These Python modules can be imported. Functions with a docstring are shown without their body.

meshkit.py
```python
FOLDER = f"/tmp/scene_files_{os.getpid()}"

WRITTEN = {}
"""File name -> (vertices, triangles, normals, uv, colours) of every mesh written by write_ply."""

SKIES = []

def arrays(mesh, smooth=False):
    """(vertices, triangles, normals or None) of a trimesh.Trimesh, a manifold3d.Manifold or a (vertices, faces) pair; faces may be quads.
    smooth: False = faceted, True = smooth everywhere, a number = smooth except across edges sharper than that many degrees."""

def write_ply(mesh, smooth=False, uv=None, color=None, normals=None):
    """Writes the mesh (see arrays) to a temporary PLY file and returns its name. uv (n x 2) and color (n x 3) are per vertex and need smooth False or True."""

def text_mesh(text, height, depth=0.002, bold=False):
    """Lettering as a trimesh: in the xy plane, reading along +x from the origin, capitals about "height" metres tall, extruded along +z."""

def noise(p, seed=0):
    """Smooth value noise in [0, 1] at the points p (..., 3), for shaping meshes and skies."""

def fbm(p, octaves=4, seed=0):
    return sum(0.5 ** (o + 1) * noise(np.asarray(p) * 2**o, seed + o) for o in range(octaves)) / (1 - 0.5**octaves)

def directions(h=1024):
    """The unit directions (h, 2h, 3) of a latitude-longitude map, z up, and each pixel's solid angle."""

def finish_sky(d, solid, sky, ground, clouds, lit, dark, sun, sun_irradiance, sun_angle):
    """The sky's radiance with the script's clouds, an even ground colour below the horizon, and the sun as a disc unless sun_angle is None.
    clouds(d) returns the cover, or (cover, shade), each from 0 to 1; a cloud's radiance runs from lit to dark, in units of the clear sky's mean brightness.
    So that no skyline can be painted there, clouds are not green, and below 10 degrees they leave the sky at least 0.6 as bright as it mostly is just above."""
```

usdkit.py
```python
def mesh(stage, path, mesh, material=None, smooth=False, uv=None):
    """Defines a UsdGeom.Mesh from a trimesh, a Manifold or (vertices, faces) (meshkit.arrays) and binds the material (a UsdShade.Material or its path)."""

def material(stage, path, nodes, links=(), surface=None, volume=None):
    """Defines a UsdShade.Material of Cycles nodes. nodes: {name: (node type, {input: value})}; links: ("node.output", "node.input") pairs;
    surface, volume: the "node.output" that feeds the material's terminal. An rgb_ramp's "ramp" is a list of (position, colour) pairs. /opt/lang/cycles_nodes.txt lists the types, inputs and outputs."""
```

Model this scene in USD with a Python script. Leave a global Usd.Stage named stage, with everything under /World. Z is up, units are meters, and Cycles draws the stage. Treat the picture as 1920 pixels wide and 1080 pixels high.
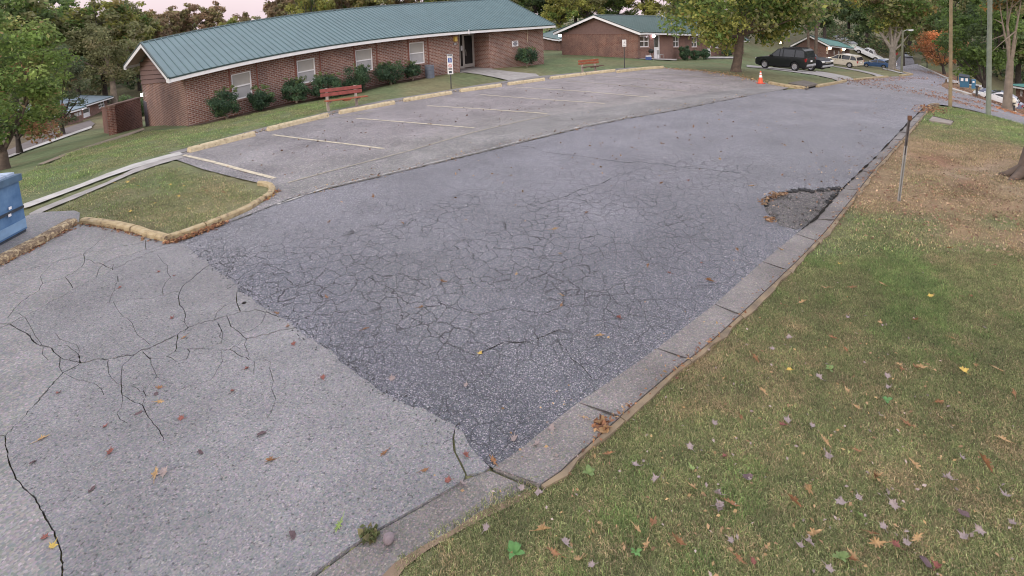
import math, random
import numpy as np, trimesh, shapely, usdkit, meshkit
import shapely.geometry as sg
from scipy.interpolate import RBFInterpolator
from scipy.spatial import Delaunay
from pxr import Usd, UsdGeom, UsdLux, UsdShade, Gf, Sdf, Vt

stage = Usd.Stage.CreateInMemory()
UsdGeom.SetStageUpAxis(stage, UsdGeom.Tokens.z)
UsdGeom.SetStageMetersPerUnit(stage, 1.0)
UsdGeom.Xform.Define(stage, '/World')
UsdGeom.Scope.Define(stage, '/World/Looks')
rng = np.random.default_rng(7)

# ------------------------------------------------------------------ camera
F = 1000.0                       # focal length in pixels of the 1920 px wide photograph
PITCH, ROLL = math.radians(5), math.radians(2)
EYE = np.array([0, 0, 4.0])
YPP = 25 + F * math.tan(PITCH)
_r0, _u0 = np.array([1., 0, 0]), np.array([0, math.sin(PITCH), math.cos(PITCH)])
FWD = np.array([0, math.cos(PITCH), -math.sin(PITCH)])
RIGHT = _r0 * math.cos(ROLL) - _u0 * math.sin(ROLL)
UP = _u0 * math.cos(ROLL) + _r0 * math.sin(ROLL)
cam = UsdGeom.Camera.Define(stage, '/World/camera')
cam.CreateHorizontalApertureAttr(36.0); cam.CreateVerticalApertureAttr(36.0 * 9 / 16)
cam.CreateFocalLengthAttr(36.0 * F / 1920)
cam.CreateVerticalApertureOffsetAttr(-(540 - YPP) / 1920 * 36.0)
cam.CreateClippingRangeAttr(Gf.Vec2f(0.05, 3000))
m4 = Gf.Matrix4d(1)
for i, v in enumerate((RIGHT, UP, -FWD, EYE)):
    m4.SetRow(i, Gf.Vec4d(*map(float, v), 1.0 if i == 3 else 0.0))
cam.AddTransformOp().Set(m4)
cam.CreateExposureAttr(EXPOSURE := 0.66)

# ------------------------------------------------------------------ light: dusk, thin pale cloud, low sun behind the camera
SUN_EL, SUN_ROT = math.radians(9), math.radians(205)
dome = UsdLux.DomeLight.Define(stage, '/World/sky')
dome.GetPrim().SetCustomDataByKey('kind', 'structure')
SKY = usdkit.material(stage, '/World/Looks/sky_look', {
    'tc': ('texture_coordinate', {}),
    's': ('sky_texture', {'sky_type': 'single_scattering', 'sun_disc': False, 'sun_elevation': SUN_EL, 'sun_rotation': SUN_ROT, 'aerosol_density': 2.0, 'ozone_density': 1.0}),
    'n': ('noise_texture', {'scale': 1.6, 'detail': 6.0, 'roughness': .55}),
    'r': ('rgb_ramp', {'ramp': [(.25, (.62, .62, .62)), (.7, (.92, .92, .92))]}),
    'z': ('separate_xyz', {}), 'c': ('rgb_ramp', {'ramp': [(0.0, (6.6, 5.35, 5.9)), (.10, (7.0, 5.9, 6.5)), (.35, (9.2, 8.8, 9.4)), (1.0, (10.2, 10.0, 10.9))]}),
    'm': ('mix', {'mix_type': 'mix'}),
    'b': ('background_shader', {'strength': .11}),
}, [('tc.generated', 's.vector'), ('tc.generated', 'n.vector'), ('n.fac', 'r.fac'), ('r.color', 'm.fac'), ('s.color', 'm.color1'), ('tc.generated', 'z.vector'), ('z.z', 'c.fac'), ('c.color', 'm.color2'), ('m.color', 'b.color')], surface='b.background')
UsdShade.MaterialBindingAPI.Apply(dome.GetPrim()).Bind(SKY)
sun = UsdLux.DistantLight.Define(stage, '/World/sun')
sun.CreateIntensityAttr(.22); sun.CreateAngleAttr(20.0); sun.CreateNormalizeAttr(True); sun.CreateColorAttr(Gf.Vec3f(1.0, .92, .86))
_sd = np.array([math.sin(SUN_ROT) * math.cos(SUN_EL + .25), math.cos(SUN_ROT) * math.cos(SUN_EL + .25), math.sin(SUN_EL + .25)])   # towards the sun
sun.AddTransformOp().Set(Gf.Matrix4d().SetLookAt(Gf.Vec3d(0, 0, 0), Gf.Vec3d(*map(float, -_sd)), Gf.Vec3d(0, 0, 1)).GetInverse())

# ------------------------------------------------------------------ survey of the site: photo pixels of the ground -> points on one hilly terrain
def ray(px, py):
    px, py = np.asarray(px, float), np.asarray(py, float)
    return RIGHT * ((px - 960) / F)[..., None] + UP * (-(py - YPP) / F)[..., None] + FWD
def project(p):
    d = np.asarray(p, float) - EYE; z = d @ FWD
    return np.stack([960 + F * (d @ RIGHT) / z, YPP - F * (d @ UP) / z, z], -1)
def atY(px, py, Y):
    d = ray(px, py); return EYE + d * (np.asarray(Y) / d[..., 1])[..., None]
def flatpt(px, py):
    d = ray(px, py); return EYE + d * (-EYE[2] / d[..., 2])[..., None]
def onplane(px, py, P, D):
    d = ray(px, py); N = np.array([-D[1], D[0]])
    k = ((P - EYE[:2]) @ N) / (d[..., :2] @ N); return EYE + d * k[..., None]
def unit(v):
    v = np.asarray(v, float); return v / np.linalg.norm(v)
FLAT=[(0,1080),(480,1080),(960,1080),(1440,1080),(1920,1080),(0,700),(480,700),(960,700),(1440,700),(1920,700),(200,520),(600,420),(1000,420),(1500,420),(1850,480),(20,470),
(418,268),(560,234),(688,204),(803,184),(902,167),(988,156),(1060,146),(1125,138),(1190,131),(1700,300),(1450,250),(1200,250),(800,300),(1426,157),(45,390),(170,345),(300,300),(1900,340),(1105,132),(1380,133),(1250,190),(1510,166),(1600,200),(950,200),(1800,250)]
DEEP=[(212,252,30),(254,241,32.5),(70,310,19),(150,280,23),(10,315,22),(11,296,27),(97,264,36),(170,239,46),(64,260,38),(119,242,45),(167,226,54),(163,222,60),(113,237,52),(215,195,68),
(1270,112,50),(1345,110,55),(1433,128,44),(1491,133,42),(1555,119,67),(1595,128,59),(1627,112,104),(1632,126,80),(1658,129,76),
(1590,152,31),(1664,144,42),(1719,141,49),(1675,131,66),(1686,105,118),(1710,109,112),(1741,133,60),(1773,146,42),(1776,168,32),(1828,182,31),(1883,201,29),(1920,219,27),(1741,201,20.5),(1782,201,21),(1853,215,19.5),(1920,234,18.5),
(1810,163,40),(1852,188,40),(1888,205,29),(1912,188,58),(1540,106,82),(1600,85,110),(1765,117,70),(1740,117,72)]
P0=np.array([-15.25,25.0]); DB=np.array([.72,.69]); DB/=np.linalg.norm(DB); NB=np.array([-DB[1],DB[0]])
WALL=[(350,237),(450,215),(550,192),(650,175),(725,156),(787,147),(860,136),(922,129),(1020,120)]
P2=np.array([10.66,44.8]); D2=np.array([.66,.75]); D2/=np.linalg.norm(D2)
ctl=[flatpt(*p) for p in FLAT]+[atY(*p) for p in DEEP]+[onplane(*p,P0,DB) for p in WALL]+[onplane(1198,110,P2,D2),onplane(1198,110,P2,D2)+np.array([-5.2,4.9,.15])]
for a in range(-60,61,20):
    for R,z in ((250,-6),(700,-6)): ctl.append(np.array([R*math.sin(math.radians(a)),R*math.cos(math.radians(a)),z]))
for x,y in ((0,-4),(10,-4),(-10,-4),(20,2),(-16,4),(0,-60),(60,-40),(-60,-40),(0,-300),(200,-200),(-200,-200),(14,8),(-12,9)): ctl.append(np.array([x,y,0.]))
ctl=np.array(ctl)
def warp(p):
    p=np.asarray(p,float)[...,:2]; R=np.maximum(np.hypot(p[...,0],p[...,1]),1e-6); return p*(R**-.5)[...,None]
rbf=RBFInterpolator(warp(ctl),ctl[:,2],kernel='thin_plate_spline',smoothing=.02)
def hgt(p):
    p=np.asarray(p,float); q=p[...,:2].reshape(-1,2); z=rbf(warp(q)); R=np.hypot(q[:,0],q[:,1])
    w=np.clip((R-13)/6,0,1); w=w*w*(3-2*w)
    return (z*w).reshape(p.shape[:-1])
TS=np.concatenate([np.linspace(3,20,35),np.geomspace(20.5,500,140)])
def G(px,py):
    d=ray(px,py); sh=d.shape[:-1]; d=d.reshape(-1,3); k=TS[None,:]/d[:,1:2]
    p=EYE+d[:,None,:]*k[...,None]; diff=p[...,2]-hgt(p[...,:2])
    below=diff<0; i=np.where(below.any(1),below.argmax(1),len(TS)-1); i=np.maximum(i,1); n=np.arange(len(d))
    lo,hi=k[n,i-1],k[n,i]
    for _ in range(18):
        m=(lo+hi)/2; q=EYE+d*m[:,None]; b=q[:,2]<hgt(q[:,:2]); hi=np.where(b,m,hi); lo=np.where(b,lo,m)
    q=EYE+d*hi[:,None]; q[:,2]=hgt(q[:,:2]); return q.reshape(sh+(3,))

# ------------------------------------------------------------------ helpers
used = {}
def path_for(name, parent=None):
    base = parent.GetPath().pathString if parent is not None else '/World'
    n = used.get((base, name), 0); used[(base, name)] = n + 1
    return f'{base}/{name}' + (f'_{n:03d}' if n else '')
def tag(prim, label=None, cat=None, group=None, kind=None):
    for k, v in (('label', label), ('category', cat), ('group', group), ('kind', kind)):
        if v: prim.SetCustomDataByKey(k, v)
    return prim
def thing(name, label, cat, loc=(0, 0, 0), rz=0, scale=1.0, group=None):
    x = UsdGeom.Xform.Define(stage, path_for(name))
    x.AddTranslateOp().Set(Gf.Vec3d(*map(float, loc)))
    if rz: x.AddRotateZOp().Set(math.degrees(rz))
    if np.ndim(scale) or scale != 1.0: x.AddScaleOp().Set(Gf.Vec3f(*([float(scale)] * 3 if not np.ndim(scale) else map(float, scale))))
    return tag(x.GetPrim(), label, cat, group)
def obj(name, mesh, mat, parent=None, smooth=False, uv=None, **k):
    p = usdkit.mesh(stage, path_for(name, parent), mesh, mat, smooth, uv).GetPrim()
    return tag(p, **k) if k else p
def primvar(prim, name, values, kind='color'):
    T = Sdf.ValueTypeNames
    pv = UsdGeom.PrimvarsAPI(prim).CreatePrimvar(name, T.Color3fArray, 'vertex')
    pv.Set(Vt.Vec3fArray.FromNumpy(np.asarray(values, np.float32)))
def copy_of(src, name, label, cat, loc, rz=0, scale=1.0, group=None):
    x = UsdGeom.Xform.Define(stage, path_for(name)); p = x.GetPrim()
    p.GetReferences().AddInternalReference(src.GetPath()); p.SetInstanceable(True)
    x.ClearXformOpOrder()
    x.AddTranslateOp(opSuffix='at').Set(Gf.Vec3d(*map(float, loc)))
    x.AddRotateZOp(opSuffix='at').Set(math.degrees(rz))
    x.AddScaleOp(opSuffix='at').Set(Gf.Vec3f(*([float(scale)] * 3 if not np.ndim(scale) else map(float, scale))))
    return tag(p, label, cat, group)

def cat(ms): return trimesh.util.concatenate([m for m in ms])
def tm(v, f): return trimesh.Trimesh(np.asarray(v, float), np.asarray(f, int), process=False)
def quads(v, q):
    q = np.asarray(q); return tm(v, np.vstack([q[:, [0, 1, 2]], q[:, [0, 2, 3]]]))
def hexa(c):
    """box from 8 corners: bottom 4 counterclockwise, then top 4"""
    return quads(c, [[3, 2, 1, 0], [4, 5, 6, 7], [0, 1, 5, 4], [1, 2, 6, 5], [2, 3, 7, 6], [3, 0, 4, 7]])
def box(x0, x1, y0, y1, z0, z1):
    return hexa([[x0, y0, z0], [x1, y0, z0], [x1, y1, z0], [x0, y1, z0], [x0, y0, z1], [x1, y0, z1], [x1, y1, z1], [x0, y1, z1]])
def rbox(x0, x1, y0, y1, z0, z1, b=.02):
    """box with chamfered edges"""
    b = min(b, (x1 - x0) / 2.2, (y1 - y0) / 2.2, (z1 - z0) / 2.2)
    pts = []
    for sx in (0, 1):
        for sy in (0, 1):
            for sz in (0, 1):
                c = np.array([(x0, x1)[sx], (y0, y1)[sy], (z0, z1)[sz]]); s = np.array([1 - 2 * sx, 1 - 2 * sy, 1 - 2 * sz]) * b
                for k in range(3):
                    q = c + s; q[k] = c[k]; pts.append(q)
    return tm(*_hull(np.array(pts)))
def _hull(p):
    h = trimesh.convex.convex_hull(p); return h.vertices, h.faces
def tube(pts, rad, n=8, cap=True):
    pts = np.asarray(pts, float); rad = np.broadcast_to(rad, (len(pts),)); V = []
    t = np.gradient(pts, axis=0); t /= np.maximum(np.linalg.norm(t, axis=1, keepdims=True), 1e-9)
    ref = np.array([1., 0, 0]) if abs(t[0][0]) < .8 else np.array([0, 1., 0])
    a = np.linspace(0, 2 * np.pi, n, endpoint=False)
    for p, d, r in zip(pts, t, rad):
        u = unit(np.cross(d, ref)); w = np.cross(d, u); V.append(p + r * (np.cos(a)[:, None] * u + np.sin(a)[:, None] * w))
    V = np.vstack(V); fs = []
    for i in range(len(pts) - 1):
        for j in range(n):
            k = (j + 1) % n; fs += [[i * n + j, i * n + k, (i + 1) * n + k], [i * n + j, (i + 1) * n + k, (i + 1) * n + j]]
    if cap:
        for i, flip in ((0, 1), (len(pts) - 1, 0)):
            for j in range(1, n - 1):
                q = [i * n, i * n + j, i * n + j + 1]; fs.append(q[::-1] if flip else q)
    return tm(V, fs)
def lathe(prof, n=20, loc=(0, 0, 0)):
    return tube_z(prof, n, loc)
def tube_z(prof, n, loc):
    prof = np.asarray(prof, float); a = np.linspace(0, 2 * np.pi, n, endpoint=False)
    V = np.vstack([np.stack([r * np.cos(a), r * np.sin(a), np.full(n, z)], 1) for r, z in prof]) + np.asarray(loc, float); fs = []
    for i in range(len(prof) - 1):
        for j in range(n):
            k = (j + 1) % n; fs += [[i * n + j, i * n + k, (i + 1) * n + k], [i * n + j, (i + 1) * n + k, (i + 1) * n + j]]
    return tm(V, fs)
def prism(poly, y0, y1):
    """polygon in x,z extruded along y"""
    m = trimesh.creation.extrude_polygon(sg.Polygon(poly), y1 - y0, engine='earcut')
    v = m.vertices.copy(); m2 = tm(np.stack([v[:, 0], y1 - v[:, 2], v[:, 1]], 1), m.faces); return m2
def moved(m, loc=(0, 0, 0), rz=0.0, rx=0.0, ry=0.0, s=1.0):
    T = trimesh.transformations; m = m.copy(); m.apply_transform(T.translation_matrix(loc) @ T.rotation_matrix(rz, [0, 0, 1]) @ T.rotation_matrix(ry, [0, 1, 0]) @ T.rotation_matrix(rx, [1, 0, 0]) @ np.diag([s, s, s, 1])); return m
def dens(pts, step=8, closed=False):
    pts = np.asarray(pts, float); out = []
    P = np.vstack([pts, pts[:1]]) if closed else pts
    for a, b in zip(P[:-1], P[1:]):
        n = max(1, int(np.hypot(*(b - a)) / step)); out.append(a + (b - a) * (np.arange(n) / n)[:, None])
    if not closed: out.append(P[-1:])
    return np.vstack(out)
def GL(pts, step=8, closed=False):
    q = dens(pts, step, closed); return G(q[:, 0], q[:, 1])
def world_poly(px, step=6):
    p = GL(px, step, True)[:, :2]; g = sg.Polygon(p).buffer(0)
    return max(g.geoms, key=lambda a: a.area) if hasattr(g, 'geoms') else g
def sheet(poly, off=.01, da=.012, fn=None):
    """a sheet of ground over the world polygon, fine near the camera and coarse far off"""
    polys = poly.geoms if hasattr(poly, 'geoms') else [poly]; ms = []
    for pg in polys:
        def wp(q): q = np.asarray(q); return np.stack([np.arctan2(q[:, 0], q[:, 1]), np.log(np.hypot(q[:, 0], q[:, 1]))], 1)
        rings = []
        for r in [pg.exterior, *pg.interiors]:
            q = wp(np.array(r.coords)[:-1]); rings.append(q)
        wpoly = sg.Polygon(rings[0], rings[1:]).buffer(0)
        bd = np.vstack([dens(q, da * .8, True) for q in rings])
        x0, y0, x1, y1 = wpoly.bounds
        gx, gy = np.meshgrid(np.arange(x0, x1, da), np.arange(y0, y1, da)); g = np.stack([gx.ravel(), gy.ravel()], 1)
        g[:, 0] += (np.round(g[:, 1] / da).astype(int) % 2) * da * .5
        inn = shapely.contains_xy(wpoly.buffer(-da * .55), g[:, 0], g[:, 1]); pts = np.vstack([bd, g[inn]])
        t = Delaunay(pts).simplices; c = pts[t].mean(1); t = t[shapely.contains_xy(wpoly, c[:, 0], c[:, 1])]
        R = np.exp(pts[:, 1]); v = np.stack([R * np.sin(pts[:, 0]), R * np.cos(pts[:, 0])], 1)
        z = hgt(v) + off; v = np.column_stack([v, z]); n = np.cross(v[t[:, 1]] - v[t[:, 0]], v[t[:, 2]] - v[t[:, 0]])[:, 2]
        t[n < 0] = t[n < 0][:, ::-1]; ms.append(tm(v, t))
    return cat(ms)

# ------------------------------------------------------------------ materials
def mix3(a, k): return tuple(float(min(1, x * k)) for x in a)
LOOKS = {}
def M(name, col, rough=.8, var=.22, scale=5.0, detail=6.0, bump=0.0, bscale=40.0, metal=0.0, spec=.4, col2=None, coat=0.0):
    """weathered plain surface: colour drifting by noise, fine relief"""
    if name in LOOKS: return LOOKS[name]
    lo, hi = (mix3(col, 1 - var), mix3(col, 1 + var)) if col2 is None else (col, col2)
    nodes = {'g': ('geometry', {}), 'n': ('noise_texture', {'scale': scale, 'detail': detail, 'roughness': .62}),
             'r': ('rgb_ramp', {'ramp': [(.3, lo), (.7, hi)]}),
             'p': ('principled_bsdf', {'roughness': rough, 'metallic': metal, 'specular_ior_level': spec, 'coat_weight': coat})}
    links = [('g.position', 'n.vector'), ('n.fac', 'r.fac'), ('r.color', 'p.base_color')]
    if bump:
        nodes['n2'] = ('noise_texture', {'scale': bscale, 'detail': 4.0}); nodes['b'] = ('bump', {'strength': bump, 'distance': .01})
        links += [('g.position', 'n2.vector'), ('n2.fac', 'b.height'), ('b.normal', 'p.normal')]
    LOOKS[name] = usdkit.material(stage, '/World/Looks/' + name, nodes, links, surface='p.BSDF'); return LOOKS[name]
def GLOW(name, col, strength):
    return usdkit.material(stage, '/World/Looks/' + name, {'e': ('emission', {'color': col, 'strength': strength})}, surface='e.emission')
def brick_look(name, c1, c2, mortar, w=.22, h=.085, ms=.011):
    return usdkit.material(stage, '/World/Looks/' + name, {
        'u': ('uvmap', {'attribute': 'st'}), 'g': ('geometry', {}),
        'k': ('brick_texture', {'scale': 1.0, 'brick_width': w, 'row_height': h, 'mortar_size': ms, 'mortar_smooth': .1, 'color1': c1, 'color2': c2, 'mortar': mortar, 'bias': -.1}),
        'n': ('noise_texture', {'scale': .9, 'detail': 5.0}), 'r': ('rgb_ramp', {'ramp': [(.3, (.72, .74, .78)), (.7, (1.12, 1.08, 1.05))]}),
        'n2': ('noise_texture', {'scale': 9.0, 'detail': 3.0}), 'r2': ('rgb_ramp', {'ramp': [(.3, (.75, .75, .75)), (.7, (1.15, 1.15, 1.15))]}),
        'x': ('mix', {'mix_type': 'multiply', 'fac': 1.0}), 'x2': ('mix', {'mix_type': 'multiply', 'fac': 1.0}),
        'b': ('bump', {'strength': .6, 'distance': .008, 'invert': True}), 'p': ('principled_bsdf', {'roughness': .9, 'specular_ior_level': .2})},
        [('u.UV', 'k.vector'), ('g.position', 'n.vector'), ('g.position', 'n2.vector'), ('n.fac', 'r.fac'), ('n2.fac', 'r2.fac'), ('k.color', 'x.color1'), ('r.color', 'x.color2'),
         ('x.color', 'x2.color1'), ('r2.color', 'x2.color2'), ('x2.color', 'p.base_color'), ('k.fac', 'b.height'), ('b.normal', 'p.normal')], surface='p.BSDF')
def speckle(name, dark, mid, light, cell=110.0, bump=.5, rough=.75, crack=False, tint=True, blot=(.8, 1.2), spec=.4, pits=0.0):
    """stone-chip surface: each chip its own tone, slow blotches, optional alligator cracking where the mesh attribute asks for it"""
    N = {'g': ('geometry', {}), 'v': ('voronoi_texture', {'scale': cell, 'feature': 'f1'}), 's': ('separate_color', {}),
         'r': ('rgb_ramp', {'ramp': [(0, dark), (.45, mid), (.8, mix3(mid, 1.2)), (.93, light), (1, mix3(light, 1.35))]}),
         'n': ('noise_texture', {'scale': .55, 'detail': 7.0, 'roughness': .65}), 'rn': ('rgb_ramp', {'ramp': [(.3, (blot[0],) * 3), (.7, (blot[1],) * 3)]}),
         'm1': ('mix', {'mix_type': 'multiply', 'fac': 1.0}), 'hs': ('mix', {'mix_type': 'soft_light', 'fac': .12}),
         'b': ('bump', {'strength': bump, 'distance': .006}), 'p': ('principled_bsdf', {'roughness': rough, 'specular_ior_level': spec})}
    L = [('g.position', 'v.vector'), ('v.color', 's.color'), ('s.r', 'r.fac'), ('g.position', 'n.vector'), ('n.fac', 'rn.fac'), ('r.color', 'hs.color1'), ('v.color', 'hs.color2'),
         ('hs.color', 'm1.color1'), ('rn.color', 'm1.color2'), ('v.distance', 'b.height'), ('b.normal', 'p.normal')]
    last = 'm1.color'
    if pits:
        N['np'] = ('noise_texture', {'scale': 36.0, 'detail': 2.5, 'roughness': .55}); N['rp'] = ('rgb_ramp', {'ramp': [(.30, (1 - pits,) * 3), (.42, (1, 1, 1))]}); N['mp'] = ('mix', {'mix_type': 'multiply', 'fac': 1.0})
        L += [('g.position', 'np.vector'), ('np.fac', 'rp.fac'), (last, 'mp.color1'), ('rp.color', 'mp.color2')]; last = 'mp.color'
    if tint:
        N['a'] = ('attribute', {'attribute': 'tint'}); N['m2'] = ('mix', {'mix_type': 'multiply', 'fac': 1.0})
        L += [(last, 'm2.color1'), ('a.color', 'm2.color2')]; last = 'm2.color'
    if crack:
        N.update({'a2': ('attribute', {'attribute': 'wear'}), 's2': ('separate_color', {}), 'nd': ('noise_texture', {'scale': 3.4, 'detail': 5.0, 'roughness': .6}), 'sub': ('vector_math', {'math_type': 'subtract', 'vector2': (.5, .5, .5)}),
                  'sc': ('vector_math', {'math_type': 'scale', 'scale': .26}), 'ad': ('vector_math', {'math_type': 'add'}), 'mp3': ('mapping', {'scale': (1.0, .8, 0.0), 'rotation': (0, 0, .7)}),
                  've': ('voronoi_texture', {'scale': 4.3, 'feature': 'distance_to_edge'}), 've2': ('voronoi_texture', {'scale': 9.5, 'feature': 'distance_to_edge'}),
                  't1': ('map_range', {'from_min': .003, 'from_max': .026, 'to_min': 1.0, 'to_max': 0.0, 'clamp': True}), 't2': ('map_range', {'from_min': .004, 'from_max': .034, 'to_min': 1.0, 'to_max': 0.0, 'clamp': True}),
                  'nk': ('noise_texture', {'scale': .8, 'detail': 3.0}), 'kr': ('map_range', {'from_min': .30, 'from_max': .52, 'clamp': True}), 'nk2': ('noise_texture', {'scale': 1.1, 'detail': 2.0, 'distortion': .3}), 'kr2': ('map_range', {'from_min': .44, 'from_max': .56, 'clamp': True}),
                  'x1': ('math', {'math_type': 'multiply'}), 'x2': ('math', {'math_type': 'multiply'}), 'x3': ('math', {'math_type': 'multiply'}), 'mx': ('math', {'math_type': 'maximum'}), 'x4': ('math', {'math_type': 'multiply', 'use_clamp': True}),
                  'x5': ('math', {'math_type': 'multiply', 'value2': .95}), 'mk': ('mix', {'mix_type': 'mix', 'color2': (.028, .028, .031)}), 'b2': ('bump', {'strength': .8, 'distance': .02, 'invert': True})})
        L += [('g.position', 'nd.vector'), ('nd.color', 'sub.vector1'), ('sub.vector', 'sc.vector1'), ('g.position', 'ad.vector1'), ('sc.vector', 'ad.vector2'), ('ad.vector', 'mp3.vector'), ('mp3.vector', 've.vector'), ('mp3.vector', 've2.vector'),
              ('ve.distance', 't1.value'), ('ve2.distance', 't2.value'), ('g.position', 'nk.vector'), ('nk.fac', 'kr.value'), ('g.position', 'nk2.vector'), ('nk2.fac', 'kr2.value'),
              ('t1.result', 'x1.value1'), ('kr.result', 'x1.value2'), ('t2.result', 'x2.value1'), ('kr2.result', 'x2.value2'), ('a2.color', 's2.color'), ('x2.value', 'x3.value1'), ('s2.g', 'x3.value2'),
              ('x1.value', 'x4.value1'), ('s2.r', 'x4.value2'), ('x4.value', 'mx.value1'), ('x3.value', 'mx.value2'), ('mx.value', 'x5.value1'), ('x5.value', 'mk.fac'), (last, 'mk.color1'), ('mx.value', 'b2.height'), ('b.normal', 'b2.normal')]
        last = 'mk.color'; L[[i for i, l in enumerate(L) if l == ('b.normal', 'p.normal')][0]] = ('b2.normal', 'p.normal')
    L.append((last, 'p.base_color'))
    return usdkit.material(stage, '/World/Looks/' + name, N, L, surface='p.BSDF')
def tinted(name, lo, hi, scale, rough=.95, bump=.6, bscale=45.0, leafy=0.0, spec=.25):
    """surface whose own colour comes from the mesh attribute 'tint', broken up by fine noise"""
    N = {'a': ('attribute', {'attribute': 'tint'}), 'g': ('geometry', {}), 'n': ('noise_texture', {'scale': scale, 'detail': 8.0, 'roughness': .7}), 'r': ('rgb_ramp', {'ramp': [(.28, lo), (.72, hi)]}),
         'n3': ('noise_texture', {'scale': scale * .11, 'detail': 4.0}), 'r3': ('rgb_ramp', {'ramp': [(.3, (.8, .8, .8)), (.7, (1.2, 1.2, 1.2))]}), 'm3': ('mix', {'mix_type': 'multiply', 'fac': 1.0}),
         'm': ('mix', {'mix_type': 'multiply', 'fac': 1.0}), 'p': ('principled_bsdf', {'roughness': rough, 'specular_ior_level': spec})}
    L = [('g.position', 'n.vector'), ('g.position', 'n3.vector'), ('n.fac', 'r.fac'), ('n3.fac', 'r3.fac'), ('a.color', 'm.color1'), ('r.color', 'm.color2'), ('m.color', 'm3.color1'), ('r3.color', 'm3.color2'), ('m3.color', 'p.base_color')]
    if bump:
        N['n2'] = ('noise_texture', {'scale': bscale, 'detail': 5.0}); N['b'] = ('bump', {'strength': bump, 'distance': .03}); L += [('g.position', 'n2.vector'), ('n2.fac', 'b.height'), ('b.normal', 'p.normal')]
    surf = 'p.BSDF'
    if leafy:
        N['t'] = ('translucent_bsdf', {}); N['x'] = ('mix_closure', {'fac': leafy}); L += [('m3.color', 't.color'), ('p.BSDF', 'x.closure1'), ('t.BSDF', 'x.closure2')]; surf = 'x.closure'
    return usdkit.material(stage, '/World/Looks/' + name, N, L, surface=surf)
white_paint = M('white_paint', (.72, .72, .74), .5, .08)
dark_soil = M('dark_soil', (.045, .038, .032), .95, .4, 20)
concrete = M('concrete', (.30, .285, .27), .9, .25, 3.0, bump=.5, bscale=90)
pale_concrete = M('pale_concrete', (.42, .41, .39), .9, .2, 3.0, bump=.4, bscale=90)
leaf_look = tinted('leaf_look', (.95, .95, .97), (1.75, 1.72, 1.65), 2.2, .6, 0, leafy=.48, spec=.3)

# ------------------------------------------------------------------ outlines of the paved ground (photo pixels, surveyed to the terrain)
EDGE = [(318,456),(345,459),(360,470),(372,484),(390,494),(402,508),(425,518),(441,532),(447,548),(470,560),(486,575),(505,583),(520,593),(545,607),(560,622),(585,638),(603,648),(622,662),(640,682),(662,700),(690,717),(715,738),(742,750),(768,764),(800,770),(826,788),(852,800)]
_er = np.random.default_rng(44); _e = dens(EDGE, 5); EDGE = [tuple(q) for q in _e + np.column_stack([_er.normal(0, 1.5, len(_e)), _er.normal(0, 1.0, len(_e))])]
GUT_L = [(924,880),(945,868),(1000,825),(1060,775),(1085,757),(1150,713),(1232,655),(1340,572),(1430,492),(1493,440),(1530,412),(1580,355),(1640,298),(1690,245),(1725,210),(1738,199)]
GUT_R = [(1012,918),(1040,903),(1062,880),(1095,850),(1128,820),(1150,800),(1260,705),(1330,650),(1400,585),(1468,520),(1512,476),(1550,435),(1590,385),(1640,320),(1690,265),(1735,213),(1747,200)]
LOT_R = [(318,456),(400,428),(470,402),(540,374),(620,353),(700,335),(800,311),(900,287),(1000,262),(1100,238),(1180,222),(1260,208),(1330,194),(1400,180),(1460,170),(1495,167)]
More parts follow.
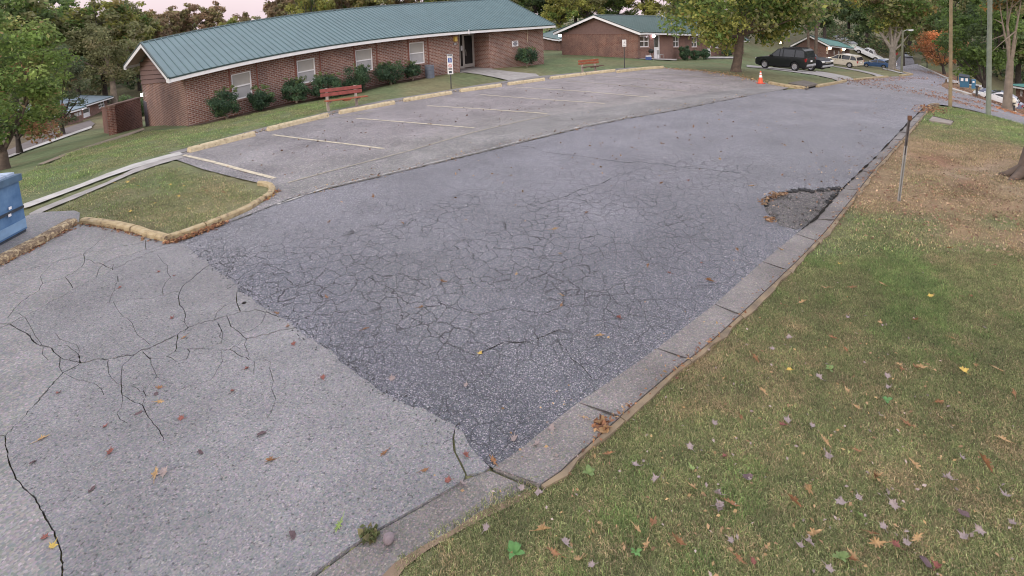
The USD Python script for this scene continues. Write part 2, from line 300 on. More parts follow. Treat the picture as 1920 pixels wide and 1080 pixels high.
LOT_TOP = [(330,291),(400,272),(480,250),(548,233),(620,215),(720,195),(790,183),(850,173),(905,163),(955,155),(1000,148),(1060,142),(1120,135),(1180,129.5),(1246,127.5)]
LAWN_TOP = [(316,288),(400,266),(480,244),(548,228),(620,209),(720,189),(790,178),(850,168),(905,158.5),(955,151.5),(1000,144.5),(1060,139),(1120,132.5),(1180,127.5),(1246,126.5)]
LOT_END = [(1246,127.5),(1300,131),(1345,137),(1390,145),(1430,154),(1452,160)]
FAR_ROAD_L = [(1495,167),(1512,165.5),(1534,162.5),(1560,158),(1586,152.5),(1603,150),(1640,147),(1664,144.5),(1690,143),(1712,140.5),(1703,138),(1690,134.5),(1676,130),(1664,125),(1680,117),(1686,107),(1690,102)]
FAR_ROAD_R = [(1702,102),(1708,107),(1714,115),(1722,123),(1741,132),(1760,140),(1776,148),(1772,154),(1764,160),(1776,168),(1800,175),(1828,182),(1855,191),(1883,201),(1920,216),(1960,234)]
CROSS_B = [(1960,254),(1920,235),(1885,224),(1850,214),(1818,206),(1787,200),(1766,197),(1748,197)]
road_px = EDGE[::-1] + LOT_R[1:] + FAR_ROAD_L[1:] + FAR_ROAD_R + CROSS_B + [(1738,199)] + GUT_L[::-1]
road_poly = world_poly(road_px + [(900,862),(872,838)])
pothole_px = [(1432,384),(1436,372),(1450,366),(1462,363),(1475,360),(1492,356),(1510,354),(1522,358),(1540,355),(1560,353),(1580,353),(1566,368),(1548,392),(1528,411),(1512,424),(1494,432),(1476,428),(1462,424),(1448,410),(1436,399)]
pothole_poly = world_poly(pothole_px, 3)
lot_poly = world_poly(LOT_TOP + LOT_END[1:] + [(1480,165)] + LOT_R[::-1][1:] + [(400,427),(470,395),(508,370),(517,354),(505,347),(490,345),(450,336),(380,318),(330,300)])
walk_poly = world_poly(LAWN_TOP + LOT_TOP[::-1])
drive_px = [(0,497),(85,457),(148,421),(190,427),(240,437),(303,452)] + EDGE + [(848,824),(850,848),(862,872),(872,893),(868,905),(780,955),(700,1000),(640,1040),(590,1078),(560,1100),(0,1100),(-260,1100),(-260,600)]
gutter_tail_px = [(872,900),(920,882),(958,892),(1000,915),(970,930),(945,950),(905,968),(872,985),(835,1008),(795,1032),(760,1056),(735,1085),(720,1110),(555,1110),(600,1076),(700,1002),(790,952)]
shard_px = [(854,803),(868,812),(880,838),(900,862),(918,878),(905,888),(876,893),(866,870),(855,850),(852,825)]

def flat_poly(px):
    p = dens(px, 6, True); q = flatpt(p[:, 0], p[:, 1])[:, :2]; g = sg.Polygon(q).buffer(0)
    return max(g.geoms, key=lambda a: a.area) if hasattr(g, 'geoms') else g
drive_poly = flat_poly(drive_px)
# other paths
paths = [('pavement', [(45,384),(60,379),(150,347),(200,327),(250,309),(305,294),(336,286),(344,291),(310,299),(258,315),(205,333),(150,354),(58,389),(40,394)], .03, pale_concrete), ('pavement', [(55,402),(75,392),(140,366),(200,343),(250,318),(290,304),(310,298),(336,291),(346,296),(318,304),(300,309),(250,326),(205,346),(140,374),(100,390),(82,398),(60,412)], .022, concrete),
         ('pavement', [(862,135),(868,131),(918,130),(960,135),(1005,139),(1012,144),(955,152),(935,147),(900,140)], .028, concrete), ('path', [(70,309),(120,289),(150,279),(190,266),(235,252),(262,243),(268,240),(272,243),(262,247),(235,257),(190,271),(150,285),(118,295),(80,309)], .02, M('sandy_path', (.23, .19, .145), .95, .2, 2.0)),
         ('far_road', [(-60,330),(0,300),(11,296),(50,281),(97,264),(140,249),(172,238),(178,232),(168,226),(119,242),(64,260),(20,280),(-60,308)], .03, M('far_asphalt', (.15, .13, .125), .9, .2, 1.5)), ('pavement', [(-60,333),(11,299),(50,284),(97,267.5),(140,252),(172,241),(172,237),(140,248),(97,263),(50,280),(11,295),(-60,329)], .05, pale_concrete),
         ('driveway', [(1586,152.5),(1562,142),(1540,136.5),(1490,131),(1440,126),(1400,122),(1400,126),(1432,129),(1490,136),(1530,141.5),(1560,148),(1575,154.5)], .03, concrete), ('driveway', [(1604,150),(1590,144),(1560,138),(1530,133),(1528,136.5),(1560,142),(1580,148),(1590,152)], .03, concrete),
         ('driveway', [(1664,144.5),(1640,137.5),(1610,131),(1580,126),(1545,120),(1545,122),(1580,128.5),(1610,134),(1635,140),(1650,146)], .03, concrete), ('pavement', [(1712,140.5),(1690,136),(1672,131.5),(1655,128),(1655,129.5),(1670,133),(1690,138)], .03, pale_concrete),
         ('pavement', [(1776,155),(1800,157),(1830,163),(1850,166),(1850,162),(1830,158.5),(1800,152),(1776,149)], .04, pale_concrete), ('patio', [(1190,110),(1240,113),(1268,114),(1270,111.5),(1240,109),(1200,107)], .05, pale_concrete), ('patio', [(1320,110),(1380,110),(1380,107),(1325,107)], .05, pale_concrete)]
paths = [(*a, world_poly(a[1], 4)) for a in paths]
paved = shapely.union_all([road_poly, lot_poly, walk_poly, drive_poly, flat_poly(gutter_tail_px), world_poly(GUT_L + GUT_R[::-1])] + [a[4] for a in paths])

# ------------------------------------------------------------------ the ground: one sheet to the horizon
GREEN, OLIVE, DRY, DIRT, LITTER = (.118,.158,.076), (.172,.175,.094), (.265,.19,.12), (.31,.235,.165), (.23,.135,.09)
COLS = [((300,330),GREEN),((250,380),OLIVE),((420,360),OLIVE),((200,300),GREEN),((60,350),GREEN),((120,290),GREEN),((350,255),GREEN),((450,240),GREEN),((560,215),GREEN),((700,180),GREEN),((800,165),OLIVE),((900,150),GREEN),
        ((1050,125),GREEN),((960,138),OLIVE),((1120,122),GREEN),((1250,120),GREEN),((1330,122),GREEN),((1400,125),GREEN),((1400,145),OLIVE),((1480,150),OLIVE),((1540,145),GREEN),((1585,140),OLIVE),((1620,138),OLIVE),((1640,132),OLIVE),
        ((1600,130),GREEN),((1560,130),GREEN),((1500,115),GREEN),((1765,130),GREEN),((1745,125),GREEN),((1740,135),LITTER),((1790,150),LITTER),((1840,180),LITTER),((1880,195),LITTER),((1915,210),LITTER),((1800,158),OLIVE),((1900,190),GREEN),((1770,140),LITTER),
        ((1800,215),GREEN),((1860,230),GREEN),((1760,225),GREEN),((1900,260),GREEN),((1840,250),OLIVE),((1760,250),OLIVE),((1900,285),DRY),((1740,275),DRY),((1800,290),DRY),((1730,320),DRY),((1800,330),DIRT),((1860,320),DIRT),((1900,350),DIRT),((1780,365),DRY),((1880,390),DRY),
        ((1660,340),DRY),((1640,380),DRY),((1760,345),DRY),((1820,345),LITTER),((1860,370),DRY),((1760,300),LITTER),((1840,300),DRY),((1880,420),OLIVE),((1740,420),OLIVE),((1720,385),DRY),((1680,420),OLIVE),((1800,430),DRY),((1900,440),DRY),((1850,480),OLIVE),((1600,420),GREEN),((1630,440),(.075,.145,.04)),((1560,470),GREEN),((1700,480),(.075,.15,.04)),((1640,480),(.08,.13,.042)),((1720,520),(.08,.14,.042)),((1780,500),OLIVE),((1880,540),OLIVE),
        ((1500,560),OLIVE),((1600,560),OLIVE),((1420,620),OLIVE),((1700,600),GREEN),((1850,620),OLIVE),((1500,680),OLIVE),((1650,700),OLIVE),((1350,720),(.12,.105,.06)),((1500,780),OLIVE),((1800,760),OLIVE),((1250,830),OLIVE),((1650,850),OLIVE),((1400,900),OLIVE),((1850,900),OLIVE),((1100,950),OLIVE),((1250,1020),OLIVE),((1600,1000),OLIVE),((1850,1050),OLIVE),((900,1020),OLIVE),((1000,1060),OLIVE),
        ((215,265),GREEN),((230,255),GREEN),((80,275),GREEN),((160,255),GREEN),((60,250),(.13,.10,.07)),((140,235),(.14,.11,.075)),((20,275),(.14,.11,.075)),((190,225),OLIVE),((230,215),(.12,.09,.06))]
WOODS = (.085, .085, .048)
COLS += [(q, WOODS) for q in [(1540,84),(1580,90),(1620,92),(1640,98),(1700,96),(1745,112),(1790,125),(1830,135),(1870,150),(1900,160),(1815,110),(1890,120),(1660,108),(215,185),(240,190),(180,182),(120,190),(60,215),(260,175),(300,120),(1450,60),(1350,60),(1000,60),(1560,70)]]
cc = np.array([c for _, c in COLS]); cp = np.array([p for p, _ in COLS], float); cw = warp(G(cp[:, 0], cp[:, 1]))
def ground_tint(p):
    w = warp(p); d2 = ((w[:, None, :] - cw[None]) ** 2).sum(-1) + 1e-4; k = d2 ** -2.0
    c = (k[..., None] * cc).sum(1) / k.sum(1)[:, None]
    n = meshkit.fbm(np.column_stack([p[:, :2] * .55, np.zeros(len(p))]), 5, 3); n2 = meshkit.fbm(np.column_stack([p[:, :2] * 1.9, np.zeros(len(p))]), 4, 9)
    f = np.clip((n - .5) * 2.4 + .35, 0, 1)[:, None] * .55
    c = c * (1 - f) + np.array([.165, .135, .075]) * f
    return c * (.75 + .5 * n2)[:, None]
th = np.concatenate([np.arange(-56, 56, .4), np.arange(56, 304, 4)]); Rr = np.concatenate([[.3, .8, 1.4], np.geomspace(1.9, 60, 190), np.geomspace(61.5, 900, 70)])
TH, RR = np.meshgrid(np.radians(th), Rr); v2 = np.stack([(RR * np.sin(TH)).ravel(), (RR * np.cos(TH)).ravel()], 1)
z = hgt(v2); near = np.hypot(v2[:, 0], v2[:, 1])
inp = shapely.contains_xy(paved, v2[:, 0], v2[:, 1])
micro = (meshkit.fbm(np.column_stack([v2 * 1.3, near * 0]), 4, 5) - .5) * np.clip(near / 400, .02, .06)
z = np.where(inp, z - np.where(near < 20, .022, .06), z + micro * (near > 4))
z = z - .1 * shapely.contains_xy(pothole_poly.buffer(.12), v2[:, 0], v2[:, 1])
nt = len(th); I, J = np.meshgrid(np.arange(len(Rr) - 1), np.arange(nt), indexing='ij'); J2 = (J + 1) % nt
q = np.stack([I * nt + J, I * nt + J2, (I + 1) * nt + J2, (I + 1) * nt + J], -1).reshape(-1, 4)
gm = quads(np.column_stack([v2, z]), q[:, ::-1])
ground_look = tinted('ground_look', (.45, .48, .42), (1.55, 1.5, 1.5), 34.0, bump=1.0, bscale=30)
ground = obj('ground', gm, ground_look, smooth=True, kind='structure')
primvar(ground, 'tint', np.vstack([ground_tint(b) for b in np.array_split(v2, 20)]))

# ------------------------------------------------------------------ road, parking lot, pavement
asphalt = speckle('asphalt', (.056,.058,.068), (.130,.134,.150), (.34,.34,.355), 100, .7, .72, crack=True, blot=(.80,1.18), spec=.45)
lot_look = speckle('lot_look', (.112,.111,.115), (.192,.188,.193), (.36,.35,.35), 60, .3, .85, crack=True, blot=(.74,1.26), spec=.3)
exposed = speckle('exposed', (.165,.163,.168), (.200,.198,.204), (.245,.242,.247), 85, .3, .85, tint=False, blot=(.72,1.2), spec=.25, pits=.55)
smooth_pad = speckle('smooth_pad', (.175,.172,.173), (.215,.211,.211), (.25,.243,.243), 55, .15, .85, tint=False, blot=(.72,1.2), spec=.25, pits=.12)
gutter_look = speckle('gutter_look', (.15,.14,.133), (.185,.172,.165), (.24,.225,.215), 85, .4, .88, tint=False, blot=(.62,1.3), spec=.25)
WEAR = [((400,480),(1,.9,0)),((430,510),(1,1,0)),((560,600),(1,.9,0)),((520,530),(1,.9,0)),((640,560),(1,.6,0)),((700,640),(.9,.7,0)),((760,700),(.6,.3,0)),((850,760),(.5,.3,0)),((800,600),(1,.25,0)),((700,450),(.9,.1,0)),((860,420),(.9,.15,0)),((1000,420),(1,.3,0)),((1060,480),(1,.5,0)),((1150,440),(1,.6,0)),((1250,420),(.9,.5,0)),((1150,520),(.9,.4,0)),((1000,600),(.8,.2,0)),((1200,600),(.6,.3,0)),((1100,680),(.55,.25,0)),((1000,760),(.4,.2,0)),((1300,560),(.45,.2,0)),((1350,480),(.5,.1,0)),
        ((600,400),(.25,.1,0)),((800,340),(.12,0,0)),((1000,330),(.35,.1,0)),((1200,330),(.7,.3,0)),((1330,330),(.8,.3,0)),((1400,380),(.5,.2,0)),((1200,260),(0,0,0)),((1400,240),(0,0,0)),((1550,250),(.1,0,0)),((1600,180),(.2,0,0)),((1150,280),(.1,0,0)),((500,400),(.3,0,0)),((900,520),(.8,.2,0)),((1500,470),(.35,.1,0)),((450,430),(.5,.1,0)),((1700,150),(.1,0,0))]
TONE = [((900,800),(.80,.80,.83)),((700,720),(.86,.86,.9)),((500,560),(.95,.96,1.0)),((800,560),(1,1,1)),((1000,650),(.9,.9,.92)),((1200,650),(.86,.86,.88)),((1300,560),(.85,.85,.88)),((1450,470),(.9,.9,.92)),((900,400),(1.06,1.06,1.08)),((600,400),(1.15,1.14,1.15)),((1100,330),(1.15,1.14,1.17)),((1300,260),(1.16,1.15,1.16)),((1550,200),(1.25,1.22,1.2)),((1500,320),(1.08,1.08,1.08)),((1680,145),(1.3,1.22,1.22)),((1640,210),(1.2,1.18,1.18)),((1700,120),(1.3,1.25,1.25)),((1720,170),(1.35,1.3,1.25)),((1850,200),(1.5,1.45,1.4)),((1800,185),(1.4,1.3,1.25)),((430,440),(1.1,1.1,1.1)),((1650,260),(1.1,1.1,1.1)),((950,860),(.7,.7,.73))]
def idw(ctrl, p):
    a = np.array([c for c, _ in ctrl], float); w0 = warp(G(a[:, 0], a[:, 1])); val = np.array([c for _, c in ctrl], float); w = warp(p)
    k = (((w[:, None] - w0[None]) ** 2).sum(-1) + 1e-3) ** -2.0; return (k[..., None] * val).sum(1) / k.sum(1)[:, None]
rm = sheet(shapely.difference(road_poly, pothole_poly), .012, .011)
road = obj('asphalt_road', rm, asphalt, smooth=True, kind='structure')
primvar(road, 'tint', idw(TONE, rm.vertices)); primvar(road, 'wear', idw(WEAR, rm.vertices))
lm = sheet(lot_poly, .016, .011); lot = obj('parking_lot', lm, lot_look, smooth=True, kind='structure')
LOTC = [((420,320),(1,.98,.97)),((600,270),(1,.97,.97)),((760,235),(1.02,.97,.97)),((950,190),(1.06,1,.99)),((1150,165),(1.15,1.08,1.06)),((1300,150),(1.2,1.12,1.1)),((1000,240),(1.02,1.0,.94)),((1200,205),(1.05,1.02,.96)),((800,290),(1.0,.98,.93)),((620,340),(.98,.97,.94)),((1400,170),(1.15,1.1,1.05))]
primvar(lot, 'tint', idw(LOTC, lm.vertices)); wv = meshkit.fbm(np.column_stack([lm.vertices[:, :2] * .5, lm.vertices[:, 0] * 0]), 3, 21)
primvar(lot, 'wear', np.column_stack([np.clip((wv - .5) * 4, 0, .55), np.clip((wv - .62) * 4, 0, .35), wv * 0]))
obj('pavement', sheet(walk_poly, .030, .011), M('walk_look', (.185, .175, .17), .9, .2, 2.5, bump=.4, bscale=90), smooth=True, kind='structure')
# worn concrete strip between the parking bays and the asphalt, with the dirt that gathers along it
band_px = [(519,352),(560,340),(620,324),(700,303),(760,287),(880,252),(960,233),(1030,218),(1100,208),(1200,193),(1300,179),(1400,166)] + [(1470,168.5),(1400,179),(1330,193),(1260,207),(1180,221),(1100,237),(1000,261),(900,286),(800,310),(700,334),(620,352),(548,370)]
bm = sheet(world_poly(band_px), .021, .011); band = obj('gutter_pan', bm, lot_look, lot)
primvar(band, 'tint', np.tile((.93, .93, .90), (len(bm.vertices), 1))); primvar(band, 'wear', np.zeros((len(bm.vertices), 3)))
def ribbon(px, w, off, wob=.0, seed=0, flat=False, step=5):
    """narrow strip of constant width along a line on the ground"""
    p = dens(px, step); p = (flatpt if flat else G)(p[:, 0], p[:, 1]); r = np.random.default_rng(seed)
    t = np.gradient(p[:, :2], axis=0); t /= np.maximum(np.linalg.norm(t, axis=1, keepdims=True), 1e-9); n = np.stack([-t[:, 1], t[:, 0]], 1)
    ww = w / 2 * (1 + wob * r.standard_normal((len(p), 1))); a, b = p.copy(), p.copy(); a[:, :2] += n * ww; b[:, :2] -= n * ww
    a[:, 2] = hgt(a) + off; b[:, 2] = hgt(b) + off; k = len(p); q = np.stack([np.arange(k - 1), np.arange(k - 1) + k, np.arange(1, k) + k, np.arange(1, k)], 1)
    m = quads(np.vstack([a, b]), q)
    if m.face_normals[:, 2].mean() < 0: m.invert()
    return m
line_look = usdkit.material(stage, '/World/Looks/line_look', {'g': ('geometry', {}), 'n': ('noise_texture', {'scale': 9.0, 'detail': 8.0, 'roughness': .75}), 'r': ('rgb_ramp', {'ramp': [(.38, (.19, .185, .18)), (.5, (.50, .44, .32)), (.7, (.60, .55, .43))]}), 'p': ('principled_bsdf', {'roughness': .85})},
    [('g.position', 'n.vector'), ('n.fac', 'r.fac'), ('r.color', 'p.base_color')], surface='p.BSDF')
faint_line = M('faint_line', (.20, .19, .175), .9, col2=(.40, .36, .28), scale=7.0)
for i, (px, w, mt) in enumerate([([(344,292),(400,305),(450,319),(515,336)], .13, line_look), ([(512,254),(590,264),(650,271),(720,280)], .11, line_look), ([(668,223),(760,230),(830,236),(890,241)], .11, line_look), ([(800,199),(900,205),(1026,214)], .11, line_look), ([(900,178),(1000,186),(1134,195)], .10, line_look),
        ([(968,164),(1090,172),(1217,183)], .10, line_look), ([(1060,152),(1185,162),(1290,172)], .10, faint_line), ([(1130,143),(1260,153),(1350,161)], .09, faint_line), ([(1195,135.5),(1300,144),(1395,153)], .09, faint_line), ([(590,226),(650,219),(700,210)], .08, faint_line), ([(540,344),(620,322),(760,286),(880,251),(960,232),(1030,217)], .07, faint_line)]):
    obj('parking_line', ribbon(px, w, .026), mt, lot)
crack_look = M('crack_look', (.022, .020, .018), 1.0, .3, 30, spec=.1)
weedy_crack = M('weedy_crack', (.05, .048, .03), 1.0, .5, 30, spec=.1)
for i, (px, w) in enumerate([([(975,275),(1020,283),(1070,290),(1130,300),(1200,307),(1270,312),(1320,318),(1390,325)], .035), ([(1000,390),(1060,370),(1100,352),(1150,335),(1190,320)], .03), ([(640,447),(700,428),(770,405),(850,385),(940,385),(990,388),(1010,380),(1100,365)], .018), ([(660,500),(720,485),(800,468),(880,448)], .016), ([(690,520),(740,545),(790,560),(860,582),(900,590),(960,580),(1020,590),(1080,570)], .016), ([(740,590),(800,612),(850,650),(895,668)], .015), ([(900,665),(950,645),(1000,640),(1050,620)], .02), ([(800,378),(850,402),(900,428),(960,450)], .014), ([(780,560),(800,540),(770,520),(730,510)], .014), ([(1040,640),(1090,690),(1110,712)], .012)]):
    jp = dens(px, 22); jr = np.random.default_rng(60 + i); jp = jp + jr.normal(0, 1.6, jp.shape) * np.linspace(1, 1, len(jp))[:, None]
    obj('crack', ribbon(jp, w * .42, .016, .6, i, True, 4), crack_look, road)
# fine dark seam where the road meets the lot strip
obj('edge_seam', ribbon([(345,453),(400,430),(470,404),(540,376),(620,354),(700,336),(800,312),(900,288),(1000,263),(1100,239),(1180,223),(1260,209),(1330,195),(1400,181)], .028, .022, .7, 5), weedy_crack, road)
obj('pale_edge', ribbon([(520,385),(620,351),(700,333),(800,309),(900,285),(1000,260),(1100,236),(1180,220)], .035, .026, .8, 6), pale_concrete, lot)

obj('edge_seam', ribbon([q for q in GUT_L[9:]], .03, .026, .7, 8), crack_look, road)
gr_ = np.random.default_rng(77); gp_ = dens(EDGE, 2); gp_ = gp_[gr_.integers(0, len(gp_), 240)] + gr_.normal(0, [11, 7], (240, 2)); gw = flatpt(gp_[:, 0], gp_[:, 1]); gs_ = []
for q in gw:
    s_ = gr_.uniform(.004, .013); k_ = trimesh.creation.icosphere(0, s_); k_.vertices *= gr_.uniform(.5, 1.2, (1, 3)); k_.apply_translation([q[0], q[1], .014 + s_ * .3]); gs_.append(k_)
obj('loose_gravel', cat(gs_), M('gravel_look', (.075, .074, .08), .9, .5, 30), road, kind='stuff')
# pothole: the top layer gone down to the old stone bed, crumbled rim
pb = np.array(pothole_poly.exterior.coords)[:-1]; pc = pb.mean(0)
bed = []; nr = 9
for k in range(nr + 1):
    f = 1 - k / nr; ring = pc + (pb - pc) * (f * .99 if k else 1.0); bed.append(np.column_stack([ring, np.full(len(ring), 0.012 if k == 0 else -.024)]))
bed = [bed[0], np.column_stack([bed[0][:, :2] + (pc - bed[0][:, :2]) * .012, np.full(len(pb), -.03)])] + bed[1:]
bv = np.vstack(bed); nb = len(pb); wob = (meshkit.fbm(np.column_stack([bv[:, :2] * 6, bv[:, 0] * 0]), 4, 2) - .5) * .05; wob[:nb] = 0; bv[:, 2] += wob
bq = [[i * nb + j, i * nb + (j + 1) % nb, (i + 1) * nb + (j + 1) % nb, (i + 1) * nb + j] for i in range(len(bed) - 1) for j in range(nb)]
pm = quads(bv, np.array(bq))
if pm.face_normals[:, 2].mean() < 0: pm.invert()
pot_look = speckle('pot_look', (.045,.043,.043), (.10,.095,.093), (.24,.225,.215), 70, .7, .85, tint=False, blot=(.7,1.3))
obj('pothole_bed', pm, pot_look, road)
pr = np.random.default_rng(5); chips = []
for k in range(110):
    a, b = pr.integers(0, nb, 2); t = pr.random() ** .35; p = pc + (pb[a] - pc) * t * .96
    c = trimesh.creation.icosphere(0, pr.uniform(.012, .045)); c.vertices *= pr.uniform(.5, 1.2, (1, 3)); c.vertices += pr.normal(0, .003, c.vertices.shape); c.apply_translation([p[0], p[1], -.03 + .01]); chips.append(c)
obj('loose_stones', cat(chips), pot_look, road, kind='stuff')
rim = []
for j in range(0, int(nb * .55)):
    if pr.random() < .8:
        w = pr.uniform(.03, .08); c = rbox(-w, w, -w * .7, w * .7, 0, .035, .012); c.vertices += pr.normal(0, .006, c.vertices.shape); rim.append(moved(c, (*(pb[j] + (pc - pb[j]) * pr.uniform(0, .05)), -.02), pr.uniform(0, 6)))
obj('broken_rim', cat(rim), M('broken_asphalt', (.03, .03, .032), .9, .4, 20), road)

# ------------------------------------------------------------------ concrete drive, broken by cracks into slabs that are parts
CR = [([(67,760),(92,728),(120,702),(153,683),(175,678),(200,675),(253,667),(268,658),(283,653),(310,641),(333,630),(353,617),(378,607),(402,601),(425,594),(447,588),(483,583),(525,596)], .021),
 ([(67,760),(53,773),(36,795),(10,820),(12,843),(18,868),(27,893),(45,918),(67,937),(76,956),(87,977),(103,1000),(107,1018),(115,1037),(117,1060),(118,1110)], .010), ([(10,820),(-120,822)], .015),
 ([(153,683),(133,680),(113,672),(97,655),(70,647),(50,627),(33,618),(17,610),(-80,600)], .016), ([(353,617),(345,604),(347,587),(337,573),(333,557),(340,540),(360,523),(380,507),(396,496)], .011),
 ([(337,550),(327,548),(306,556),(283,562),(247,563),(213,568)], .008), ([(402,601),(407,587),(420,577),(443,567),(444,552),(449,540)], .011), ([(443,567),(452,585)], .012), ([(333,630),(330,645),(333,655),(322,664),(313,670),(297,676),(283,673),(268,662)], .011),
 ([(313,670),(330,680),(350,676),(356,662),(353,657),(385,655),(417,657),(430,657),(446,646),(463,637),(500,628),(533,620),(560,616)], .009), ([(430,657),(447,667),(467,677),(493,675),(550,658),(600,655),(618,655)], .009), ([(425,594),(433,612),(450,627),(463,637)], .008),
 ([(-60,537),(0,520),(60,505),(157,478),(225,464),(290,452),(322,447)], .016), ([(-60,640),(0,618),(30,602),(53,592),(100,566),(140,543),(175,525),(207,509),(245,491),(285,474),(320,462)], .012),
 ([(157,478),(160,487),(153,503),(123,522),(100,527),(80,533),(72,548),(53,557),(33,575),(15,596)], .010), ([(273,452),(274,470),(262,473),(247,480),(230,481),(213,487),(193,497),(185,508),(181,520)], .011), ([(160,487),(178,494),(193,497)], .008), ([(274,470),(292,466),(310,460)], .010), ([(157,478),(180,459),(200,445)], .006),
 ([(203,677),(203,700)], .006), ([(253,667),(240,678),(230,687),(227,713),(230,743),(253,757),(267,763),(283,793),(300,810),(307,832)], .007), ([(267,763),(273,745),(268,735),(285,720),(300,700)], .005), ([(113,672),(112,690),(118,702)], .007), ([(450,627),(470,622),(490,610),(497,590)], .007), ([(222,530),(222,520),(215,545),(205,570)], .005), ([(80,533),(76,520),(100,497)], .006), ([(123,522),(130,532),(138,541)], .008), ([(0,560),(25,552),(53,553)], .007), ([(213,497),(211,508)], .012), ([(193,497),(200,502),(213,507)], .012)]
_cr = np.random.default_rng(3)
for sx, sy, an in ((333,655,70),(283,673,80),(417,657,80),(493,675,20),(153,683,-30),(120,702,60),(213,568,40),(306,556,-20),(402,601,80),(463,637,60),(97,655,20),(203,700,60),(230,743,100),(20,587,10)):
    q = [(sx, sy)]; h_ = math.radians(an)
    for _ in range(_cr.integers(5, 11)): h_ += _cr.normal(0, .5); q.append((q[-1][0] + 17 * math.cos(h_), q[-1][1] + 12 * math.sin(h_)))
    CR.append((q, .0035))
cuts = []
for i, (px, w) in enumerate(CR):
    r = np.random.default_rng(100 + i); p = dens(px, 7); p = p + r.normal(0, .9, p.shape) * (np.arange(len(p)) > 0)[:, None]; wp = flatpt(p[:, 0], p[:, 1])[:, :2]
    cuts.append(shapely.union_all([sg.LineString(wp[k:k + 2]).buffer((w * .40 + .001) * r.uniform(.6, 1.35), quad_segs=1, cap_style='square') for k in range(len(wp) - 1)]))
slabs = shapely.difference(drive_poly, shapely.union_all(cuts)); slabs = [g for g in (slabs.geoms if hasattr(slabs, 'geoms') else [slabs]) if g.area > .002]
drive = obj('concrete_drive', moved(trimesh.creation.extrude_polygon(drive_poly.buffer(.03).simplify(.01), .01, engine='earcut'), (0, 0, -.036)), M('crack_fill', (.115, .10, .085), .98, .45, 14), kind='structure')
pad_line = sg.LineString(flatpt(*np.array([(-400,790),(0,618),(53,592),(140,543),(207,509),(285,474),(330,459)]).T)[:, :2])
pad_zone = flat_poly([(-400,790),(0,618),(53,592),(140,543),(207,509),(285,474),(345,455),(345,380),(0,400),(-400,500)])
for g in sorted(slabs, key=lambda a: -a.area):
    c = g.representative_point(); m = trimesh.creation.extrude_polygon(g.simplify(.002), .045, engine='earcut'); dz = rng.uniform(-.003, .004)
    obj('slab', moved(m, (0, 0, -.030 + dz)), smooth_pad if pad_zone.contains(c) else exposed, drive)
tail_cut = shapely.union_all([sg.LineString(flatpt(*np.array(l, float).T)[:, :2]).buffer(.008) for l in ([(920,882),(945,893),(975,906),(1000,915)],)])
tail = shapely.difference(flat_poly(gutter_tail_px), tail_cut)
obj('slab', moved(trimesh.creation.extrude_polygon(max(tail.geoms, key=lambda a: a.area) if hasattr(tail, 'geoms') else tail, .04, engine='earcut'), (0, 0, -.038)), gutter_look, drive, label='dirty gutter slab running on below the kerb end')
obj('slab', moved(trimesh.creation.extrude_polygon(flat_poly(shard_px), .05, engine='earcut'), (0, 0, -.034)), exposed, drive, label='broken corner piece of concrete')
# the drill core hole near the asphalt
hp = flatpt(458, 570); obj('core_hole', lathe([(.03, 0), (.03, .004), (.0, .004)], 14, (hp[0], hp[1], .0165)), crack_look, drive)

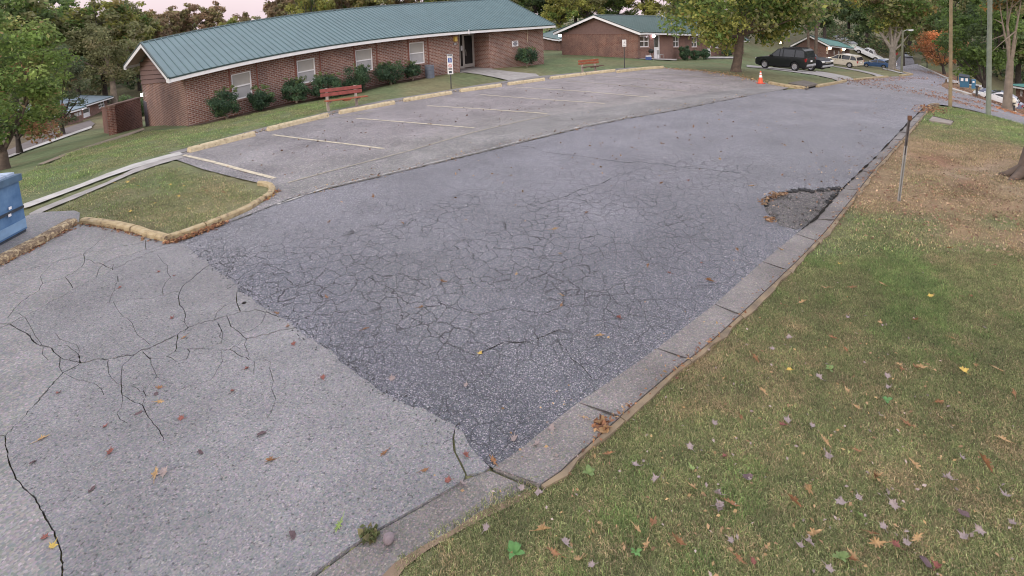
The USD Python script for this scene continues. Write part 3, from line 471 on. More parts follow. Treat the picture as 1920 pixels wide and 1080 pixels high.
# ------------------------------------------------------------------ kerb and gutter along the lawn, cast in lengths
def at_y(line, y):
    line = np.array(line); i = np.argsort(line[:, 1]); return float(np.interp(y, line[i, 1], line[i, 0]))
JT = [(880,918),(757,790),(655,681),(572,597),(492,512),(440,456),(412,417),(355,360),(322,327),(298,302),(278,282),(262,265),(249,252),(238,241),(228,231),(219,222),(211,214),(199,200.5)]
kerb = thing('kerb', None, None); tag(kerb, kind='structure')
kerb_top = M('kerb_top', (.13, .105, .08), .95, col2=(.29, .225, .145), scale=4.0, bump=.4)
for k, ((ya, yb), (yc, yd)) in enumerate(zip(JT[:-1], JT[1:])):
    n = 6; L0 = []; R0 = []
    for f in np.linspace(0.004, .996, n):
        yl = ya + (yc - ya) * f; yr = yb + (yd - yb) * f; L0.append(G(at_y(GUT_L, yl), yl)); R0.append(G(at_y(GUT_R, yr), yr))
    L0, R0 = np.array(L0), np.array(R0); dirn = R0 - L0; w = np.linalg.norm(dirn[:, :2], axis=1, keepdims=True); u = dirn / np.maximum(w, 1e-6); u[:, 2] = 0
    tilt = rng.uniform(-.006, .006)
    A = L0.copy(); A[:, 2] += .014; B = L0 + dirn * .8; B[:, 2] = (L0[:, 2] + R0[:, 2]) / 2 + .03 + tilt; Cc = R0.copy(); Cc[:, 2] += .055 + tilt
    low = lambda p: p - np.array([0, 0, .12])
    V = np.vstack([A, B, Cc, low(Cc), low(A)]); q = [[a * n + i, a * n + i + 1, b * n + i + 1, b * n + i] for a, b in ((0, 1), (1, 2), (2, 3), (4, 0)) for i in range(n - 1)]
    m = quads(V, np.array(q)); fa = [[0, n, 2 * n, 3 * n, 4 * n], [i + n - 1 for i in (0, n, 2 * n, 3 * n, 4 * n)]]
    caps = [[f[0], f[j], f[j + 1]] for f in fa for j in range(1, 4)]; m = tm(m.vertices, np.vstack([m.faces, caps])); m.fix_normals()
    obj('gutter_stone', m, gutter_look, kerb)
    D = R0 + u * .012; E = R0 + u * (.060 + rng.uniform(-.03, .035, (n, 1))); D[:, 2] += .050 + tilt; E[:, 2] += .036
    V = np.vstack([D, E, low(E), low(D)]); q = [[a * n + i, a * n + i + 1, b * n + i + 1, b * n + i] for a, b in ((0, 1), (1, 2), (2, 3), (3, 0)) for i in range(n - 1)]
    m = quads(V, np.array(q)); fa = [[0, n, 2 * n, 3 * n], [i + n - 1 for i in (0, n, 2 * n, 3 * n)]]; caps = [[f[0], f[j], f[j + 1]] for f in fa for j in (1, 2)]; m = tm(m.vertices, np.vstack([m.faces, caps])); m.fix_normals()
    obj('kerb_lip', m, kerb_top, kerb)

yellow_kerb = usdkit.material(stage, '/World/Looks/yellow_kerb', {'g': ('geometry', {}), 'n': ('noise_texture', {'scale': 7.0, 'detail': 8.0, 'roughness': .7}), 'r': ('rgb_ramp', {'ramp': [(.36, (.16, .12, .085)), (.47, (.36, .28, .155)), (.6, (.42, .345, .215)), (.75, (.38, .35, .30))]}),
    'n2': ('noise_texture', {'scale': 60.0, 'detail': 4.0}), 'b': ('bump', {'strength': .6, 'distance': .01}), 'p': ('principled_bsdf', {'roughness': .9})}, [('g.position', 'n.vector'), ('n.fac', 'r.fac'), ('r.color', 'p.base_color'), ('g.position', 'n2.vector'), ('n2.fac', 'b.height'), ('b.normal', 'p.normal')], surface='p.BSDF')
mottled_kerb = usdkit.material(stage, '/World/Looks/mottled_kerb', {'g': ('geometry', {}), 'n': ('noise_texture', {'scale': 11.0, 'detail': 9.0, 'roughness': .75}), 'r': ('rgb_ramp', {'ramp': [(.40, (.12, .085, .06)), (.5, (.22, .16, .10)), (.56, (.42, .33, .19)), (.72, (.52, .47, .38))]}), 'p': ('principled_bsdf', {'roughness': .92})},
    [('g.position', 'n.vector'), ('n.fac', 'r.fac'), ('r.color', 'p.base_color')], surface='p.BSDF')
def raised_kerb(px, side, w=.17, h=.14, mt=None, parent=None, off=0.0, flat=False, label=None):
    p = dens(px, 5); p = (flatpt if flat else G)(p[:, 0], p[:, 1]); t = np.gradient(p[:, :2], axis=0); t /= np.linalg.norm(t, axis=1, keepdims=True); nn = np.stack([-t[:, 1], t[:, 0]], 1) * side
    t3 = np.array([0, 0, 1.]); prof = [(0, -.1), (0, h * .72), (.022, h * .93), (.05, h), (w - .03, h), (w, h - .025), (w, -.1)]; wobs = np.random.default_rng(len(px)).normal(0, .004, (len(p), 2)); rows = []
    for o, zz in prof:
        r = p.copy(); r[:, :2] += nn * o + wobs * (zz > 0); r[:, 2] = p[:, 2] + zz + off; rows.append(r)
    k, n = len(prof), len(p); V = np.vstack(rows); q = [[a * n + i, a * n + i + 1, (a + 1) * n + i + 1, (a + 1) * n + i] for a in range(k - 1) for i in range(n - 1)]
    m = quads(V, np.array(q)); caps = [[(a) * n + e, (a + 1) * n + e, (k - 1) * n + e] for e in (0, n - 1) for a in range(k - 2)]; m = tm(m.vertices, np.vstack([m.faces, caps])); m.fix_normals()
    return obj('kerb_stone', m, mt, parent, **({'label': label} if label else {}))
ik = tag(thing('kerb', None, None), kind='structure')
for px in ([(316,452),(350,441),(386,428)], [(389,427),(430,411),(470,393),(498,376)], [(500,375),(512,366),(517,356),(512,349),(500,346),(490,345)]): raised_kerb(px, 1, .13, .10, yellow_kerb, ik)
for px in ([(308,455),(270,446),(245,437)], [(243,436.5),(215,430),(185,425),(150,421)]): raised_kerb(px, -1, .15, .12, yellow_kerb, ik)
for px in ([(146,421),(120,436),(88,455)], [(86,456),(45,477),(0,500),(-120,560)]): raised_kerb(px, -1, .20, .14, mottled_kerb, ik, label='flaking mottled kerb stone with worn paint')
fk = tag(thing('kerb', None, None), kind='structure')
for px in ([(1440,158),(1470,163.5),(1512,168.5)], [(1534,164.5),(1560,160),(1588,154)], [(1606,151.5),(1640,148),(1666,145.5)], [(1690,143.8),(1712,141)], [(1712,141),(1700,137.5),(1680,131.5)]): raised_kerb(px, 1, .18, .14, yellow_kerb, fk)
for px in ([(1722,123.5),(1745,134),(1776,148.5)], [(1776,167),(1800,174),(1822,180.5)]): raised_kerb(px, 1, .16, .13, pale_concrete, fk)
raised_kerb([(1748,201),(1752,199),(1762,198)], 1, .16, .1, kerb_top, fk)

for n_, px, off, mt, pg in paths: obj(n_, sheet(pg, off, .008), mt, smooth=True, kind='structure')
pad = flat_poly([(0,497),(85,455),(148,419),(150,402),(140,398),(95,400),(60,404),(45,410),(-120,490),(-200,560),(-120,560)]); obj('dumpster_pad', moved(trimesh.creation.extrude_polygon(pad, .05, engine='earcut'), (0, 0, -.01)), smooth_pad, kind='structure')
mulch_px = [(352,239),(400,230),(450,219),(500,207),(550,196),(600,187),(650,179),(725,160),(787,150),(800,146),(790,143),(725,153),(650,171),(550,189),(450,212),(352,234)]
obj('mulch_bed', sheet(world_poly(mulch_px), .03, .01), M('mulch_look', (.085, .055, .038), 1.0, .45, 9, bump=.8), smooth=True, kind='stuff')

# ------------------------------------------------------------------ buildings
brick_red = brick_look('brick_red', (.180,.082,.063), (.250,.124,.094), (.37,.315,.285), .24, .095, .015)
brick_dark = brick_look('brick_dark', (.17,.082,.065), (.225,.115,.09), (.30,.245,.215), .24, .095, .011)
brick_screen = brick_look('brick_screen', (.13,.058,.046), (.19,.085,.066), (.26,.19,.165), .24, .095, .011)
roof_green = M('roof_green', (.098,.162,.178), .48, .10, 1.2, spec=.5)
roof_trim = M('roof_trim', (.035,.062,.062), .5, .1)
roof_dull = M('roof_dull', (.085,.132,.130), .55, .12, 1.2)
roof_teal = M('roof_teal', (.05,.20,.17), .5, .12, 1.2)
roof_blue = M('roof_blue', (.25,.32,.38), .45, .1, 1.2)
siding = M('siding', (.165,.105,.095), .8, .12, 6)
soffit_boards = M('soffit_boards', (.36,.28,.24), .85, .12, 5)
soffit_dark = M('soffit_dark', (.26,.22,.24), .9, .1)
blind_upper = M('blind_upper', (.34,.33,.31), .35, .08, 2, spec=.5)
blind_lower = M('blind_lower', (.36,.36,.375), .3, .08, 2, spec=.6)
dark_glass = M('dark_glass', (.020,.022,.022), .08, .2, 2, spec=.6)
night_glass = M('night_glass', (.09,.09,.085), .12, .3, 3, spec=.6)
alu = M('alu', (.52,.50,.46), .45, .08, 4, metal=.4)
lamp_white = GLOW('lamp_white', (1.0,.93,1.0), 12.0)
lamp_warm = GLOW('lamp_warm', (1.0,.74,.45), 9.0)

class House:
    """a gabled house on the slope: t runs along the front, s goes back into it, heights are measured from its eave line"""
    def __init__(s, name, label, P, D, L, depth, eave, ridge, oh=.6, oe=.8, group=None):
        s.P, s.D, s.L, s.depth, s.ze, s.zr, s.oh, s.oe = np.array(P, float), unit(D), L, depth, eave, ridge, oh, oe
        s.N = np.array([-s.D[1], s.D[0]]); s.x = thing(name, label, 'building', group=group)
    def W(s, t, d, z):
        t, d, z = np.broadcast_arrays(*map(lambda a: np.asarray(a, float), (t, d, z))); xy = s.P + t[..., None] * s.D + d[..., None] * s.N
        return np.concatenate([xy, (s.ze(t) + z)[..., None]], -1)
    def at(s, px, py, d=0.0):
        p = onplane(px, py, s.P + s.N * d, s.D); t = (p[..., :2] - s.P) @ s.D; return t, p[..., 2] - s.ze(t)
    def side(s, px, py, t=0.0):
        p = onplane(px, py, s.P + s.D * t, s.N); return (p[..., :2] - s.P) @ s.N, p[..., 2] - s.ze(t)
    def box(s, t0, t1, d0, d1, z0, z1):
        n = max(1, int((t1 - t0) / 1.0)); ts = np.linspace(t0, t1, n + 1)
        return cat([hexa(s.W([a, b, b, a, a, b, b, a], [d0, d0, d1, d1] * 2, [z0] * 4 + [z1] * 4)) for a, b in zip(ts[:-1], ts[1:])])
    def add(s, name, m, mt, parent=None, **k): return obj(name, m, mt, parent or s.x, **k)
    def wall(s, t0, t1, d, openings, mt, zlow=-3.6, name='wall', step=1.0, ztop=.12, thick=.2):
        """brick wall along the front with real openings"""
        cut = sorted({t0, t1, *np.arange(t0, t1, step), *[x for o in openings for x in o[:2]]}); V, Fq, U = [], [], []
        def quad(a, b, c, e, uv): k = len(V); V.extend([a, b, c, e]); U.extend(uv); Fq.append([k, k + 1, k + 2, k + 3])
        for a, b in zip(cut[:-1], cut[1:]):
            iv = [(zlow, ztop)]
            for o in openings:
                if a >= o[0] - 1e-6 and b <= o[1] + 1e-6: iv = [x for lo, hi in iv for x in ((lo, min(hi, o[2])), (max(lo, o[3]), hi)) if x[1] - x[0] > 1e-6]
            for lo, hi in iv: quad(*s.W([a, b, b, a], d, [lo, lo, hi, hi]), [(a, lo), (b, lo), (b, hi), (a, hi)])
        for o in openings:
            a, b, lo, hi = o
            for (p, q_) in (((a, lo), (b, lo)), ((b, lo), (b, hi)), ((b, hi), (a, hi)), ((a, hi), (a, lo))):
                quad(*s.W([p[0], q_[0], q_[0], p[0]], [d, d, d + thick, d + thick], [p[1], q_[1], q_[1], p[1]]), [(0, 0), (.2, 0), (.2, .2), (0, .2)])
        V = np.array(V); q = np.array(Fq); f = np.vstack([q[:, [0, 1, 2]], q[:, [0, 2, 3]]]); return s.add(name, tm(V, f), mt, uv=np.array(U))
    def plane_wall(s, pts, uv, mt, name='wall', parent=None):
        k = np.arange(len(pts)); f = [[0, i, i + 1] for i in range(1, len(pts) - 1)]; return s.add(name, tm(pts, f), mt, parent, uv=np.array(uv, float))
    def window(s, r, panes=(1, 2), recess=.07, fw=.055, look=(blind_upper, blind_lower), d=0.0, frame=white_paint, sill=True):
        t0, t1, z0, z1 = r; B = s.box; fr = s.add('window', cat([B(t0, t1, d + recess - .03, d + recess + .04, z0, z0 + fw), B(t0, t1, d + recess - .03, d + recess + .04, z1 - fw, z1), B(t0, t0 + fw, d + recess - .028, d + recess + .042, z0 + fw, z1 - fw), B(t1 - fw, t1, d + recess - .028, d + recess + .042, z0 + fw, z1 - fw)]), frame)
        nt, nz = panes; bars = []
        for k in range(1, nz): zz = z0 + (z1 - z0) * k / nz; bars.append(B(t0 + fw, t1 - fw, d + recess - .035, d + recess + .03, zz - fw * .55, zz + fw * .55))
        for k in range(1, nt): tt = t0 + (t1 - t0) * k / nt; bars.append(B(tt - fw * .45, tt + fw * .45, d + recess - .026, d + recess + .026, z0 + fw, z1 - fw))
        for b in bars: s.add('window_bar', b, frame, fr)
        for k in range(nz):
            za, zb = z0 + (z1 - z0) * k / nz, z0 + (z1 - z0) * (k + 1) / nz
            s.add('pane', B(t0 + fw * .5, t1 - fw * .5, d + recess + .012 + .012 * k, d + recess + .05, za, zb), look[0] if k == nz - 1 else look[1], fr)
        if sill: s.add('sill', B(t0 - .06, t1 + .06, d - .05, d + .08, z0 - .09, z0 - .003), M('sill_brick', (.26,.17,.14), .9, .15), fr)
    def roof(s, mt, n_panels, t0, t1, sr, trim=roof_trim, fascia=white_paint, fh=.2, back=True, rib=True, dr=None):
        """standing seam panels front and back, fascias, rakes and soffit"""
        rf = s.add('roof', s.box(t0, t1, sr - .09, sr + .09, 0, .01), trim)     # replaced below by the ridge cap
        cap = []; ts = np.linspace(t0, t1, 30)
        zr = lambda t: s.zr(t) - s.ze(t)
        for a, b in zip(ts[:-1], ts[1:]):
            c = s.W([a, b, b, a, a, b, b, a], [sr - .16, sr - .16, sr + .16, sr + .16, sr - .05, sr - .05, sr + .05, sr + .05], [zr(a) - .015, zr(b) - .015, zr(b) - .015, zr(a) - .015, zr(a) + .05, zr(b) + .05, zr(b) + .05, zr(a) + .05]); cap.append(hexa(c))
        UsdGeom.Mesh(rf).GetPointsAttr().Set(Vt.Vec3fArray.FromNumpy(cat(cap).vertices.astype(np.float32))); mm = cat(cap)
        UsdGeom.Mesh(rf).GetFaceVertexIndicesAttr().Set(Vt.IntArray.FromNumpy(mm.faces.astype(np.int32).ravel())); UsdGeom.Mesh(rf).GetFaceVertexCountsAttr().Set(Vt.IntArray.FromNumpy(np.full(len(mm.faces), 3, np.int32)))
        e0, e1 = -s.oh, s.depth + s.oh; w = (t1 - t0) / n_panels
        for front in ((True, False) if back else (True,)):
            ed = e0 if front else e1; k = n_panels if front else max(4, n_panels // 4); ww = (t1 - t0) / k
            for i in range(k):
                a, b = t0 + i * ww + .004, t0 + (i + 1) * ww - .004; d = (ed, sr)
                def slab(a, b, lo, hi, inset=0.0):
                    return hexa(np.vstack([s.W([a, b], [d[0]] * 2, [fh + lo] * 2), s.W([b, a], [d[1]] * 2, [zr(b) + lo, zr(a) + lo]), s.W([a, b], [d[0]] * 2, [fh + hi] * 2), s.W([b, a], [d[1]] * 2, [zr(b) + hi, zr(a) + hi])]))
                m = [slab(a, b, -.03, 0)]
                if rib and front: m.append(slab(a, a + .035, .001, .045))
                m = cat(m); m.fix_normals(); s.add('roof_panel', m, mt, rf)
        for ed, sg_ in ((e0, -1), (e1, 1)):
            d0, d1 = (ed - .03, ed) if sg_ < 0 else (ed, ed + .03)
            s.add('fascia', s.box(t0, t1, d0, d1, -.015, fh - .06), fascia, rf)
            s.add('drip_edge', s.box(t0 - .02, t1 + .02, d0 - .02, d1 + .02, fh - .055, fh + .012), trim, rf)
        # rakes at both gable ends
        for te, o in ((t0, -1), (t1, 1)):
            for ed in (e0, e1):
                zt = zr(te)
                def beam(tn, tw, zlo, zhi):
                    a, b = sorted((tn, tw)); return hexa(np.vstack([s.W([a, b], [ed] * 2, [fh + zlo] * 2), s.W([b, a], [sr] * 2, [zt + zlo] * 2), s.W([a, b], [ed] * 2, [fh + zhi] * 2), s.W([b, a], [sr] * 2, [zt + zhi] * 2)]))
                m = beam(te, te + o * .035, -.24, -.03); m.fix_normals(); s.add('rake', m, fascia, rf)
                m = beam(te - o * .03, te + o * .06, -.028, .045); m.fix_normals(); s.add('drip_edge', m, trim, rf)
        return rf

# ---- the long brick hall
eave_pts = [(322,152),(400,135),(475,120),(550,105),(650,85),(725,76),(860,65),(960,57),(1041,51)]
PE = P0 - NB * .6; ep = np.array([onplane(*q, PE, DB) for q in eave_pts]); et = (ep[:, :2] - P0) @ DB; ecoef = np.polyfit(et, ep[:, 2], 3)
zE = lambda t: np.polyval(ecoef, t)
A0 = P0 - DB * .9
ap = onplane(265, 82, A0, NB); SR = float((ap[:2] - P0) @ NB); bk = onplane(237, 166, A0, NB); SB = float((bk[:2] - P0) @ NB) - .6
rp = [(325,66),(387,52),(480,36),(525,34),(650,19),(775,5),(880,1)]; rq = np.array([onplane(*q, P0 + NB * SR, DB) for q in rp]); rt = (rq[:, :2] - P0) @ DB
rt = np.append(rt, -.9); rz_ = np.append(rq[:, 2], ap[2]); tR = float(((onplane(1041, 48, PE, DB)[:2]) - P0) @ DB); rr = onplane(925, -2, P0 + NB * SR, DB); rt = np.append(rt, float((rr[:2] - P0) @ DB)); rz_ = np.append(rz_, rr[2])
rcoef = np.polyfit(rt, rz_, 3); zR = lambda t: np.polyval(rcoef, t)
print('hall', 'sr', SR, 'depth', SB, 'len', tR, 'eave', zE(np.array([0, 12, 24])), 'ridge', zR(np.array([0, 12, 24])))
hall = House('brick_hall', 'long low red brick hall with green standing seam roof beside the parking lot', P0, DB, tR - .9, SB, zE, zR)
H = hall; TL = float(H.at(350, 200)[0]); TE = float(H.at(1019, 90)[0])
win = []
for (x0, y0), (x1, y1) in (((433, 138), (474, 180)), ((556, 113), (593, 152)), ((666, 94), (700, 131)), ((767, 81), (797, 118))):
    t0, za = H.at(x0, y0); t1, zb = H.at(x1, y1); zt = (za + H.at(x1, y0 - (y1 - y0) * .1)[1]) / 2; win.append((float(t0), float(t1), float(zb), float(min(zt, -.12))))
print('win', np.round(win, 2))
tD0 = float(H.at(861, 100)[0]); tD1 = float(H.at(918, 100)[0]); sD = float(H.side(890, 100, tD1)[0]); print('recess', tD0, tD1, sD)
H.wall(TL, tD0, 0.0, win, brick_red); H.wall(tD1, TE, 0.0, [], brick_red)
for r in win: H.window(r)
# raised brick piers beside the windows
for r in win:
    for a, b in ((r[0] - .12, r[0] - .05), (r[1] + .24, r[1] + .31)): H.add('brick_pier', H.box(a, b, -.035, .03, r[2] - .1, .05), M('pier_brick', (.185,.075,.058), .9, .2))
# entrance recess
g0 = tD0 + .02
fl = lambda d: hgt(H.W(tD0 + 1, d, 0))
H.plane_wall(H.W([tD1] * 4, [0, sD, sD, 0], [-3.2, -3.2, .1, .1]), [(0, -3.2), (sD, -3.2), (sD, .1), (0, .1)], brick_red)
H.plane_wall(H.W([tD0] * 4, [0, sD, sD, 0], [-3.2, -3.2, .1, .1]), [(0, -3.2), (sD, -3.2), (sD, .1), (0, .1)], brick_red)
td = [float(H.at(x, 100, sD)[0]) for x in (863, 869, 888.5)]; zb = float(H.at(873, 126.5, sD)[1]); zt = -.10
dw = H.wall(tD0, tD1, sD, [(td[0] - .05, min(td[2] + .1, tD1 - .02), zb - .05, zt)], brick_red)
fr = H.add('entrance', cat([H.box(a, b, sD + .02, sD + .10, zb - .05, zt) for a, b in ((td[0] - .05, td[0] + .03), (td[1] - .05, td[1] + .05), (td[2], min(td[2] + .1, tD1 - .02)))] + [H.box(td[0], td[2], sD + .025, sD + .095, zt - .08, zt - .002), H.box(td[0], td[1], sD + .025, sD + .095, zb - .05, zb + .12)]), alu)
dr = H.add('door', cat([H.box(td[1] + .05, td[1] + .13, sD + .03, sD + .08, zb, zt - .08), H.box(td[2] - .1, td[2] - .005, sD + .03, sD + .08, zb, zt - .08), H.box(td[1] + .13, td[2] - .1, sD + .031, sD + .079, zb, zb + .24), H.box(td[1] + .13, td[2] - .1, sD + .031, sD + .079, zt - .17, zt - .08)]), alu)
H.add('pane', H.box(td[1] + .12, td[2] - .09, sD + .05, sD + .06, zb + .2, zt - .15), dark_glass, dr); H.add('handle', tube(H.W([td[1] + .2] * 3, [sD - .03, sD - .04, sD - .03], [zb + .85, zb + 1.05, zb + 1.3]), .016), alu, dr)
H.add('pane', H.box(td[0] + .02, td[1] - .04, sD + .05, sD + .06, zb + .1, zt - .07), dark_glass, fr); H.add('notice', H.box(td[0] + .1, td[0] + .32, sD + .035, sD + .045, zb + 1.25, zb + 1.6), white_paint, fr)
H.add('step', H.box(tD0 + .01, tD1 - .01, -.25, sD, zb - .6, zb - .06), concrete)
# gable end towards the lawn
zl = -3.8; ztop = .05
far = float(H.side(253.5, 200, TL)[0]); zr0 = float(zR(TL) - zE(TL))
zbrick0, zbrick1 = float(H.side(318, 152.5, TL)[1]), float(H.side(253, 160.5, TL)[1]); print('gable far', far, zbrick0, zbrick1)
(dA, zA), (dB, zB_) = [tuple(map(float, H.side(*q, TL))) for q in ((318, 152.5), (262, 158.5))]; far = min(far, SB); zbrick0, zbrick1 = [zA + (zB_ - zA) / (dB - dA) * (q - dA) for q in (0, far)]; print('brick line', dA, zA, dB, zB_, zbrick0, zbrick1)
H.plane_wall(H.W([TL] * 4, [far, 0, 0, far], [zl - 1, zl, zbrick0, zbrick1]), [(-far, zl - 1), (0, zl), (0, zbrick0), (-far, zbrick1)], brick_red)
# siding boards: each a board with a shadowed lower lip
nbd = 10
def gable_z(d): return -.16 + (zr0 - .1) * np.where(d < SR, (d + .6) / (SR + .6), (SB + .6 - d) / (SB + .6 - SR)) + .14
base_z = lambda d: zbrick0 + (zbrick1 - zbrick0) * np.asarray(d) / far
lift_z = lambda d, f: base_z(d) + (zr0 + .02 - base_z(d)) * f
for k in range(nbd):
    f0, f1 = k / nbd, (k + 1) / nbd; ds = np.linspace(0, far, 161); keep = ds[gable_z(ds) > lift_z(ds, (f0 + f1) / 2)]
    if len(keep) < 2: continue
    d0, d1 = keep[0], keep[-1]; zl_ = lift_z(np.array([d1, d0, d0, d1]), f0); zh_ = lift_z(np.array([d1, d0, d0, d1]), f1) - .035
    m = hexa(H.W([TL - .06, TL - .06, TL + .01, TL + .01, TL - .012, TL - .012, TL + .01, TL + .01], [d1, d0, d0, d1] * 2, [*zl_, *zh_])); m.fix_normals(); H.add('siding_board', m, siding)
H.plane_wall(H.W([TL + .006] * 3, [0, far, SR], [0, float(gable_z(far)), zr0 - .2]), [(0, 0)] * 3, M('board_backing', (.06, .042, .04), .9))
# hidden far gable, back wall
H.plane_wall(H.W([TE] * 4, [0, far, far, 0], [-3.6, -3.6, .05, .05]), [(0, -3.6), (far, -3.6), (far, 0), (0, 0)], brick_red)
H.plane_wall(H.W([TE] * 3, [0, far, SR], [.05, .05, float(zR(TE) - zE(TE)) - .1]), [(0, 0), (far, 0), (SR, 2)], siding); H.plane_wall(H.W([TL, TE, TE, TL], [SB] * 4, [-5.5, -4, .05, .05]), [(0, -5), (24, -4), (24, 0), (0, 0)], brick_red)
rf = H.roof(roof_green, 92, -.9, tR, SR, fh=.21)
# soffits: front strip, boarded gable overhang on the far slope
H.add('soffit', H.box(-.86, tR - .04, -.6, .02, .0, .02), soffit_dark, rf)
zrm = float(zR(-.45) - zE(-.45))
for k in range(7):
    f0, f1 = k / 7, (k + 1) / 7 - .012
    for dn, far_side in ((SB + .6, True), (-.6, False)):
        d0, d1 = dn + (SR - dn) * f0, dn + (SR - dn) * f1; z0_, z1_ = .17 + (zrm - .10 - .17) * f0, .17 + (zrm - .10 - .17) * f1
        m = hexa(np.vstack([H.W([-.87, TL, TL, -.87], [d0, d0, d1, d1], [z0_ - .03, z0_ - .03, z1_ - .03, z1_ - .03]), H.W([-.87, TL, TL, -.87], [d0, d0, d1, d1], [z0_, z0_, z1_, z1_])])); m.fix_normals(); H.add('soffit_board', m, soffit_boards, rf)
for dn in (-.6, SB + .6):   # boxed eave returns at the gable
    a, b = (dn - .03, dn + .55) if dn < 0 else (dn - .55, dn + .03); H.add('eave_return', H.box(-.93, -.86, a, b, -.03, .2), white_paint, rf)
# things on the front wall
def on_wall(x, y, d=0.0): t, zz = H.at(x, y, d); return float(t), float(zz)
t, zz = on_wall(852.5, 73); H.add('wall_lamp', H.box(t - .11, t + .11, -.16, -.005, zz - .16, zz + .16), M('lamp_glass', (.62,.44,.12), .35, .1))
t, zz = on_wall(853, 82.5); H.add('number_plate', H.box(t - .13, t + .13, -.02, -.004, zz - .07, zz + .07), M('plate_dark', (.05,.05,.06), .5)); 
for k in range(3): H.add('plate_digit', H.box(t - .09 + .07 * k, t - .05 + .07 * k, -.026, -.021, zz - .04, zz + .04), white_paint)
(t, za), (t1, zb_) = on_wall(960, 87.5), on_wall(971, 76); sgn = H.add('wall_notice', H.box(t, t1, -.03, -.004, za, zb_), white_paint)
for k in range(6): w = (.82, .5, .86, .86, .7, .4)[k]; c = (t + t1) / 2; hw = (t1 - t) * .42 * w; y = zb_ - (zb_ - za) * (.13 + .14 * k); H.add('print_line', H.box(c - hw, c + hw, -.035, -.031, y - .022, y + .022), M('ink', (.12,.12,.16), .7), sgn)
t, zz = on_wall(988, 66); H.add('conduit', tube(H.W([t, t], [-.04, -.04], [-1.0, .0]), .03), M('conduit_paint', (.42,.34,.26), .6))
t, zz = on_wall(868, 68); H.add('downspout', tube(H.W([t, t], [-.66, -.66], [-.05, .24]), .035), white_paint)
# lit bulkhead lamp and door on the gable end
def on_gable(x, y): d, zz = H.side(x, y, TL); return float(d), float(zz)
d, zz = far - .55, on_gable(262, 173)[1]; c = H.W(TL - .12, d, zz); lampm = trimesh.creation.icosphere(2, .10); lampm.apply_translation(c); H.add('gable_lamp', lampm, lamp_white, label='bright white lamp glowing on the gable wall')
H.add('lamp_bracket', hexa(H.W([TL - .1, TL - .1, TL, TL] * 2, [d - .1, d + .1, d + .1, d - .1] * 2, [zz - .12] * 4 + [zz + .12] * 4)), alu)
d0, d1, zz0, zz1 = far - 1.0, far - .1, on_gable(264, 233)[1], on_gable(264, 186)[1]; dm = hexa(H.W([TL - .03, TL - .03, TL, TL] * 2, sorted([d0, d1])[::-1] + sorted([d0, d1]) + sorted([d0, d1])[::-1] + sorted([d0, d1]), [zz0] * 4 + [zz1] * 4)); dm.fix_normals(); H.add('door', dm, M('grey_door', (.13,.12,.14), .6), label='narrow grey service door in the gable wall')

# ---- brick screen wall off the gable
a, b, c = G(268, 237.5), G(212, 252.5), G(195, 248.5); wt = lambda x, y, Y: float(atY(x, y, Y)[2])
ztA, ztB, ztC = wt(268, 184, a[1]), wt(209, 200, b[1]), wt(194, 203, c[1]); sw = thing('screen_wall', 'free-standing brick screen wall stepping out from the hall\'s lamp-lit gable', 'wall')
def wall_seg(p, q, z0, z1, th=.2):
    n = unit(np.array([-(q - p)[1], (q - p)[0]])) * th; lo = min(p[2], q[2]) - .5; L = np.linalg.norm((q - p)[:2])
    v = [[*p[:2], lo], [*q[:2], lo], [*(q[:2] + n), lo], [*(p[:2] + n), lo], [*p[:2], z0], [*q[:2], z1], [*(q[:2] + n), z1], [*(p[:2] + n), z0]]
    v = np.array(v); fs = [[0, 1, 5, 4], [1, 2, 6, 5], [2, 3, 7, 6], [3, 0, 4, 7], [4, 5, 6, 7]]; V, U = [], []
    for f in fs:
        pts = v[f]; V += list(pts); e = np.linalg.norm(pts[1, :2] - pts[0, :2]); U += [(0, pts[0, 2]), (e, pts[1, 2]), (e, pts[2, 2]), (0, pts[3, 2])] if f[0] < 4 else [(0, 0), (L, 0), (L, th), (0, th)]
    q_ = np.arange(len(V)).reshape(-1, 4); m = quads(V, q_); return m, np.array(U)
for p, q, z0, z1 in ((b, a, ztB, ztA), (c, b, ztC, ztB)):
    m, u = wall_seg(p, q, z0, z1); obj('wall_panel', m, brick_screen, sw, uv=u)
    m, u = wall_seg(p - np.r_[unit((q - p)[:2]) * .03, 0], q + np.r_[unit((q - p)[:2]) * .03, 0], z0 + .07, z1 + .07, .24); m.vertices[:, 2] = np.where(m.vertices[:, 2] < min(z0, z1) - .05, m.vertices[:, 2].max() - .075 + 0 * m.vertices[:, 2], m.vertices[:, 2])
    n = unit(np.array([-(q - p)[1], (q - p)[0]])); e = unit((q - p)[:2]) * .03; ca = [[*(p[:2] - e - n * .03), z0 + .004], [*(q[:2] + e - n * .03), z1 + .004], [*(q[:2] + e + n * .23), z1 + .004], [*(p[:2] - e + n * .23), z0 + .004]]; obj('coping', hexa(np.array(ca + [[x, y, zz + .07] for x, y, zz in ca])), M('coping_look', (.17,.11,.09), .9, .2), sw)

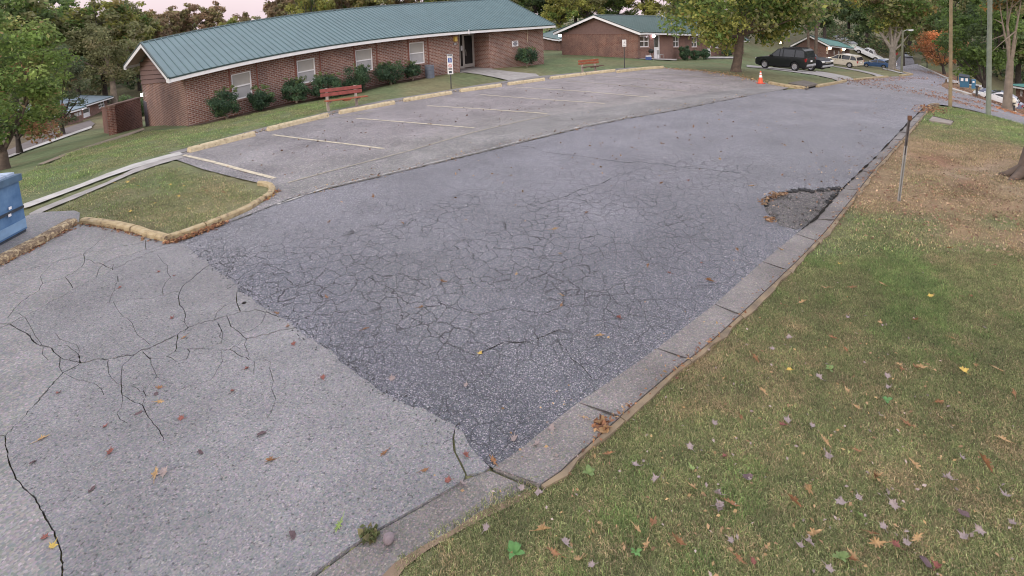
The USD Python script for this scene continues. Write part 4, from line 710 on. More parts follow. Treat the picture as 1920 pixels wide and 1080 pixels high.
# ---- brick house beyond the lawn, gable towards the lot
def simple_house(name, label, P, D, L, depth, z_eave, z_ridge, wins, doors, lamps, brick=brick_dark, roofm=roof_dull, zlow=-3.0, npan=30, oh=.5, oe=.6, panes=(2, 2), fh=.2, far_gable=True):
    ze = lambda t: np.interp(np.asarray(t, float), *z_eave); zr = lambda t: np.interp(np.asarray(t, float), *z_ridge)
    h = House(name, label, P, D, L, depth, ze, zr, oh, oe); op = []
    for r in wins + doors:
        (x0, y0), (x1, y1) = r[:2]; t0, za = h.at(x0, y1); t1, zb = h.at(x1, y0); op.append(tuple(map(float, (min(t0, t1), max(t0, t1), za, min(zb, -.02)))))
    h.wall(0, L, 0.0, op, brick, zlow)
    for r in op[:len(wins)]: h.window(r, panes, fw=max(.05, (r[1] - r[0]) * .05), look=(night_glass, night_glass))
    for r, o in zip(doors, op[len(wins):]):
        t0, t1, za, zb = o; fr = h.add('door_frame', cat([h.box(t0, t0 + .07, .02, .12, za, zb), h.box(t1 - .07, t1, .02, .12, za, zb), h.box(t0 + .07, t1 - .07, .021, .119, zb - .07, zb)]), white_paint)
        mid = za + (zb - za) * .5; d = h.add('door', h.box(t0 + .075, t1 - .075, .06, .10, za, mid), white_paint); h.add('pane', h.box(t0 + .1, t1 - .1, .075, .095, mid + .003, zb - .075), night_glass, d); h.add('handle', h.box(t1 - .2, t1 - .14, .03, .06, mid - .12, mid - .05), alu, d)
    sr = depth / 2; top = lambda t: float(zr(t) - ze(t))
    for te in (0.0, L):
        h.plane_wall(h.W([te] * 4, [depth, 0, 0, depth], [zlow, zlow, .0, .0]), [(-depth, zlow), (0, zlow), (0, 0), (-depth, 0)], brick)
        nb_ = 8; tp = top(te) - .06
        for k in range(nb_):
            z0_, z1_ = tp * k / nb_, tp * (k + 1) / nb_; half = (depth / 2) * (1 - (z0_ + z1_) / 2 / max(tp, .1)); o = -1 if te == 0 else 1
            m = hexa(h.W([te + o * .03, te + o * .03, te - o * .01, te - o * .01, te + o * .01, te + o * .01, te - o * .01, te - o * .01], [sr + half, sr - half, sr - half, sr + half] * 2, [z0_] * 4 + [z1_] * 4)); m.fix_normals(); h.add('siding_board', m, siding)
    h.plane_wall(h.W([0, L, L, 0], [depth] * 4, [zlow, zlow, 0, 0]), [(0, zlow), (L, zlow), (L, 0), (0, 0)], brick)
    rf = h.roof(roofm, npan, -oe, L + oe, sr, fh=fh, rib=npan > 20); h.add('soffit', h.box(-oe + .04, L + oe - .04, -oh, .02, .0, .02), soffit_dark, rf)
    for (x, y), mt, r, d in lamps:
        t, zz = h.at(x, y, -d); m = trimesh.creation.icosphere(2, r); m.apply_translation(h.W(float(t), -d, float(zz))); h.add('porch_lamp', m, mt)
    return h
B2, A2 = P2.copy(), np.array([4.75, 50.0]); dep2 = 7.9
e0 = onplane(1198, 64, B2, D2); e1 = onplane(1285, 66.5, B2, D2); tE1 = float((e1[:2] - B2) @ D2)
N2 = np.array([-D2[1], D2[0]]); apx = onplane(1113, 28, B2 - D2 * .6, N2)
sl = (e1[2] - e0[2]) / tE1; rz2 = apx[2]
r1 = onplane(1290, 31, B2 + N2 * dep2 / 2, D2); tr1 = float((r1[:2] - B2) @ D2); slr = (r1[2] - rz2) / tr1
print('h2', 'eave', e0[2], sl, 'ridge', rz2, slr, 'apex s', float((apx[:2] - B2) @ N2), tr1)
h2 = simple_house('brick_house', 'brick house with green roof and plain brown gable across the lawn', B2, D2, 13.2, dep2, ([0, 14], [e0[2], e0[2] + sl * 14]), ([-.6, 14], [rz2, rz2 + slr * 14]),
    [((1200, 67), (1217, 88.5)), ((1262.5, 68), (1273, 88.5)), ((1297, 70), (1307, 88.5))], [((1226.5, 66), (1236.5, 111))], [((1225.5, 67.5), GLOW('lamp_pink', (1.0,.82,.92), 8.0), .14, .2)], oh=.5, oe=.6)
# grill, cooler and small clutter by its door
gp = G(1220, 111); 
# second wing further right, half hidden behind the tree
w0 = h2.W(13.2, .5, 0)[:2]; 
h2b = simple_house('brick_house', 'brick house wing half hidden behind the broad tree, white door and lamp', w0, D2, 15.0, 7.0, ([0, 15], [float(h2.ze(13.2)) - .1, float(h2.ze(13.2)) - 1.6]), ([-.6, 15], [rz2 - .2, rz2 - 1.5]),
    [((1341, 78), (1351, 90)), ((1366, 76), (1372, 86))], [((1326.5, 76), (1333, 106))], [((1337, 70), lamp_warm, .13, .2), ((1463, 80), lamp_warm, .16, .3)], oh=.5)
# ---- house at the far side street: brown gable left, teal roof falling to the right
def front_line(xa, ya, Ya, xb, Yb):
    a = atY(xa, ya, Ya); b = atY(xb, ya, Yb); return a[:2], (b - a)[:2], float(np.linalg.norm((b - a)[:2]))
P3, D3, L3 = front_line(1549, 95, 66, 1593, 84)
h3 = simple_house('far_house', 'small brown house with teal roof behind the beige car', P3, D3, L3, 3.4, ([0, L3], [wt(1549, 88, 66), wt(1593, 93, 84)]), ([-1, L3 + 1], [wt(1537, 64, 68), wt(1592, 75, 88)]), [((1550, 91), (1553.5, 101)), ((1563, 95), (1566, 102)), ((1571, 95.5), (1574.5, 103))], [((1578, 93), (1584, 110))], [((1556, 90), lamp_warm, .2, .3), ((1582, 92), lamp_warm, .2, .3)], roofm=roof_teal, npan=16)
# ---- houses down the slope on the left
P4, D4, L4 = front_line(150, 210, 58, 203, 66)
h4 = simple_house('slope_house', 'brick house with pale blue roof down the slope, white door under a lamp', P4, D4, L4, 6.5, ([0, L4], [wt(150, 201, 58), wt(203, 185, 66)]), ([-1, L4 + 1], [wt(140, 183, 62), wt(199, 168.5, 70)]), [((185.5, 188), (195.5, 204))], [((157, 201), (168, 222))], [((154.5, 203), lamp_white, .15, .3)], brick=brick_dark, roofm=roof_blue, npan=16)
P5, D5, L5 = front_line(106, 225, 50, 149, 55)
h5 = simple_house('slope_house', 'low brick wing left of the pale blue roofed house, screened by leaves', P5, D5, L5, 6.0, ([0, L5], [wt(106, 217, 50), wt(149, 205, 55)]), ([-1, L5 + 1], [wt(106, 200, 54), wt(149, 186, 59)]), [((119, 212), (133, 226)), ((139.5, 208), (153, 220))], [((108.5, 220), (117, 239))], [((117, 216), lamp_white, .14, .3)], brick=brick_dark, roofm=roof_blue, npan=14)
P6, D6, L6 = front_line(1905, 165, 50, 1960, 47)
h6 = simple_house('corner_house', 'brick house with teal roof cut off by the right edge', P6, D6, L6, 6.0, ([0, L6], [wt(1905, 163, 50), wt(1960, 172, 47)]), ([-1, L6 + 1], [wt(1908, 150, 53), wt(1960, 158, 50)]), [((1912, 166), (1918, 180))], [], [], brick=brick_dark, roofm=roof_teal, npan=14)
# little white houses far up behind the trees
for nm, lab, x0, y0, x1, y1, Y, col in (('far_cottage', 'tiny white house with two bright windows among far trees', 1563, 71, 1578, 79, 118, M('bright_white', (.84,.84,.84), .5, .04)), ('far_cottage', 'tiny white house with dark window right of another among far trees', 1581, 76, 1592, 86, 112, M('bright_white', (.84,.84,.84), .5, .04)), ('far_cottage', 'pale green shed at the far right of the tiny white houses', 1594, 83, 1606, 90, 108, M('pale_green', (.55,.66,.60), .7))):
    Pf, Df, Lf = front_line(x0, y1, Y, x1, Y); zt_, zb_ = wt(x0, y0, Y), wt(x0, y1, Y)
    hc = House(nm, lab, Pf, Df, Lf, 2.6, (lambda z: (lambda t: np.full(np.shape(t), z)))(zt_), (lambda z: (lambda t: np.full(np.shape(t), z)))(zt_ + .55), .12, .15)
    hh = zt_ - zb_; op = [(Lf * .18, Lf * .36, -hh * .6, -hh * .22), (Lf * .62, Lf * .80, -hh * .6, -hh * .22)]
    hc.wall(0, Lf, 0, op, col, -hh - 3)
    for o in op: hc.window(o, (1, 2), look=(dark_glass, dark_glass), fw=.05, sill=False)
    for te in (0, Lf): hc.plane_wall(hc.W([te] * 5, [2.6, 0, 0, 1.3, 2.6], [-hh - 3, -hh - 3, 0, .5, 0]), [(0, 0)] * 5, col)
    hc.roof(M('grey_roof', (.30,.31,.33), .7), 8, -.15, Lf + .15, 1.3, fh=.1, rib=False)
# ---- building seen in the gap right of the hall: low brown wing
P7, D7, L7 = front_line(1019, 100, 60, 1050, 57)
h7 = simple_house('rear_house', 'brown house glimpsed in the gap between hall and brick house', P7, D7, L7, 7, ([0, L7], [wt(1010, 70, 60), wt(1050, 76, 57)]), ([-1, L7 + 1], [wt(1000, 52, 63), wt(1040, 56, 60)]), [], [], [((1050, 66), lamp_white, .16, .3)], roofm=roof_dull, npan=12)

# ------------------------------------------------------------------ vehicles
tyre_look = M('tyre_look', (.022, .022, .023), .85, .15)
rim_look = M('rim_look', (.50, .50, .52), .35, .1, metal=.6)
car_glass = M('car_glass', (.018, .020, .023), .07, .3, 3, spec=.7)
pale_glass = M('pale_glass', (.16, .20, .21), .1, .3, 3, spec=.7)
black_trim = M('black_trim', (.018, .018, .018), .6)
head_look = M('head_look', (.62, .63, .62), .15, .1, spec=.6); tail_look = M('tail_look', (.30, .015, .02), .2, .15, spec=.6); chrome = M('chrome', (.62, .62, .64), .2, .05, metal=.9)
def paint(name, col): return M(name, col, .28, .06, 3, spec=.6, coat=.6)
def side_loft(poly, yf, g=.16):
    """car-body skin: the side outline carried to both sides with a width that changes over it"""
    pg = sg.Polygon(poly); bd = dens(np.array(pg.exterior.coords)[:-1], g * .7, True); x0, y0, x1, y1 = pg.bounds
    gx, gy = np.meshgrid(np.arange(x0, x1, g), np.arange(y0, y1, g)); gp = np.stack([gx.ravel(), gy.ravel()], 1); gp = gp[shapely.contains_xy(pg.buffer(-g * .5), gp[:, 0], gp[:, 1])]
    p = np.vstack([bd, gp]); t = Delaunay(p).simplices; c = p[t].mean(1); t = t[shapely.contains_xy(pg, c[:, 0], c[:, 1])]; y = yf(p[:, 0], p[:, 1]); n, k = len(p), len(bd)
    V = np.vstack([np.column_stack([p[:, 0], y, p[:, 1]]), np.column_stack([p[:, 0], -y, p[:, 1]])]); i = np.arange(k); j = (i + 1) % k
    m = tm(V, np.vstack([t, t[:, ::-1] + n, np.column_stack([i, j, j + n]), np.column_stack([i, j + n, i + n])])); m.merge_vertices(); m.fix_normals(); return m
SPECS = {
 'suv': dict(L=4.75, wb=2.75, W=1.84, belt=1.06, r=.37, body=[(-2.36,.42),(-2.38,.75),(-2.33,1.06),(1.0,1.06),(1.75,1.0),(2.2,.92),(2.36,.72),(2.36,.42),(2.2,.30),(-2.25,.32)], cab=[(-2.30,1.05),(-2.16,1.62),(-1.95,1.74),(-.2,1.78),(.22,1.72),(1.02,1.05)], pil=[-1.35,-.30,.0], rack=True),
 'crossover': dict(L=4.9, wb=2.9, W=1.88, belt=1.02, r=.37, body=[(-2.42,.45),(-2.45,.75),(-2.38,1.02),(1.15,1.02),(1.85,.98),(2.25,.86),(2.42,.66),(2.40,.42),(2.2,.30),(-2.3,.32)], cab=[(-2.36,1.01),(-2.12,1.50),(-1.8,1.66),(-.3,1.72),(.3,1.62),(1.2,1.01)], pil=[-1.42,-.32,.02], rack=False),
 'sedan': dict(L=4.55, wb=2.65, W=1.78, belt=.90, r=.32, body=[(-2.22,.40),(-2.26,.70),(-2.2,.90),(1.05,.90),(1.8,.82),(2.14,.70),(2.26,.55),(2.22,.34),(2.05,.24),(-2.1,.26)], cab=[(-1.85,.89),(-1.25,1.36),(-.7,1.44),(-.1,1.43),(.35,1.34),(1.15,.89)], pil=[-.32], rack=False),
 'pickup': dict(L=5.5, wb=3.3, W=1.9, belt=1.08, r=.39, body=[(-2.72,.50),(-2.74,.85),(-2.70,1.10),(1.15,1.10),(1.9,1.08),(2.5,1.0),(2.68,.80),(2.68,.46),(2.5,.34),(-2.6,.40)], cab=[(-1.10,1.09),(-.95,1.62),(-.75,1.76),(.2,1.78),(.5,1.70),(1.2,1.09)], pil=[-.15], rack=False)}
def car(name, label, cat_, front_px, rear_px, spec, col, group=None, glass=car_glass, s=None, dz=0.0, heading=None, tall=1.0):
    sp = SPECS[spec]; A = G(*front_px); B = G(*rear_px) if heading is None else None
    if heading is not None:
        B = A - np.array([math.cos(math.radians(heading)), math.sin(math.radians(heading)), 0]) * sp['wb'] * s; B[2] = hgt(B)
    x = unit(A - B); wb = np.linalg.norm(A - B); s = s or wb / sp['wb']; mid = (A + B) / 2
    left = unit(np.cross([0, 0, 1.], x)); near = -1 if left @ (EYE - mid) < 0 else 1; z = np.cross(x, left); org = mid - left * near * sp['W'] * .5 * s + z * dz
    X = UsdGeom.Xform.Define(stage, path_for(name)); mt = Gf.Matrix4d(1)
    for i, v in enumerate((x * s, left * s, z * s * tall, org)): mt.SetRow(i, Gf.Vec4d(*map(float, v), 1.0 if i == 3 else 0.0))
    X.AddTransformOp().Set(mt); t = tag(X.GetPrim(), label, cat_, group); W, L, r = sp['W'], sp['L'], sp['r']; xw = sp['wb'] / 2
    yb = lambda px, pz: W / 2 * (1 - .10 * np.clip((np.abs(pz - .68) - .12) / .5, 0, 1) ** 1.5) * (1 - .16 * np.clip((np.abs(px) - L / 2 + .55) / .55, 0, 1) ** 2)
    arches = shapely.union_all([sg.Point(q, r * .98).buffer(r * 1.16, quad_segs=6) for q in (-xw, xw)]); bp = sg.Polygon(sp['body']).difference(arches); bp = max(bp.geoms, key=lambda a: a.area) if hasattr(bp, 'geoms') else bp
    obj('body', side_loft(np.array(bp.simplify(.015).exterior.coords)[:-1], yb), col, t, 40)
    ztop = max(q[1] for q in sp['cab']); yc = lambda px, pz: W / 2 * (.955 - .21 * np.clip((pz - sp['belt']) / (ztop - sp['belt']), 0, 1) ** 1.2)
    obj('cabin', side_loft(np.array(sp['cab']), yc), col, t, 40)
    cp = sg.Polygon(sp['cab']).buffer(-.075, join_style=2).difference(shapely.union_all([sg.box(q - .04, 0, q + .04, 3) for q in sp['pil']])).intersection(sg.box(-9, sp['belt'] + .03, 9, 9))
    for g in (cp.geoms if hasattr(cp, 'geoms') else [cp]):
        if g.area < .03: continue
        b = dens(np.array(g.exterior.coords)[:-1], .12, True); pts = np.vstack([b, np.array(g.centroid.coords)]); f = [[i, (i + 1) % len(b), len(b)] for i in range(len(b))]
        for sd in (1, -1):
            m = tm(np.column_stack([pts[:, 0], sd * (yc(pts[:, 0], pts[:, 1]) + .012), pts[:, 1]]), f); obj('side_window', m, glass, t)
    cb = sp['cab']
    for nm, (a, b) in (('windscreen', (cb[-1], cb[-2])), ('rear_window', (cb[0], cb[1]))):
        a, b = np.array(a), np.array(b); d = b - a; n = unit([abs(d[1]), abs(d[0])]) * (1 if nm == 'windscreen' else -1); n[1] = abs(n[1]); p, q = a + d * .10 + n * .015, a + d * .93 + n * .015
        m = quads([[p[0], -yc(*p) + .07, p[1]], [p[0], yc(*p) - .07, p[1]], [q[0], yc(*q) - .05, q[1]], [q[0], -yc(*q) + .05, q[1]]], [[0, 1, 2, 3]]); obj(nm, m, glass, t)
    wl = cat([moved(tube_z([(r * .62, -.1), (r * .94, -.105), (r, -.07), (r, .07), (r * .94, .105), (r * .62, .1)], 20, (0, 0, 0)), rx=math.pi / 2)]); rimm = [moved(tube_z([(0.001, .06), (r * .16, .075), (r * .18, .05)], 12, (0, 0, 0)), rx=math.pi / 2), moved(tube_z([(r * .64, -.09), (r * .56, -.05), (r * .56, .07), (r * .66, .098), (r * .64, .098)], 20, (0, 0, 0)), rx=math.pi / 2), moved(tube_z([(0.001, -.02), (r * .58, -.02)], 12, (0, 0, 0)), rx=math.pi / 2)]
    for k in range(5):
        sp_ = box(.0, r * .6, -.022, .022, -.03, .03) if False else box(0, r * .6, .035, .075, -r * .1, r * .1); rimm.append(moved(sp_, ry=k * 2 * math.pi / 5)); rimm.append(moved(box(0, r * .6, -.075, -.035, -r * .1, r * .1), ry=k * 2 * math.pi / 5))
    rimm = cat(rimm)
    for xx in (xw, -xw):
        for yy in (1, -1):
            w = obj('wheel', moved(wl, (xx, yy * (W / 2 - .13), r)), tyre_look, t, 40); obj('rim', moved(rimm, (xx, yy * (W / 2 - .13), r)), rim_look, w)
    obj('underbody', box(-L / 2 + .25, L / 2 - .25, -W / 2 + .28, W / 2 - .28, .22, .5), black_trim, t)
    zl = sp['belt'] - .2; e = L / 2
    for yy in (1, -1):
        obj('headlight', rbox(e - .30, e - .03, yy * W * .345 - .17, yy * W * .345 + .17, zl - .13, zl + .03, .03), head_look, t)
        obj('taillight', rbox(-e + .03, -e + .22, yy * W * .40 - .10, yy * W * .40 + .10, zl - .10, zl + .20, .03), tail_look, t)
        obj('mirror', rbox(cb[-1][0] - .35, cb[-1][0] - .18, min(yy * W * .47, yy * W * .56), max(yy * W * .47, yy * W * .56), sp['belt'] + .02, sp['belt'] + .18, .03), col, t)
        if sp['rack']: obj('roof_rail', rbox(-1.8, -.1, yy * W * .30 - .02, yy * W * .30 + .02, ztop - .02, ztop + .06, .015), black_trim, t)
        for xx in (-.25, .7) if spec != 'pickup' else (.6,): obj('door_handle', rbox(xx - .42, xx - .26, yy * W / 2 - .02 if yy > 0 else -W / 2 - .01, yy * W / 2 + .01 if yy > 0 else -W / 2 + .02, sp['belt'] - .14, sp['belt'] - .10, .01), chrome if spec == 'pickup' else black_trim, t)
    obj('grille', rbox(e - .14, e - .01, -W * .2, W * .2, zl - .2, zl - .02, .02), chrome, t)
    obj('front_bumper', rbox(e - .25, e + .03, -W * .42, W * .42, .36, .54, .05), M('bumper_grey', (.32,.33,.35), .5) if spec in ('pickup', 'suv') else col, t); obj('rear_bumper', rbox(-e - .04, -e + .2, -W * .42, W * .42, .40, .58, .05), col if spec != 'suv' else M('bumper_grey', (.32,.33,.35), .5), t)
    obj('number_plate', rbox(-e - .012, -e + .02, -.16, .16, zl - .12, zl + .02, .005), white_paint, t)
    if spec == 'pickup':
        obj('cargo_bed', cat([box(-2.6, -1.2, -W * .40, W * .40, 1.085, 1.09)]), black_trim, t)
    return t
car('parked_car', 'dark green-black sport utility vehicle with roof rails parked on the grass', 'car', (1433, 128.5), (1489, 133.5), 'suv', M('black_paint', (.008, .010, .010), .35, .06, 3, spec=.3, coat=.15), 'cars parked along the driveways', car_glass, tall=1.10)
car('parked_truck', 'black truck with silver front half hidden behind the dark utility vehicle', 'truck', (1519, 133), None, 'pickup', M('navy_black', (.009, .010, .014), .35, .06, 3, spec=.3, coat=.15), 'cars parked along the driveways', s=.92, heading=-62, tall=1.05)
car('parked_car', 'beige sport utility car parked nose left on the middle driveway', 'car', (1550, 122), None, 'crossover', paint('beige_paint', (.50, .46, .38)), 'cars parked along the driveways', s=.84, heading=122)
car('parked_car', 'blue sedan parked beside the grey-trunked tree', 'car', (1624, 126), None, 'sedan', paint('blue_paint', (.055, .12, .27)), 'cars parked along the driveways', s=.84, heading=124)
car('parked_car', 'white hatchback showing round the back of the blue sedan', 'car', (1637, 122.5), None, 'crossover', paint('white_car', (.66, .68, .70)), 'cars parked along the driveways', s=.8, heading=124)
car('parked_truck', 'white pickup truck on the rising drive, its bed to the left', 'truck', (1641, 115), None, 'pickup', paint('white_car', (.66, .68, .70)), 'cars parked along the driveways', s=.95, heading=-45)
car('distant_car', 'silver car far up the street coming downhill', 'car', (1711, 109), None, 'sedan', paint('silver_paint', (.50, .54, .60)), s=.85, heading=-128)
car('parked_car', 'white sedan half hidden by the forked tree at right', 'car', (1849, 187), None, 'sedan', paint('white_car', (.66, .68, .70)), 'cars parked behind the right-hand tree', s=.47, heading=168)
car('parked_car', 'bluish grey car whose roof shows behind the white sedan', 'car', (1845, 181), None, 'sedan', paint('greyblue_paint', (.16, .19, .28)), 'cars parked behind the right-hand tree', s=.62, heading=133)

# ------------------------------------------------------------------ wheel stops
stop_look = usdkit.material(stage, '/World/Looks/stop_look', {'g': ('geometry', {}), 'n': ('noise_texture', {'scale': 8.0, 'detail': 9.0, 'roughness': .72}), 'r': ('rgb_ramp', {'ramp': [(.34, (.20, .16, .12)), (.44, (.46, .38, .24)), (.6, (.56, .48, .32)), (.75, (.52, .48, .40))]}), 'p': ('principled_bsdf', {'roughness': .9})}, [('g.position', 'n.vector'), ('n.fac', 'r.fac'), ('r.color', 'p.base_color')], surface='p.BSDF')
stop_pts = [((358,287),(479,256)),((506,247),(617,220)),((639,215),(741,196)),((760,191.5),(848,177)),((865,173.5),(941,163)),((955,160.5),(1022,151.5)),((1034,149.5),(1098,141.5)),((1100,141),(1154,134.8)),((1159,137),(1205,131.5)),((1205,131.3),(1245,128.5))]
where = ['nearest the grass island', 'second from the grass island', 'right in front of the red bench', 'left of the tall parking sign', 'in line with the tall parking sign', 'at the end of the entrance walk', 'just left of the far bench', 'just right of the far bench', 'second from the far end of the lot', 'at the far end of the lot']
for (p, q), wd in zip(stop_pts, where):
    a, b = G(*p), G(*q); u = unit(b - a); L = np.linalg.norm(b - a); rz = math.atan2(u[1], u[0]); t = thing('wheel_stop', f'worn yellow concrete wheel stop {wd}', 'wheel stop', a, rz, group='wheel stops along the parking lot')
    n = 9; xs = np.linspace(0, L, n); r = np.random.default_rng(int(p[0])); prof = [(-.02, 0), (.0, .11), (.045, .165), (.12, .165), (.165, .11), (.185, 0)]; V = []
    for x_ in xs:
        j = r.normal(0, .004, (len(prof), 2)); V += [[x_, y_ + .0 + dj[0], z_ + dj[1] * (z_ > 0) + (G_ := 0)] for (y_, z_), dj in zip(prof, j)]
    k = len(prof); q_ = [[i * k + j, i * k + (j + 1) % k, (i + 1) * k + (j + 1) % k, (i + 1) * k + j] for i in range(n - 1) for j in range(k)]; m = quads(np.array(V), np.array(q_)); m = tm(m.vertices, np.vstack([m.faces, [[(n - 1) * k * e, (n - 1) * k * e + j, (n - 1) * k * e + j + 1] for e in (0, 1) for j in range(1, k - 1)]])); m.fix_normals(); m.vertices[:, 2] += .016 + m.vertices[:, 0] / L * (b[2] - a[2])
    obj('concrete_bar', m, stop_look, t)
    for x_ in (.35, L - .35): obj('anchor_pin', lathe([(.02, .16), (.02, .185), (.0, .188)], 8, (x_, .08, .01)), M('rust', (.12, .06, .035), .9, .3), t)

# ------------------------------------------------------------------ benches: red planks on two slanting concrete legs
red_plank = M('red_plank', (.25, .07, .06), .75, .25, 8); brown_plank = M('brown_plank', (.26, .085, .045), .75, .25, 8); dark_plank = M('dark_plank', (.10, .055, .04), .8, .25, 8); leg_look = M('leg_look', (.33, .28, .25), .9, .2, 8)
def bench(label, lpx, rpx, top_y, mt, seat_mt, s=None):
    a, b = G(*lpx), G(*rpx); u = (b - a); L = np.linalg.norm(u[:2]); hz = math.atan2(u[1], u[0]); H_ = s; t = thing('bench', label, 'bench', (a + b) / 2, hz); e = L / 2; dz = (b[2] - a[2]) / 2
    # local x along the bench, -y towards the road (back of the bench faces the road's far side)
    for x_ in (-e, e):
        m = cat([hexa(np.array([[x_ - .05, -.06, -.15], [x_ + .05, -.06, -.15], [x_ + .05, .06, -.15], [x_ - .05, .06, -.15], [x_ - .05, .10, .98 * H_], [x_ + .05, .10, .98 * H_], [x_ + .05, .18, .98 * H_], [x_ - .05, .18, .98 * H_]])), hexa(np.array([[x_ - .045, -.30, .36 * H_], [x_ + .045, -.30, .36 * H_], [x_ + .045, .03, .36 * H_], [x_ - .045, .03, .36 * H_], [x_ - .045, -.34, .44 * H_], [x_ + .045, -.34, .44 * H_], [x_ + .045, .05, .44 * H_], [x_ - .045, .05, .44 * H_]]))]); obj('leg', m, leg_look, t)
    X0, X1 = -e - .30, e + .30
    for z0, z1 in ((.62, .78), (.81, .97)): obj('back_plank', moved(rbox(X0, X1, -.02, .025, -(z1 - z0) * H_ / 2, (z1 - z0) * H_ / 2, .012), (0, .055 + (z0 - .6) * .1, (z0 + z1) / 2 * H_), rx=-.08), mt, t)
    for y0, y1 in ((-.42, -.28), (-.26, -.12)): obj('seat_plank', rbox(X0 + .08, X1 + .1, y0, y1, .445 * H_, .49 * H_, .012), seat_mt, t)
    obj('seat_brace', rbox(-.07, .25, -.40, -.14, .38 * H_, .443 * H_, .015), seat_mt, t); return t
bench('long red plank bench on the lawn edge in front of the shrubs', (616, 207.5), (669.5, 199), 165, red_plank, brown_plank, 1.0)
bench('small reddish brown bench on the far lawn before the brick house', (1093, 136.5), (1117, 134), 112, brown_plank, dark_plank, .85)

# ------------------------------------------------------------------ signs
pole_dark = M('pole_dark', (.05, .05, .05), .6, .2); sign_white = M('sign_white', (.66, .66, .66), .45, .06); sign_blue = M('sign_blue', (.05, .10, .30), .5); sign_ink = M('sign_ink', (.05, .055, .07), .6); sign_red = M('sign_red', (.45, .06, .05), .5); galv = M('galv', (.36, .36, .35), .45, .15, 9, metal=.5); dark_metal = M('dark_metal', (.10, .09, .09), .6, .3, 9, metal=.3)
def ring(r0, r1, n=24): return tube_z([(r0, 0), (r1, 0), (r1, .004), (r0, .004), (r0, 0)], n, (0, 0, 0))
def flat_sign(label, base, top_px, plate_px, w, parts):
    a = G(*base); Y = a[1]; zt = wt(base[0], top_px, Y) - a[2]; t = thing('parking_sign', label, 'sign', a, math.atan2(-a[0], a[1]) * .6); obj('post', rbox(-.03, .03, -.02, .03, -.3, zt - .05, .008), pole_dark, t)
    z1, z0 = zt, wt(base[0], plate_px, Y) - a[2]; pl = obj('plate', rbox(-w / 2, w / 2, -.032, -.022, z0, z1, .004), sign_white, t); h = z1 - z0
    for nm, mt, m in parts(w, h):                       # in plate units: x right, z up from the plate's foot, y out
        m = moved(m, rx=math.pi / 2); m.vertices[:, 1] += -.034; m.vertices[:, 2] += z0; obj(nm, m, mt, pl)
def flat(x0, x1, z0, z1): return box(x0, x1, z0, z1, .001, .004)
def wheelchair(cx, cz, s):
    ms = [moved(ring(.28 * s, .36 * s), (cx - .02 * s, cz - .22 * s, .002)), moved(lathe([(.0, .004), (.10 * s, .004), (.10 * s, .0)], 12), (cx - .08 * s, cz + .50 * s, .002))]
    for a, b, w in (((-.07, .38), (-.03, .0), .10), ((-.05, .16), (.20, .16), .07), ((-.03, .0), (.25, 0), .09), ((.25, 0), (.36, -.38), .09), ((.36, -.38), (.48, -.34), .07)):
        a, b = np.array(a) * s, np.array(b) * s; d = b - a; L = np.hypot(*d); ms.append(moved(box(0, L, -w * s / 2, w * s / 2, .001, .006), (cx + a[0], cz + a[1], .0), rz=math.atan2(d[1], d[0])))
    return cat(ms)
def tall_sign(w, h):
    out = [('header', sign_ink, flat(-w * .42, w * .42, h * .90, h * .985)), ('letters', sign_white, cat([moved(meshkit.text_mesh('RESERVED', h * .038, .004), (-w * .37, h * .918, .004))]))]
    out += [('parking_letters', sign_ink, moved(meshkit.text_mesh('PARKING', h * .04, .004), (-w * .36, h * .83, .001))), ('wheelchair_mark', sign_blue, cat([flat(-w * .34, w * .34, h * .58, h * .80)])), ('wheelchair_mark', sign_white, moved(wheelchair(0, 0, h * .13), (0, h * .70, .005)))]
    out += [('red_ring', sign_red, moved(ring(w * .22, w * .31), (0, h * .42, .002))), ('red_bar', sign_red, moved(box(-w * .28, w * .28, -w * .04, w * .04, .001, .006), (0, h * .42, 0), rz=-.78))]
    out += [('print_line', sign_ink, flat(-w * a, w * a, h * z, h * (z + .022))) for a, z in ((.36, .285), (.28, .25), (.36, .215))]
    out += [('small_mark', sign_ink, flat(-w * .26, w * .26, h * .05, h * .16))]; return out
flat_sign('tall narrow white accessible parking sign on a dark post', (846, 166), 101, 139, .30, tall_sign)
def small_sign(w, h): return [('wheelchair_mark', sign_ink, moved(wheelchair(0, 0, h * .28), (.02, h * .58, 0))), ('print_line', sign_ink, flat(-w * .3, w * .3, h * .12, h * .17))]
flat_sign('small white wheelchair sign on a dark post by the far bench', (1171, 128.5), 74.5, 87.5, .27, small_sign)
# bare channel post on the right lawn
a = G(1685, 378); tp = atY(1705.5, 219, a[1]); t = thing('sign_post', 'bare grey steel channel post leaning on the dry lawn', 'post', a); v = tp - a
chan = lambda w, d: np.array([[-w, 0, 0], [-w * .5, 0, 0], [-w * .35, d, 0], [w * .35, d, 0], [w * .5, 0, 0], [w, 0, 0], [w, -.004, 0], [w * .45, -.006, 0], [w * .28, d - .006, 0], [-w * .28, d - .006, 0], [-w * .45, -.006, 0], [-w, -.004, 0]])
def channel(z0, z1, w, d):
    c = chan(w, d); k = len(c); V = np.vstack([c + [v[0] * z / v[2], v[1] * z / v[2], z] for z in (z0, z1)]); m = quads(V, np.array([[i, (i + 1) % k, k + (i + 1) % k, k + i] for i in range(k)])); return m
obj('lower_length', channel(-.3, v[2] * .66, .032, .03), galv, t); obj('upper_length', channel(v[2] * .55, v[2], .026, .028), dark_metal, t); c = v * .985; obj('top_bracket', moved(rbox(-.03, .035, -.03, .02, -.04, .05, .006), c), M('rust', (.12, .06, .035), .9, .3), t)

